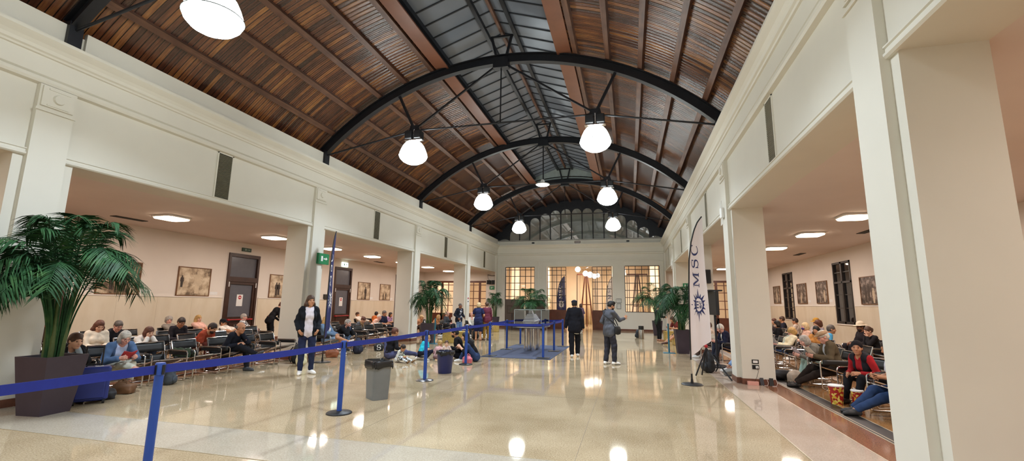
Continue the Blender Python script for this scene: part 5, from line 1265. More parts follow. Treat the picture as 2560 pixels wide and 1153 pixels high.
    def sleeve(s, t, length):
        a, b, c = armp[s][0], armp[s][1], armp[s][2]
        if length == 'long': return [cap(a[1], a[2], a[3]+t, a[4]+t, 0.025), cap(b[1], b[2]-nrm(b[2]-b[1])*0.02, b[3]+t*0.8, b[4]+t+0.002, 0.02)]
        if length == 'elbow': return [cap(a[1], a[2], a[3]+t+0.006, a[4]+t+0.004, 0.03), cap(b[1], b[1]+(b[2]-b[1])*0.35, b[3]+t, b[4]+t+0.008, 0.02)]
        if length == 'short': return [cap(a[1], a[1]+(a[2]-a[1])*0.62, a[3]+t+0.008, a[4]+t+0.014, 0.03)]
        return []
    def upper(name, col, t, length, hem, opening=0.0, vneck=0.0, collar=None, par=root):
        tt = grow(torso[1:], t); ps = tt+[ell(P+0.03*U, V3(0.115+t, 0.165+t, 0.13)*V3(g_, g_, 1), MT, 0.04)]
        if hem > 0: ps += [ell(P-U*hem*0.45, V3(0.112*g_+t, 0.165*g_+t, hem*0.62+0.03), MT, 0.03), cap(P+U*0.02+Sd*0.06, P-U*hem*0.9+Sd*0.075, 0.104*g_+t, 0.100*g_+t, 0.05), cap(P+U*0.02-Sd*0.06, P-U*hem*0.9-Sd*0.075, 0.108*g_+t, 0.10*g_+t, 0.05)]
        for s in (1, -1): ps += sleeve(s, t, length)
        if collar: ps.append(cap(nk0-0.01*U2, nk0+0.035*nrm(U2+0.4*V3(0, 0, 1)), 0.066+t*0.5, 0.062+t*0.4, 0.02))
        ps.append(ell(nk0+0.06*U2+Fc*0.012, V3(0.062, 0.064, 0.09), MC, neg=True))
        if vneck: ps.append(boxp(nk0+Fc*0.10-U2*vneck*0.5, V3(0.09, vneck*0.42, vneck*0.62), np.stack([Fc, nrm(Sc+U2*0.0), U2], 1)))
        if opening: ps.append(boxp(ab+Fc*0.17+U2*0.05, V3(0.14, opening, 0.5), np.stack([nrm(Fw+Fc), np.cross(U, nrm(Fw+Fc)), U], 1)))
        return garment(name, ps, cm(col), 0.0035 if name != 'jacket' else 0.005, par=par)
    tp = wear.get('top', ('#33363f', 'long'))
    hem = 0.0 if 'pel' in pose and pose.get('sit', True) else wear.get('hem', 0.10)
    if tp: upper('shirt' if wear.get('topname') is None else wear['topname'], tp[0], 0.013, tp[1], hem+wear.get('longer', 0), 0, wear.get('vneck', 0), wear.get('collar'))
    jk = wear.get('jacket')
    if jk: upper(wear.get('jname', 'jacket'), jk[0], 0.024, jk[1], hem+0.02 if hem else 0.0, jk[2] if len(jk) > 2 else 0.0, 0, True)
    if wear.get('belt_col'): 
        garment('waist_band', [ell(P+0.06*U, V3(0.135*g_, 0.176*g_, 0.022), MT, 0.01)], cm(wear['belt_col']), 0)
    if wear.get('scarf'): garment('scarf', [ell(nk0+0.01*U2+Fc*0.01, V3(0.10, 0.105, 0.05), MC, 0.03), cap(nk0+Fc*0.09, chst+Fc*0.15+Sc*0.03, 0.04, 0.03, 0.03)], cm(wear['scarf']), 0.006)
    # ---- hair, hats, faces
    st = wear.get('style', 'short'); hv2 = min(hv, 0.0095)*1.0; X = lambda r: V3(*r)*hs
    FM = HM; hair = []
    face_cut = [ell(hp_(0.085, 0, -0.045), X((0.085, 0.064, 0.088)), HM, neg=True)]
    skull = ell(hp_(-0.016, 0, 0.036), X((0.105, 0.086, 0.098)), HM, 0.01); low = boxp(hp_(-0.02, 0, -0.14), X((0.3, 0.2, 0.095)), HM)
    if st == 'short': hair = [skull, ell(hp_(-0.045, 0, -0.005), X((0.07, 0.08, 0.085)), HM, 0.02)]+face_cut+[boxp(hp_(0.02, 0, -0.145), X((0.3, 0.2, 0.085)), HM), ell(hp_(-0.005, 0.09, -0.02), X((0.03, 0.03, 0.04)), HM, neg=True), ell(hp_(-0.005, -0.09, -0.02), X((0.03, 0.03, 0.04)), HM, neg=True)]
    elif st == 'quiff': hair = [skull, ell(hp_(0.02, 0, 0.10), X((0.08, 0.07, 0.045)), HM, 0.02), ell(hp_(-0.045, 0, 0.02), X((0.07, 0.078, 0.085)), HM, 0.02)]+face_cut+[low]
    elif st == 'balding': hair = [ell(hp_(-0.03, 0, 0.0), X((0.09, 0.084, 0.07)), HM, 0.01)]+[ell(hp_(0.06, 0, 0.06), X((0.12, 0.07, 0.10)), HM, neg=True), ell(hp_(0.09, 0, -0.03), X((0.10, 0.2, 0.10)), HM, neg=True), boxp(hp_(0.02, 0, -0.15), X((0.3, 0.2, 0.085)), HM)]
    elif st == 'bob': hair = [skull, ell(hp_(-0.03, 0, -0.03), X((0.095, 0.098, 0.115)), HM, 0.02)]+face_cut+[boxp(hp_(0.0, 0, -0.22), X((0.3, 0.2, 0.1)), HM)]
    elif st == 'curly': hair = [ell(hp_(-0.02, 0, 0.04), X((0.115, 0.105, 0.105)), HM, 0.02), ell(hp_(-0.045, 0, -0.025), X((0.09, 0.1, 0.09)), HM, 0.02)]+face_cut+[boxp(hp_(0.0, 0, -0.21), X((0.3, 0.2, 0.1)), HM)]
    elif st == 'long':
        e1 = chst+Sc*0.10-Fc*0.03+U2*0.05; e2 = chst-Sc*0.10-Fc*0.03+U2*0.05
        hair = [skull, ell(hp_(-0.035, 0, -0.03), X((0.095, 0.098, 0.12)), HM, 0.02), cap(hp_(-0.03, 0.075, -0.08), e1, 0.05, 0.03, 0.03), cap(hp_(-0.03, -0.075, -0.08), e2, 0.05, 0.03, 0.03), cap(hp_(-0.06, 0, -0.08), chst-Fc*0.12+U2*0.08, 0.07, 0.05, 0.03)]+face_cut
    elif st in ('bun', 'pony'):
        hair = [skull, ell(hp_(-0.045, 0, 0.0), X((0.075, 0.082, 0.085)), HM, 0.02), ell(hp_(-0.10, 0, 0.07 if st == 'bun' else 0.02), X((0.045, 0.045, 0.045)), HM, 0.02)]+face_cut+[low]
        if st == 'pony': hair.insert(3, cap(hp_(-0.12, 0, 0.03), hp_(-0.12, 0, -0.16), 0.03*hs, 0.02*hs, 0.02))
    elif st == 'shaved': hair = [ell(hp_(-0.014, 0, 0.034), X((0.099, 0.079, 0.092)), HM, 0.01)]+face_cut+[low]
    if hair and not (st != 'long' and wear.get('hat') == 'beanie'): garment('hair', hair, hairm, 0.003, hv2)
    if wear.get('beard'): garment('beard', [ell(hp_(0.045, 0, -0.075), X((0.055, 0.064, 0.055)), HM, 0.01), ell(hp_(0.083, 0, -0.052), X((0.018, 0.03, 0.012)), HM, 0.01), ell(hp_(0.095, 0, -0.07), X((0.016, 0.024, 0.010)), HM, neg=True)], hairm, 0.002, hv2)
    if wear.get('mask'): garment('face_mask', [ell(hp_(0.06, 0, -0.058), X((0.055, 0.066, 0.05)), HM, 0.01), boxp(hp_(-0.08, 0, -0.05), X((0.09, 0.2, 0.2)), HM)], mat('mask_'+wear['mask'].strip('#'), wear['mask'], 0.8), 0, hv2)
    hat = wear.get('hat')
    if hat:
        hc = cm(wear.get('hatcol', '#22252c')); top = ell(hp_(-0.014, 0, 0.062), X((0.108, 0.09, 0.08)), HM, 0.012); cutb = boxp(hp_(0, 0, -0.062), X((0.3, 0.3, 0.1)), HM)
        if hat == 'cap': ps = [top, boxp(hp_(0.0, 0, -0.055), X((0.3, 0.3, 0.1)), HM), ell(hp_(0.115, 0, 0.045), X((0.075, 0.07, 0.012)), HM, 0.012)]
        elif hat == 'beanie': ps = [ell(hp_(-0.022, 0, 0.042), X((0.108, 0.088, 0.095)), HM, 0.012), ell(hp_(-0.05, 0, -0.01), X((0.075, 0.082, 0.085)), HM, 0.02), ell(hp_(0.085, 0, -0.045), X((0.085, 0.068, 0.098)), HM, neg=True), boxp(hp_(0, 0, -0.19), X((0.3, 0.3, 0.1)), HM)]
        elif hat == 'flatcap': ps = [ell(hp_(-0.01, 0, 0.07), X((0.115, 0.098, 0.055)), HM, 0.02), ell(hp_(0.095, 0, 0.06), X((0.06, 0.065, 0.016)), HM, 0.02), boxp(hp_(0, 0, -0.062), X((0.3, 0.3, 0.1)), HM)]
        else: ps = [ell(hp_(-0.01, 0, 0.09), X((0.108, 0.095, 0.085)), HM, 0.01), ell(hp_(-0.01, 0, 0.052), X((0.19, 0.17, 0.014)), HM, 0.015), boxp(hp_(0, 0, -0.068), X((0.3, 0.3, 0.1)), HM)]
        garment('hat' if hat in ('straw',) else hat.replace('flatcap', 'flat_cap').replace('straw', 'hat'), ps, hc, 0, hv2)
    if lod < 2:
        for s in (1, -1): MB().ball(tuple(hp_(0.0815, 0.031*s, 0.006)*S_), 0.0095*hs*S_, 5).build('eye', M['eye'], root, smooth=True)
        mm = MB(); mm.tube([tuple(hp_(0.093-0.22*abs(q)**1.2*0.06/0.06*0.6, q, -0.066)*S_) for q in (-0.026, -0.013, 0, 0.013, 0.026)], 0.0052*hs*S_, 6, rads=[0.002*S_, 0.0045*S_, 0.005*S_, 0.0045*S_, 0.002*S_]); mm.build('mouth', M['lip'], root, smooth=True)
        for s in (1, -1): MB().tube([tuple(hp_(0.087-0.25*abs(q-0.03)*0.4, q*s, 0.031+0.006*(1-abs(q-0.03)/0.02)) *S_) for q in (0.012, 0.022, 0.032, 0.044, 0.05)], 0.004*S_, 5).build('eyebrow', hairm, root)
        if wear.get('glasses'):
            gl = MB()
            for s in (1, -1):
                gl.tube([tuple(hp_(0.108, 0.033*s+0.024*math.cos(a), 0.004+0.019*math.sin(a))*S_) for a in np.linspace(0, 2*math.pi, 13)[:-1]], 0.0022*S_, 5, True); gl.tube([tuple(hp_(0.106, 0.056*s, 0.008)*S_), tuple(hp_(0.0, 0.083*s, 0.008)*S_)], 0.002*S_, 5)
            gl.tube([tuple(hp_(0.109, -0.01, 0.008)*S_), tuple(hp_(0.109, 0.01, 0.008)*S_)], 0.002*S_, 5); gl.build('glasses', M['black_plastic'], root)
    rot = Matrix.Rotation(R_(face), 3, 'Z')
    def world(p): v = rot @ Vector(tuple(p*S_)); return Vector((v.x+x, v.y+y, v.z+z0))
    return {'root': root, 'hands': {s: tuple(world(hands[s][0]+hands[s][1]*0.08+hands[s][2]*0.03)) for s in (1, -1)}, 'head': world(Hc), 'chest': world(chst+Fc*0.16), 'heading': face, 'lap': world((legs[1][1]+legs[-1][1])/2)}

# held or resting small things
def held_phone(c, rz, lb, col='#15161a', tilt=55, roll=0):
    t = thing('phone', lb, 'phone', c, R_(rz)); b = MB().rbox(-0.036, 0.036, -0.075, 0.075, -0.004, 0.004, 0.008); o = b.build('body', mat('phone_'+col.strip('#'), col, 0.25), t); o.rotation_euler = (0, R_(-tilt), R_(roll))
    return t
def paper(c, rz, lb, name='magazine', cat='magazine', col='#d8d2c6', w_=0.15, h_=0.28, tilt=50, open_=22):
    t = thing(name, lb, cat, c, R_(rz)); m = mat(name+'_'+col.strip('#'), col, 0.6, var=0.25, nscale=14)
    for s in (1, -1):
        a = R_(open_)*s; mb = MB(); P = lambda u, v, q: (v*math.cos(R_(tilt))+u*math.sin(abs(a))*math.sin(R_(tilt))*-1+q*math.sin(R_(tilt)), s*u*math.cos(a), v*math.sin(R_(tilt))+u*math.sin(abs(a))*math.cos(R_(tilt))-q*math.cos(R_(tilt)))
        mb.hexa([P(0, -h_/2, 0), P(w_, -h_/2, 0), P(w_, h_/2, 0), P(0, h_/2, 0)], [P(0, -h_/2, 0.005), P(w_, -h_/2, 0.005), P(w_, h_/2, 0.005), P(0, h_/2, 0.005)]); mb.build('page', m, t)
    return t
def duffel(c, rz, lb, col, l=0.4, w_=0.22, h_=0.26, name='handbag', cat='bag', strap=True):
    t = thing(name, lb, cat, c, R_(rz)); m = mat('bag_'+col.strip('#'), col, 0.6, var=0.18, bump=0.2)
    pos, F = Field([ell((0, 0, h_*0.48), (l/2, w_/2, h_*0.5), np.eye(3), 0.03), ('b', V3(0, 0, h_*0.30), V3(l*0.40, w_*0.38, h_*0.28), np.eye(3), 0.05, (V3(-l*0.4, -w_*0.38, 0), V3(l*0.4, w_*0.38, h_*0.6))), boxp((0, 0, -0.1), (1, 1, 0.1))], 0.012).mesh(0.006, rz); pos[:, 2] -= pos[:, 2].min(); np_mesh('body', pos, F, m, t)
    if strap:
        for s in (1, -1): MB().tube([(-l*0.22, s*w_*0.3, h_*0.8), (-l*0.2, s*w_*0.25, h_*1.05), (0, s*w_*0.2, h_*1.22), (l*0.2, s*w_*0.25, h_*1.05), (l*0.22, s*w_*0.3, h_*0.8)], 0.009, 6).build('strap', m, t, smooth=True)
    MB().tube([(-l*0.33, 0, h_*0.90), (0, 0, h_*0.985), (l*0.33, 0, h_*0.90)], 0.006, 5).build('zip', M['black_rubber'], t)
    return t
def backpack(c, rz, lb, col, h_=0.42, lying=False, name='backpack'):
    t = thing(name, lb, 'backpack', c, R_(rz)); m = mat('bag_'+col.strip('#'), col, 0.75, var=0.2, bump=0.2); k = h_/0.42
    ps = [ell((0, 0, 0.22*k), V3(0.11, 0.16, 0.24)*k, np.eye(3), 0.03), ell((0, 0, 0.12*k), V3(0.13, 0.165, 0.14)*k, np.eye(3), 0.04), boxp((0, 0, -0.1), (1, 1, 0.1))]
    pos, F = Field(ps, 0.013*k).mesh(0.006, 3); pos[:, 2] -= pos[:, 2].min(); np_mesh('body', pos, F, m, t)
    pos, F = Field([ell((0.11*k, 0, 0.13*k), V3(0.05, 0.12, 0.10)*k, np.eye(3), 0.02)], 0.013*k).mesh(0.004, 5); np_mesh('front_pocket', pos, F, m, t)
    for s in (1, -1): MB().tube([(-0.09*k, s*0.07*k, 0.40*k), (-0.16*k, s*0.09*k, 0.30*k), (-0.15*k, s*0.11*k, 0.12*k), (-0.09*k, s*0.12*k, 0.04*k)], 0.014*k, 6).build('shoulder_strap', M['black_rubber'], t, smooth=True)
    MB().tube([(-0.05*k, -0.04*k, 0.44*k), (-0.05*k, 0, 0.50*k), (-0.05*k, 0.04*k, 0.44*k)], 0.009*k, 6).build('carry_loop', M['black_rubber'], t, smooth=True)
    return t
# ================================================================== WHO IS WHERE
def sit(lean=15, h=1.7, legs='flat', arms='lap', pel=-0.10, pz=0.40, hpitch=None, hyaw=0, twist=0, roll=0):
    S_ = h/1.72; L = R_(lean); hx = pel+(0.485*math.sin(L)+0.06)*S_; hz = pz+(0.485*math.cos(L)+0.155)*S_
    sx = pel+0.42*math.sin(L)*S_; sz = pz+0.43*math.cos(L)*S_; kz = 0.52*S_
    ft = {'flat': {1: (0.42, 0.12, 0, 5), -1: (0.40, -0.12, 0, -5)}, 'cross': {1: (0.42, 0.08, 0, 3), -1: (0.66, 0.06, 0.30, 5)}, 'out': {1: (0.68, 0.10, 0.0, 4), -1: (0.62, -0.08, 0, -6)},
          'wide': {1: (0.40, 0.24, 0, 18), -1: (0.40, -0.24, 0, -18)}, 'tuck': {1: (0.20, 0.1, 0, 5), -1: (0.24, -0.1, 0, -5)}}[legs]
    knee = {-1: (0.75, -0.05, 1.0)} if legs == 'cross' else ({1: (1, 0.5, 0.6), -1: (1, -0.5, 0.6)} if legs == 'wide' else {1: (1, 0.12, 0.7), -1: (1, -0.12, 0.7)})
    hands = {'lap': {1: (0.22, 0.06, 0.60), -1: (0.24, -0.07, 0.59)}, 'read': {1: (sx+0.34, 0.13, sz-0.20), -1: (sx+0.34, -0.13, sz-0.20)}, 'phone': {1: (sx+0.30, 0.05, sz-0.24), -1: (sx+0.29, -0.05, sz-0.26)},
             'chin': {1: (hx+0.09, 0.03, hz-0.17, 0, 0, 1), -1: (0.26, -0.08, 0.60)}, 'mouth': {1: (hx+0.12, 0.04, hz-0.16, -0.2, -0.2, 1), -1: (hx+0.13, -0.04, hz-0.18, -0.2, 0.2, 1)},
             'rest': {1: (0.20, 0.30, 0.62), -1: (0.20, -0.30, 0.62)}, 'clasp': {1: (hx+0.13, 0.03, hz-0.19, -0.1, -0.5, 1), -1: (hx+0.13, -0.03, hz-0.20, -0.1, 0.5, 1)}, 'forward': {1: (0.30, 0.12, 0.52), -1: (0.32, -0.10, 0.50)}, 'cup': {1: (sx+0.30, -0.02, sz-0.05), -1: (0.22, -0.2, 0.6)}}[arms]
    if hpitch is None: hpitch = {'read': 25, 'phone': 28, 'chin': 12, 'mouth': 18, 'clasp': 8}.get(arms, 6)
    el = {'mouth': {1: (0.3, 0.5, -1), -1: (0.3, -0.5, -1)}, 'chin': {1: (0.3, 0.6, -1)}, 'clasp': {1: (0.2, 0.6, -1), -1: (0.2, -0.6, -1)}}.get(arms, {})
    return dict(pel=(pel, pz), lean=lean, feet=ft, knee=knee, hands=hands, hpitch=hpitch, hyaw=hyaw, twist=twist, roll=roll, elbow=el, grip={1: 1.0, -1: 1.0} if arms in ('phone', 'read', 'mouth', 'clasp', 'chin') else {1: 0.5, -1: 0.5}, palm={1: (0.3, -0.9, 0.3), -1: (0.3, 0.9, 0.3)} if arms in ('phone', 'read') else {})
GCL, GCR = 'tube armchairs in the left aisle', 'tube armchairs in the right aisle'
def under(label):
    l = label.split(',')[0]
    if len(l.split()) > 12:
        for k in (' half hidden', ' looking', ' stretched', ' leaning', ' turning', ' beyond', ' behind', ' by the', ' in front'):
            l = l.split(k)[0] if len(l.split()) > 12 else l
    return 'tube armchair under the ' + ' '.join(l.split()[:12])
def seated(label, x, y, face, h, lean, wear, legs='flat', arms='lap', lod=1, clabel=None, chr_=True, **kw):
    p = person(label, x, y, face, h, sit(lean, h, legs, arms, **kw), wear, lod)
    if chr_: chair(x, y, R_(face), clabel or under(label), GCL if x < 0 else GCR)
    return p
tro = lambda c: ('trousers', c)
# ---- left aisle, first bay
p = seated('white-haired person in denim jacket reading, legs crossed', -9.0, 6.30, -10, 1.66, 26, dict(top=('#b9c8e6', 'long'), collar=True, jacket=('#4c6487', 'long', 0.085), jname='denim_jacket', legs=('capri', '#c3c3b4'), style='bob', hair='silver', shoes='#1f2023', skin='pink', glasses=True), 'cross', 'read', 0)
c = p['hands']; m = tuple((a+b)/2 for a, b in zip(c[1], c[-1])); paper((m[0], m[1], m[2]+0.02), -10, 'red and white book held by the white-haired person in denim', 'book', 'book', '#b3343c', 0.11, 0.17, 45)
seated('person in black jacket behind the blue suitcase', -9.0, 5.48, 0, 1.72, 30, dict(top=('#aebfcc', 'long'), collar=True, jacket=('#1d1e22', 'long', 0.06), legs=tro('#7d97bb'), hair='brown', style='short', shoes='#26282c', skin='fair'), 'out', 'chin', 1)
seated('dark-haired woman in cream jacket looking down', -11.3, 7.50, -15, 1.68, 4, dict(top=('#e9dcc8', 'long'), legs=tro('#3a3b40'), hair='auburn', style='long', skin='fair', fem=True), 'flat', 'phone')
seated('man with glasses in dark jacket beyond the white-haired person', -12.4, 8.47, 10, 1.72, 24, dict(top=('#26262a', 'long'), legs=tro('#2c2d33'), hair='darkgrey', style='short', skin='pink', glasses=True), 'flat', 'phone', hyaw=-20)
seated('woman in white cardigan with brown bob, hand to mouth', -10.6, 7.87, -5, 1.66, 32, dict(top=('#e6dfd6', 'long'), legs=tro('#1e1f25'), hair='auburn', style='bob', skin='fair', fem=True), 'flat', 'mouth', 0)
seated('grey-haired person by the wall behind the man in dark shirt', -13.4, 10.99, 0, 1.66, -20, dict(top=('#8d857b', 'long'), legs=tro('#4b4a48'), hair='grey', style='curly', skin='pink'), 'flat', 'lap', 1, hyaw=-25)
seated('man in dark shirt and glasses looking down by the wall', -12.0, 9.86, -10, 1.76, 18, dict(top=('#272327', 'long'), collar=True, legs=tro('#222328'), hair='dark', style='short', skin='olive', glasses=True, girth=1.1), 'flat', 'phone')
seated('woman with long fair hair and pink top by the wall', -13.4, 11.94, 5, 1.66, -16, dict(top=('#e0b3a3', 'short'), legs=tro('#6b5f58'), hair='blond', style='long', skin='fair', fem=True), 'flat', 'lap')
seated('bearded man in rust red shirt using a phone', -10.6, 9.34, 10, 1.76, 32, dict(top=('#96402a', 'short'), legs=tro('#5a2a22'), hair='dark', style='short', beard=True, skin='tan'), 'flat', 'phone', 0)
seated('person in white shirt and black cap lying back', -12.0, 11.84, 15, 1.70, -34, dict(top=('#e8ded2', 'short'), legs=tro('#3c3c42'), hair='dark', style='short', hat='cap', hatcol='#17181c', skin='tan'), 'out', 'rest')
p = seated('balding man in navy jumper and glasses, ankle over knee, hand to chin', -9.0, 8.75, 5, 1.76, 24, dict(top=('#1b1d27', 'long'), legs=tro('#191a20'), hair='darkgrey', style='balding', shoes='#3c3f44', skin='olive', glasses=True, soles=True), 'cross', 'chin', 0)
held_phone(p['hands'][-1], 10, 'dark phone in the hand of the balding man in navy')
seated('grey-haired woman in black and white patterned top by the door', -13.3, 13.62, 25, 1.66, -10, dict(top=(blotch('black_white_print', ['#1c1c20', '#d8d6d2', '#2a2a30', '#8a8a8c'], 22), 'long'), legs=tro('#2a2a2e'), hair='grey', style='short', skin='pink', fem=True), 'flat', 'lap', 1, hyaw=15)
person('person in black bending over by the wall, red band at the waist', -13.3, 14.62, 70, 1.68, dict(lean=28, hpitch=35, hands={1: (0.42, 0.12, 0.85), -1: (0.40, -0.14, 0.88)}), dict(top=('#1a191c', 'long'), legs=tro('#17171a'), hair='auburn', style='bun', skin='fair', belt_col='#c05a5a', shoes='#222226', fem=True), 1)
# ---- left aisle, second bay
seated('woman with long fair hair, denim jacket and bare crossed legs', -9.10, 12.50, 0, 1.68, -8, dict(top=('#e8e4de', 'long'), jacket=('#6d87a6', 'long', 0.06), jname='denim_jacket', legs=('shorts', '#8fa3bb'), hair='blond', style='long', shoes='#ece9e4', skin='tan', fem=True), 'cross', 'lap', 0, hyaw=15)
seated('grey-haired man in black jacket, hands clasped at his chin', -9.4, 13.39, 0, 1.76, 34, dict(top=('#4a5a78', 'long'), jacket=('#1b1c20', 'long', 0.04), legs=tro('#5d7699'), hair='grey', style='short', shoes='#23242a', skin='pink'), 'tuck', 'clasp', 0)
seated('person in grey jumper and beige scarf looking down', -10.6, 16.28, -10, 1.70, 30, dict(top=('#62676e', 'long'), scarf='#9b7f5c', legs=tro('#33343a'), hair='auburn', style='bun', skin='fair', fem=True), 'flat', 'phone')
seated('person in white top by the wall beyond the pillar', -13.3, 20.91, 0, 1.7, -24, dict(top=('#ded4c6', 'long'), legs=tro('#444448'), hair='brown', style='short', skin='tan'), 'flat', 'rest', 2)
seated('dark-haired person in orange shirt seen from behind', -13.3, 21.9, 70, 1.7, 20, dict(top=('#d0713a', 'short'), legs=tro('#3c3a3a'), hair='black', style='short', skin='brown'), 'flat', 'lap', 2)
seated('bald man in pale pink shirt', -11.3, 18.59, 20, 1.70, 28, dict(top=('#e3b8a6', 'short'), legs=tro('#6a6560'), hair='white', style='shaved', skin='pink'), 'flat', 'lap', 2)
seated('broad man in navy polo facing right, upright', -11.2, 19.43, 0, 1.84, 2, dict(top=('#22253c', 'short'), collar=True, legs=tro('#2b2c33'), hair='darkgrey', style='short', skin='olive'), 'flat', 'lap', 1, hyaw=-10)
seated('person in mauve top behind the broad man in navy', -12.3, 21.64, -10, 1.66, 20, dict(top=('#b98fb4', 'short'), legs=tro('#55505a'), hair='dark', style='bob', skin='tan', fem=True), 'flat', 'lap', 2)
# ---- left aisle, far bays
seated('bare-shouldered person with pale cap behind the planter', -10.0, 20.32, -10, 1.68, 32, dict(top=('#c98f6a', 'none'), legs=tro('#4a4038'), hair='blond', style='short', hat='cap', hatcol='#d6b48a', skin='tan'), 'flat', 'lap', 2)
seated('fair-haired person in tan top behind the second palm', -9.4, 21.0, -10, 1.68, 30, dict(top=('#c58c5c', 'short'), legs=tro('#2f2c2e'), hair='blond', style='bob', skin='tan', fem=True), 'flat', 'lap', 2)
p = seated('balding man in grey jacket holding a white cup', -9.0, 21.73, 0, 1.80, 4, dict(top=('#4a4e52', 'long'), legs=tro('#30333c'), hair='grey', style='balding', skin='pink', glasses=True), 'flat', 'cup', 1)
t = thing('paper_cup', 'white paper cup held by the balding man in grey', 'cup', p['hands'][1]); MB().lathe([(0.028, -0.06), (0.04, 0.05), (0.036, 0.05), (0.025, -0.05)], n=16).build('cup', M['white_gloss'], t, smooth=True); MB().lathe([(0.042, 0.048), (0.042, 0.056), (0.02, 0.06)], n=16).build('lid', M['white_gloss'], t, smooth=True)
person('man in dark jacket and printed shirt standing by the left arcade', -7.9, 20.5, -25, 1.62, dict(hands={1: (0.14, 0.22, 0.95), -1: (0.16, -0.2, 0.92)}, lean=4), dict(top=(blotch('navy_white_print', ['#1d2238', '#1d2238', '#d9dce2', '#1d2238'], 16), 'long'), jacket=('#20242f', 'long', 0.07), legs=tro('#5f7ba0'), hair='darkgrey', style='shaved', skin='brown', glasses=True), 1)
seated('laughing person in white shirt seated by the standing pair', -7.75, 21.95, -60, 1.72, 2, dict(top=('#e5e0d4', 'long'), vneck=0.1, legs=tro('#2a2b30'), hair='grey', style='balding', skin='pink'), 'flat', 'forward', 1, 'black slung tube armchair under the laughing person in white shirt', hpitch=-12)
seated('person half hidden behind the fair-haired woman in navy', -7.2, 22.6, -80, 1.66, 0, dict(top=('#cdbfae', 'long'), legs=tro('#3a3a40'), hair='auburn', style='bob', skin='tan', fem=True), 'flat', 'lap', 2)
person('fair-haired woman in navy dress standing, back turned', -6.50, 19.25, 95, 1.66, dict(hyaw=-20, hands={1: (0.22, 0.16, 1.0), -1: (0.20, -0.18, 1.0)}), dict(top=('#23284a', 'short'), jacket=('#2a3157', 'none', 0.0), jname='dress_top', legs=('skirt', '#23284a'), hair='fairblond', style='curly', shoes='#9a6a4e', skin='tan', fem=True), 1)
person('man in maroon checked shirt and khaki trousers standing', -6.18, 19.50, 130, 1.70, dict(hyaw=10, hands={1: (0.22, 0.18, 1.0), -1: (0.1, -0.25, 0.85)}), dict(top=(stripes('maroon_check', ['#5c1f33', '#7d3148', '#471627', '#6d2940'], 9, 'Z'), 'long'), hem=0.08, legs=tro('#8c6d33'), hair='brown', style='short', shoes='#5c4a3c', skin='fair'), 1)
# ---- standing in the hall
person('woman in black jacket and white top standing by the left pillar', -7.08, 8.93, -44, 1.76, dict(hyaw=12, shoulder=0.86, hands={1: (0.13, 0.20, 0.97, 0.6, -0.4, -0.6), -1: (0.13, -0.20, 0.97, 0.6, 0.4, -0.6)}, elbow={1: (-1.0, 0.35, -0.1), -1: (-1.0, -0.35, -0.1)}, feet={1: (0.02, 0.13, 0, 25), -1: (0.06, -0.10, 0, -14)}), dict(top=('#e2dbe4', 'long'), jacket=('#1c1f25', 'long', 0.085), hem=0.08, legs=tro('#252c47'), hair='brown', style='long', shoes='#f0eeea', skin='tan', fem=True, soles=False), 0)
person('man in loose black jumper and dark cap walking away', -1.70, 14.50, 97, 1.78, dict(lean=3, hpitch=8, hands={1: (0.10, 0.28, 0.86), -1: (0.02, -0.27, 0.84)}, feet={1: (-0.10, 0.09, 0.0, 5), -1: (0.16, -0.09, 0.0, -4)}, slack=0.012), dict(top=('#d9d7d2', 'long'), topname='white_tee', longer=0.035, jacket=('#1b1b22', 'long', 0.0), jname='jumper', hem=0.13, legs=tro('#18181d'), hair='black', style='short', hat='flatcap', hatcol='#232838', shoes='#e6e4e0', skin='tan', girth=1.12), 0)
p = person('man in grey overshirt standing, looking at his raised hand', -0.57, 13.02, 42, 1.75, dict(lean=2, hpitch=18, hyaw=-12, hands={-1: (0.46, -0.10, 1.24, 0.6, -0.1, 0.8), 1: (0.16, 0.22, 1.0)}, elbow={-1: (-0.1, -0.4, -1.0), 1: (-1.0, 0.4, -0.2)}, feet={1: (-0.04, 0.12, 0, 12), -1: (0.08, -0.10, 0, -8)}, slack=0.008), dict(top=('#585a62', 'long'), topname='overshirt', collar=True, hem=0.12, legs=tro('#36363f'), hair='black', style='quiff', beard=True, shoes='#ebe9e4', skin='tan', soles=True), 0)
t = thing('shoulder_bag', 'small black shoulder bag worn by the man in grey overshirt', 'bag', (-0.57, 13.02, 0), R_(42))
pos, F = Field([('b', V3(0.10, -0.235, 0.93), V3(0.08, 0.025, 0.10), np.eye(3), 0.03, (V3(0.0, -0.28, 0.8), V3(0.2, -0.2, 1.05))), ell((0.10, -0.24, 0.92), (0.10, 0.04, 0.115), np.eye(3), 0.03)], 0.01).mesh(0.003, 2); np_mesh('body', pos, F, M['leather'], t)
MB().tube([(0.09, -0.23, 1.0), (0.02, -0.195, 1.12), (-0.10, -0.10, 1.24), (-0.165, 0.02, 1.34), (-0.13, 0.10, 1.44), (-0.03, 0.12, 1.495), (0.07, 0.10, 1.45), (0.155, 0.04, 1.34), (0.175, -0.06, 1.2), (0.17, -0.16, 1.06), (0.12, -0.22, 1.0)], 0.013, 6).build('strap', M['black_rubber'], t, smooth=True)
person('person in mauve shirt in the far doorway', -2.85, 27.9, 150, 1.70, dict(hands={1: (0.2, 0.2, 1.0), -1: (0.2, -0.2, 1.0)}), dict(top=('#6d5c74', 'long'), hem=0.1, legs=tro('#2b2a2f'), hair='brown', style='bob', skin='fair', fem=True), 2)
person('person in black suit standing by the far right palms', 1.25, 22.45, 20, 1.70, dict(hpitch=14, hands={1: (0.3, 0.12, 1.1), -1: (0.3, -0.12, 1.1)}), dict(top=('#17181b', 'long'), hem=0.12, legs=tro('#17181b'), hair='black', style='bun', skin='tan', shoes='#a9765c', fem=True), 1)
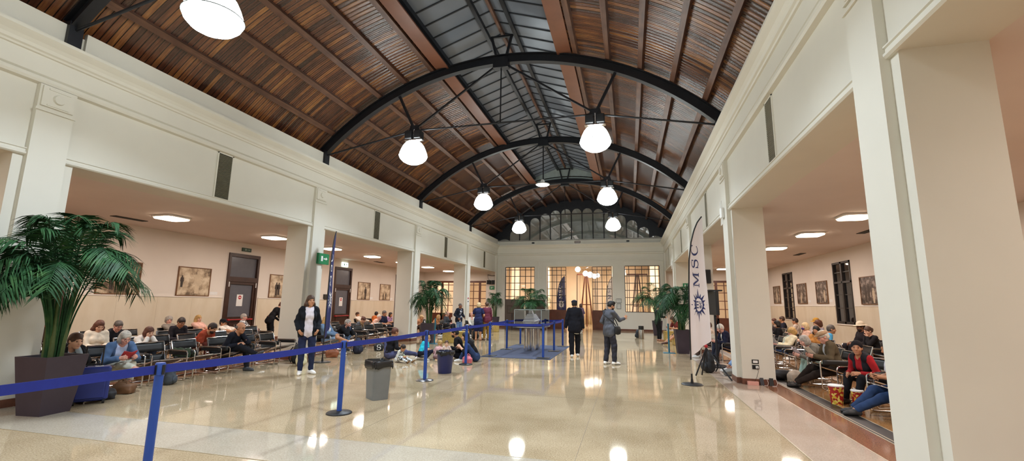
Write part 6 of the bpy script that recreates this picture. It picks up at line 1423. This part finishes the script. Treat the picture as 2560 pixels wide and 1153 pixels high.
person('person with bare feet seated on a straw cube by the banner', 1.95, 20.5, 205, 1.66, sit(26, 1.66, 'out', 'read', pz=0.54), dict(top=('#6e2f2a', 'short'), legs=('shorts', '#5d4b42'), hair='brown', style='bob', skin='tan', shoes='#4a2e24'), 1)
# ---- family on the floor
flo = lambda lean, fx=0.34, **k: dict(dict(pel=(0, 0.12), lean=lean, hands={1: (0.28, 0.1, 0.28), -1: (0.28, -0.1, 0.28)}, feet={1: (fx, -0.08, 0.03, -60), -1: (fx+0.03, 0.10, 0.03, 60)}, knee={1: (0.5, 1.0, 0.45), -1: (0.5, -1.0, 0.45)}), **k)
person('person in black top sitting on the floor, back turned', -6.75, 12.05, 60, 1.72, dict(pel=(0, 0.12), lean=10, hpitch=10, hands={1: (0.35, 0.25, 0.34), -1: (0.30, -0.22, 0.24)}, feet={1: (0.25, 0.55, 0.02, 60), -1: (0.70, -0.42, 0.02, -50)}, knee={1: (0.5, 1.0, 0.5), -1: (0.6, -0.8, 0.35)}), dict(top=('#19181c', 'long'), legs=tro('#4a4d6e'), hair='auburn', style='short', shoes='#2b2c33', skin='tan'), 0)
person('toddler in grey patterned pyjamas sitting on the floor', -6.15, 11.45, -12, 0.92, dict(pel=(0, 0.075), lean=20, hpitch=30, headscale=1.35, hands={1: (0.22, 0.06, 0.16), -1: (0.22, -0.05, 0.16)}, feet={1: (0.42, 0.10, 0.0, 10, 0.8), -1: (0.42, -0.10, 0.0, -10, 0.8)}, knee={1: (0.3, 0.3, 1), -1: (0.3, -0.3, 1)}), dict(top=(blotch('grey_pyjama_print', ['#c9ccc6', '#c9ccc6', '#3c4248', '#c9ccc6', '#d8d9d2'], 26), 'long'), legs=tro(blotch('grey_pyjama_print2', ['#ccd0d2', '#d8dadb', '#30363e', '#ccd0d2'], 26)), hair='dark', style='short', shoes='#7a5a38', skin='tan'), 0)
tag(MB().ball((0, 0, 0), 0.028, 8).build('toy_ball', mat('lime_toy', '#8fc05a', 0.5), smooth=True), 'small lime green toy in the hands of the toddler in pyjamas', 'toy').location = (-5.93, 11.40, 0.17)
person('fair-haired child in turquoise shirt kneeling on the floor', -5.75, 12.05, 62, 1.10, dict(pel=(0, 0.21), lean=22, sit=True, hpitch=10, hyaw=-55, headscale=1.3, hands={1: (0.24, 0.12, 0.28), -1: (0.26, -0.10, 0.28)}, feet={1: (-0.06, 0.11, 0.03, 12), -1: (0.06, -0.14, 0.0, -30)}, knee={1: (1, 0.5, 0.4), -1: (1, -0.6, 0.6)}), dict(top=('#2fb3c6', 'short'), legs=tro('#1d2030'), hair='blond', style='short', shoes='#e2e2e0', skin='fair'), 0)
person('small fair-haired child in pink sitting between the post and navy bin', -5.38, 12.28, 75, 0.98, dict(flo(18, 0.2), pel=(0, 0.085), headscale=1.32, hpitch=15, hands={1: (0.18, 0.08, 0.18), -1: (0.18, -0.08, 0.18)}, feet={1: (0.18, -0.05, 0.02, -50), -1: (0.2, 0.06, 0.02, 50)}), dict(top=('#cfa3a4', 'long'), legs=tro('#8d6f72'), hair='blond', style='bun', skin='pale', shoes='#3a3340'), 1)
person('baby with pale top peeping over the navy bin', -4.97, 12.02, -70, 0.78, dict(pel=(0, 0.10), lean=4, headscale=1.5, hpitch=8, hands={1: (0.12, 0.10, 0.2), -1: (0.12, -0.10, 0.2)}, feet={1: (0.3, 0.1, 0, 10), -1: (0.3, -0.1, 0, -10)}, knee={1: (0.4, 0.4, 1), -1: (0.4, -0.4, 1)}), dict(top=('#dcc9c2', 'short'), legs=tro('#c9b5b0'), hair='brown', style='shaved', skin='pale', shoes='#d8d0c8'), 0, z0=0.09)
person('dark-haired bearded man in black on the floor, facing left', -4.72, 12.55, 195, 1.78, flo(14, 0.36, hands={1: (0.30, 0.12, 0.36), -1: (0.36, -0.02, 0.34)}, hpitch=8), dict(top=('#18171a', 'long'), legs=tro('#22232b'), hair='black', style='short', beard=True, shoes='#1f2024', skin='tan'), 0)
person('woman with long black hair in black top and jeans on the floor', -4.22, 12.36, 190, 1.70, dict(pel=(0, 0.12), lean=24, hpitch=8, hands={1: (0.42, 0.16, 0.40), -1: (0.44, 0.04, 0.36)}, feet={1: (0.40, 0.18, 0.0, 10), -1: (0.30, -0.02, 0.02, 60)}, knee={1: (0.4, 0.35, 1.0), -1: (0.5, -1.0, 0.4)}), dict(top=('#161518', 'elbow'), legs=tro('#2f4063'), hair='black', style='long', shoes='#e9e7e3', skin='fair', fem=True), 0)
# ---- right aisle
p = seated('woman in red polo, black gilet and black headscarf, hands clasped', 3.95, 9.30, 205, 1.66, 26, dict(top=('#a3242a', 'long'), collar=True, jacket=('#222228', 'none', 0.06), jname='gilet', legs=tro('#1b1b1f'), hair='black', style='short', hat='beanie', hatcol='#1c191d', shoes='#2a2422', skin='olive', fem=True), 'flat', 'forward', 0, hpitch=0, hyaw=36)
p = seated('person in white top and jeans half hidden by the near right pillar', 3.95, 8.36, 180, 1.72, 12, dict(top=('#d6d8e2', 'short'), legs=tro('#2d4268'), hair='dark', style='short', shoes='#2a2b2e', skin='tan'), 'out', 'phone', 0, hpitch=20)
held_phone(p['hands'][1], 180, 'dark phone held by the person in white top and jeans', tilt=20)
p = seated('old man in flat cap and olive jacket reading a paper', 3.95, 10.87, 180, 1.74, 10, dict(top=('#b9c3cf', 'long'), collar=True, jacket=('#5d5240', 'long', 0.05), legs=tro('#2c2522'), hair='white', style='short', hat='flatcap', hatcol='#b89a7c', shoes='#1d1b1c', skin='pink', glasses=True, girth=1.12), 'out', 'read', 0)
m = tuple((a+b)/2 for a, b in zip(p['hands'][1], p['hands'][-1])); paper((m[0], m[1], m[2]+0.03), 180, 'open magazine held by the old man in flat cap', w_=0.15, h_=0.28)
p = seated('grey-haired person in grey top and mint trousers reading', 4.1, 11.74, 180, 1.66, 32, dict(top=('#76736c', 'long'), legs=tro('#9fb8ae'), hair='grey', style='bob', shoes='#6b5a4e', skin='pink', fem=True), 'flat', 'read', 1)
m = tuple((a+b)/2 for a, b in zip(p['hands'][1], p['hands'][-1])); paper((m[0], m[1], m[2]+0.03), 180, 'pale leaflet held by the grey-haired person in mint trousers', 'leaflet', 'leaflet', '#cfc8d2', 0.14, 0.22)
p = seated('fair curly-haired person in cream cardigan reading a paper', 4.05, 14.47, 178, 1.68, -26, dict(top=('#9db3b3', 'long'), jacket=('#e0d3b4', 'long', 0.05), jname='cardigan', legs=tro('#46587c'), hair='blond', style='curly', skin='pink', fem=True), 'flat', 'read', 1)
m = tuple((a+b)/2 for a, b in zip(p['hands'][1], p['hands'][-1])); paper((m[0], m[1], m[2]+0.03), 178, 'white paper held by the person in cream cardigan', 'newspaper', 'newspaper', '#e4e0d8', 0.16, 0.30)
seated('dark-haired person with pale face mask at the pillar edge', 4.9, 17.86, 180, 1.70, 0, dict(top=('#1d1d21', 'long'), legs=tro('#2a2a2e'), hair='black', style='bob', skin='tan', mask='#d9c3b4'), 'flat', 'lap', 2)
seated('short-haired man in dark suit by the far right wall', 6.4, 22.48, 180, 1.86, 0, dict(top=('#262733', 'long'), legs=tro('#2a2b33'), hair='brown', style='short', skin='tan'), 'flat', 'lap', 2, hyaw=-30)
seated('person in pale striped top turning away by the far wall', 6.4, 20.85, 150, 1.80, 0, dict(top=(stripes('cream_stripe', ['#e3d6c6', '#c9a99a', '#e3d6c6'], 14, 'Z'), 'long'), legs=tro('#6b6660'), hair='dark', style='short', skin='tan'), 'flat', 'lap', 2)
seated('fair-haired person in peach top with purple face mask', 5.2, 16.13, 180, 1.70, 0, dict(top=('#e0b199', 'long'), legs=tro('#5a5552'), hair='fairblond', style='bob', skin='pink', mask='#4a3a78', fem=True), 'flat', 'lap', 2)
seated('person in wide yellow straw hat', 6.4, 18.59, 215, 1.84, 0, dict(top=('#b9a7a0', 'long'), legs=tro('#4a4442'), hair='auburn', style='bob', hat='straw', hatcol='#b88a3c', skin='fair', fem=True), 'flat', 'lap', 2)
seated('person beside the yellow straw hat, in grey', 6.1, 17.65, 185, 1.80, 0, dict(top=('#8f8a92', 'long'), legs=tro('#44424a'), hair='auburn', style='curly', skin='fair', fem=True), 'flat', 'lap', 2)
seated('dark-haired girl in orange top facing the camera', 4.9, 14.26, 225, 1.62, 2, dict(top=('#c98a4a', 'short'), legs=tro('#3a3436'), hair='black', style='long', skin='tan', fem=True), 'flat', 'lap', 2)
seated('grey-haired man in bright blue T-shirt turned to the wall', 5.5, 15.42, -10, 1.78, 22, dict(top=('#4fa0cf', 'short'), legs=tro('#3d3f48'), hair='darkgrey', style='short', skin='tan'), 'flat', 'forward', 1)
seated('bearded man in pale brimmed hat by the right wall', 6.5, 15.65, 190, 1.80, 0, dict(top=('#2a2427', 'long'), legs=tro('#262228'), hair='dark', style='short', beard=True, hat='straw', hatcol='#d9c9b2', skin='brown'), 'flat', 'lap', 1)
seated('person in black jacket leaning on a hand by the man in brimmed hat', 6.4, 14.70, 195, 1.68, 12, dict(top=('#1c1a1c', 'long'), legs=tro('#232226'), hair='brown', style='pony', skin='fair', fem=True), 'flat', 'chin', 1)
seated('dark-haired person beyond the person in pale mask', 5.9, 21.6, 180, 1.7, 5, dict(top=('#3a3236', 'long'), legs=tro('#333338'), hair='auburn', style='short', skin='fair'), 'flat', 'lap', 2)
p = seated('grey-haired person in navy jacket seated behind the banner', 2.75, 14.82, 195, 1.70, 18, dict(top=('#e2dccf', 'long'), jacket=('#1d2034', 'long', 0.03), legs=tro('#2a2d3a'), hair='white', style='short', skin='pink'), 'flat', 'read', 1)
m = tuple((a+b)/2 for a, b in zip(p['hands'][1], p['hands'][-1])); paper((m[0], m[1], m[2]+0.05), 195, 'white paper held by the person in navy jacket behind the banner', 'newspaper', 'newspaper', '#e9e5dc', 0.16, 0.28)
seated('short-haired person facing the one in navy behind the banner', 2.45, 15.7, 170, 1.66, 10, dict(top=('#cdb9a6', 'long'), legs=tro('#5a4a44'), hair='brown', style='short', skin='pink'), 'flat', 'lap', 2)
seated('person in black top and pale jeans stretched out behind the tripod', 2.95, 12.75, 195, 1.72, -10, dict(top=('#1b1b1e', 'long'), legs=('capri', '#7d9cc4'), hair='dark', style='short', shoes='#d8d8d8', skin='brown'), 'out', 'rest', 1)
# ---- empty chairs
E_L = [(-9.0, 7.12, -4, 'empty tube armchair in the front row behind the queue belt, right of the white-haired person'), (-9.02, 7.93, 4, 'tube armchair with a green scarf over its arm'), (-9.05, 9.56, 0, 'empty tube armchair right of the balding man in navy'), (-9.05, 10.3, 8, 'tube armchair with bags beside the left pillar'),
       (-10.75, 10.35, 3, 'empty tube armchair behind the balding man in navy'), (-10.7, 11.15, -3, 'empty second row tube armchair beside the left pillar'), (-10.65, 8.6, 2, 'empty tube armchair left of the man in rust red'), (-10.75, 6.75, -3, 'empty tube armchair behind the white-haired person'), (-10.7, 5.95, 2, 'empty tube armchair behind the palm, second row'),
       (-12.1, 6.9, 3, 'empty tube armchair left of the dark-haired woman in cream'), (-12.05, 10.75, 4, 'empty tube armchair right of the man in dark shirt'), (-13.5, 9.05, 0, 'empty tube armchair against the left wall under the picture of a woman'), (-13.5, 9.9, 0, 'second empty tube armchair along the left wall'), (-12.1, 12.8, -2, 'empty tube armchair in front of the woman in patterned top'), (-13.5, 7.6, 0, 'tube armchair against the left wall behind the palm'),
       (-9.35, 14.2, 0, 'empty tube armchair right of the man with clasped hands'), (-9.4, 15.0, 3, 'second empty tube armchair right of the man with clasped hands'), (-9.5, 15.85, -3, 'empty front row tube armchair before the third left pillar'), (-10.6, 13.6, 4, 'empty tube armchair behind the man with clasped hands'), (-10.65, 14.5, 0, 'empty second row tube armchair in the second bay'), (-10.6, 15.4, 3, 'empty tube armchair left of the person in scarf'), (-12.0, 15.2, 0, 'empty third row tube armchair in the second bay'), (-12.0, 16.2, 3, 'empty third row tube armchair behind the person in scarf'), (-12.1, 17.4, 0, 'empty third row tube armchair near the bald man'), (-13.5, 17.6, 0, 'empty tube armchair along the wall between the brown doors'), (-9.7, 16.9, -3, 'empty tube armchair closest to the third left pillar'), (-10.2, 22.2, 0, 'empty tube armchair in the far left bay')]
for x, y, a, lb in E_L: chair(x, y, R_(a), lb, GCL)
E_R = [(4.0, 7.45, 180, 'empty tube armchair behind the near right pillar'), (4.95, 10.3, 180, 'empty tube armchair behind the old man in flat cap'), (5.1, 11.2, 183, 'empty second row tube armchair left of it in the right aisle'), (5.0, 12.6, 178, 'empty tube armchair behind the person in mint trousers'), (5.2, 9.3, 180, 'empty tube armchair behind the woman in red'), (6.4, 12.9, 180, 'empty tube armchair by the wall below the right window'), (6.45, 11.9, 180, 'empty tube armchair by the right wall near the window'), (4.05, 12.65, 182, 'empty tube armchair beyond the person in mint trousers'), (4.05, 13.5, 178, 'empty tube armchair before the person in cream cardigan'), (4.1, 15.6, 180, 'empty tube armchair beyond the person in cream cardigan'), (4.1, 16.6, 180, 'further empty front row tube armchair in the right aisle'), (6.4, 13.75, 180, 'empty tube armchair before the person in black jacket')]
for x, y, a, lb in E_R: chair(x, y, R_(a), lb, GCR)
# ---- luggage and small things
t = thing('suitcase', 'blue wheeled suitcase beside the big plum planter', 'suitcase', (-8.12, 5.40, 0), R_(58)); mb_ = mat('royal_blue_suitcase', '#1b2c78', 0.55, var=0.08)
MB().rbox(-0.22, 0.22, -0.13, 0.13, 0.05, 0.55, 0.05, 5).build('shell', mb_, t, smooth=True); MB().rbox(-0.17, 0.17, -0.155, -0.12, 0.09, 0.42, 0.02).build('front_pocket', mb_, t)
for sx in (-0.17, 0.17): 
    for sy in (-0.1, 0.1): MB().cyl((sx-0.015, sy, 0.035), (sx+0.015, sy, 0.035), 0.035, n=14).build('wheel', M['black_rubber'], t)
MB().tube([(-0.1, 0.1, 0.53), (-0.1, 0.1, 0.86), (0.1, 0.1, 0.86), (0.1, 0.1, 0.53)], 0.012, 8).build('pull_handle', M['black_plastic'], t); MB().tube([(-0.08, 0, 0.55), (-0.07, 0, 0.585), (0.07, 0, 0.585), (0.08, 0, 0.55)], 0.012, 6).build('carry_handle', M['black_rubber'], t)
MB().box(0.02, 0.12, -0.06, 0.0, 0.552, 0.558).build('luggage_tag', M['white_gloss'], t)
duffel((-8.42, 6.12, 0), 20, 'brown leather bag on the floor at the feet of the white-haired person', '#6b4a30', 0.36, 0.2, 0.2)
backpack((-8.52, 7.0, 0), 30, 'dark grey backpack on the floor behind the nearest queue post', '#3a424c', 0.31)
duffel((-8.28, 5.75, 0), -25, 'flat black bag on the floor beside the blue suitcase', '#1e2128', 0.42, 0.24, 0.16, strap=False)
backpack((-8.02, 9.98, 0), -30, 'cream and black round backpack left of the standing woman', '#cfc8a2', 0.34); backpack((-8.45, 10.35, 0), 10, 'black backpack on the floor against the left pillar', '#1b1c20', 0.44)
duffel((-8.42, 11.75, 0), 35, 'tan brown handbag on the floor by the woman with bare legs', '#8a4f30', 0.38, 0.2, 0.24); backpack((-8.3, 12.85, 0), 0, 'navy backpack on the floor before the man with clasped hands', '#1b2136', 0.44)
duffel((-4.32, 11.95, 0), -20, 'pink and red patterned bag by the woman with long black hair', '#d0707c', 0.3, 0.16, 0.2)
duffel((-9.5, 8.7, 0), 10, 'brown bag under the seat of the balding man in navy', '#5f3a24', 0.36, 0.2, 0.22); duffel((-9.5, 7.2, 0), 0, 'olive brown bag under the empty front row armchair', '#6b5433', 0.36, 0.22, 0.24, strap=False)
duffel((3.45, 11.45, 0), 200, 'white cloth bag on the floor at the pillar edge', '#d9cdbf', 0.3, 0.2, 0.26, strap=False); duffel((3.3, 11.75, 0), 170, 'black bag on the floor behind the white cloth bag', '#1d1c20', 0.46, 0.26, 0.22, strap=False)
backpack((1.85, 12.35, 0), 200, 'black backpack on the floor behind the tripod', '#1d1e22', 0.46); duffel((2.3, 11.95, 0), 15, 'grey rolled bag on the floor by the second right pillar', '#7b7a76', 0.44, 0.2, 0.17, strap=False)
backpack((0.35, 24.1, 0), 180, 'dark backpack on the floor by the far wall right of the ash bin', '#22262c', 0.38); backpack((-6.85, 19.9, 0), 0, 'black backpack hanging low beside the woman in navy dress', '#17181c', 0.44)
t = thing('scarf', 'dark green scarf draped over a tube armchair', 'scarf', (-9.02, 7.93, 0), R_(4))
MB().grid(lambda u, v: (-0.2+0.42*u+0.02*math.sin(v*9), -0.335+(0.055+0.012*math.sin(u*18))*math.cos(math.pi*v), 0.60-0.32*abs(v-0.5)**1.0*(1 if abs(v-0.5) > 0.08 else 0.3)+0.01*math.sin(u*14+v*5)), 16, 16).build('cloth', cloth('#3c4a3a'), t, smooth=True, solid=0.012)
t = thing('folded_hat', 'grey brimmed hat left on a chair back by the palm', 'hat', (-10.72, 6.4, 0.745)); MB().lathe([(0.17, 0), (0.17, 0.008), (0.10, 0.012), (0.095, 0.09), (0.06, 0.115), (0.01, 0.12)], n=28).build('felt', cloth('#a79d8f'), t, smooth=True)
POP = blotch('red_yellow_popcorn_print', ['#a3231f', '#b52a22', '#d9b23c', '#a3231f', '#e6d06a'], 26, 0.5)
def bucket(x, y, lb, r, h_):
    t = thing('paper_bucket', lb, 'bucket', (x, y, 0), 0, 'red and yellow snack buckets'); MB().lathe([(r*0.74, 0), (r, h_), (r*0.96, h_), (r*0.7, 0.01)], n=28).build('bucket', POP, t, smooth=True); MB().lathe([(r*1.03, h_-0.006), (r*1.03, h_+0.012), (r*0.9, h_+0.022), (0.01, h_+0.022)], n=28).build('lid', M['white_gloss'], t, smooth=True)
    if h_ < 0.28: MB().cyl((0.02, 0, h_), (-0.05, 0.02, h_+0.05), 0.006, n=6).build('straw', M['white_gloss'], t)
bucket(3.36, 9.12, 'larger red and yellow snack bucket at the feet of the woman in red', 0.115, 0.30); bucket(3.62, 9.0, 'smaller red and yellow snack bucket behind the jeans of the person in white', 0.09, 0.25)

t = duffel((-8.15, 13.85, 0), 35, 'black bag marked with a white letter S behind the floor family', '#17181c', 0.34, 0.18, 0.26, strap=False)
mb = MB()
for q in LET['S'][0]: mb.add([(-0.07+a*0.19, -0.094, 0.04+b*0.17) for a, b in q], [tuple(range(len(q)))])
mb.build('letter', M['white_gloss'], t)
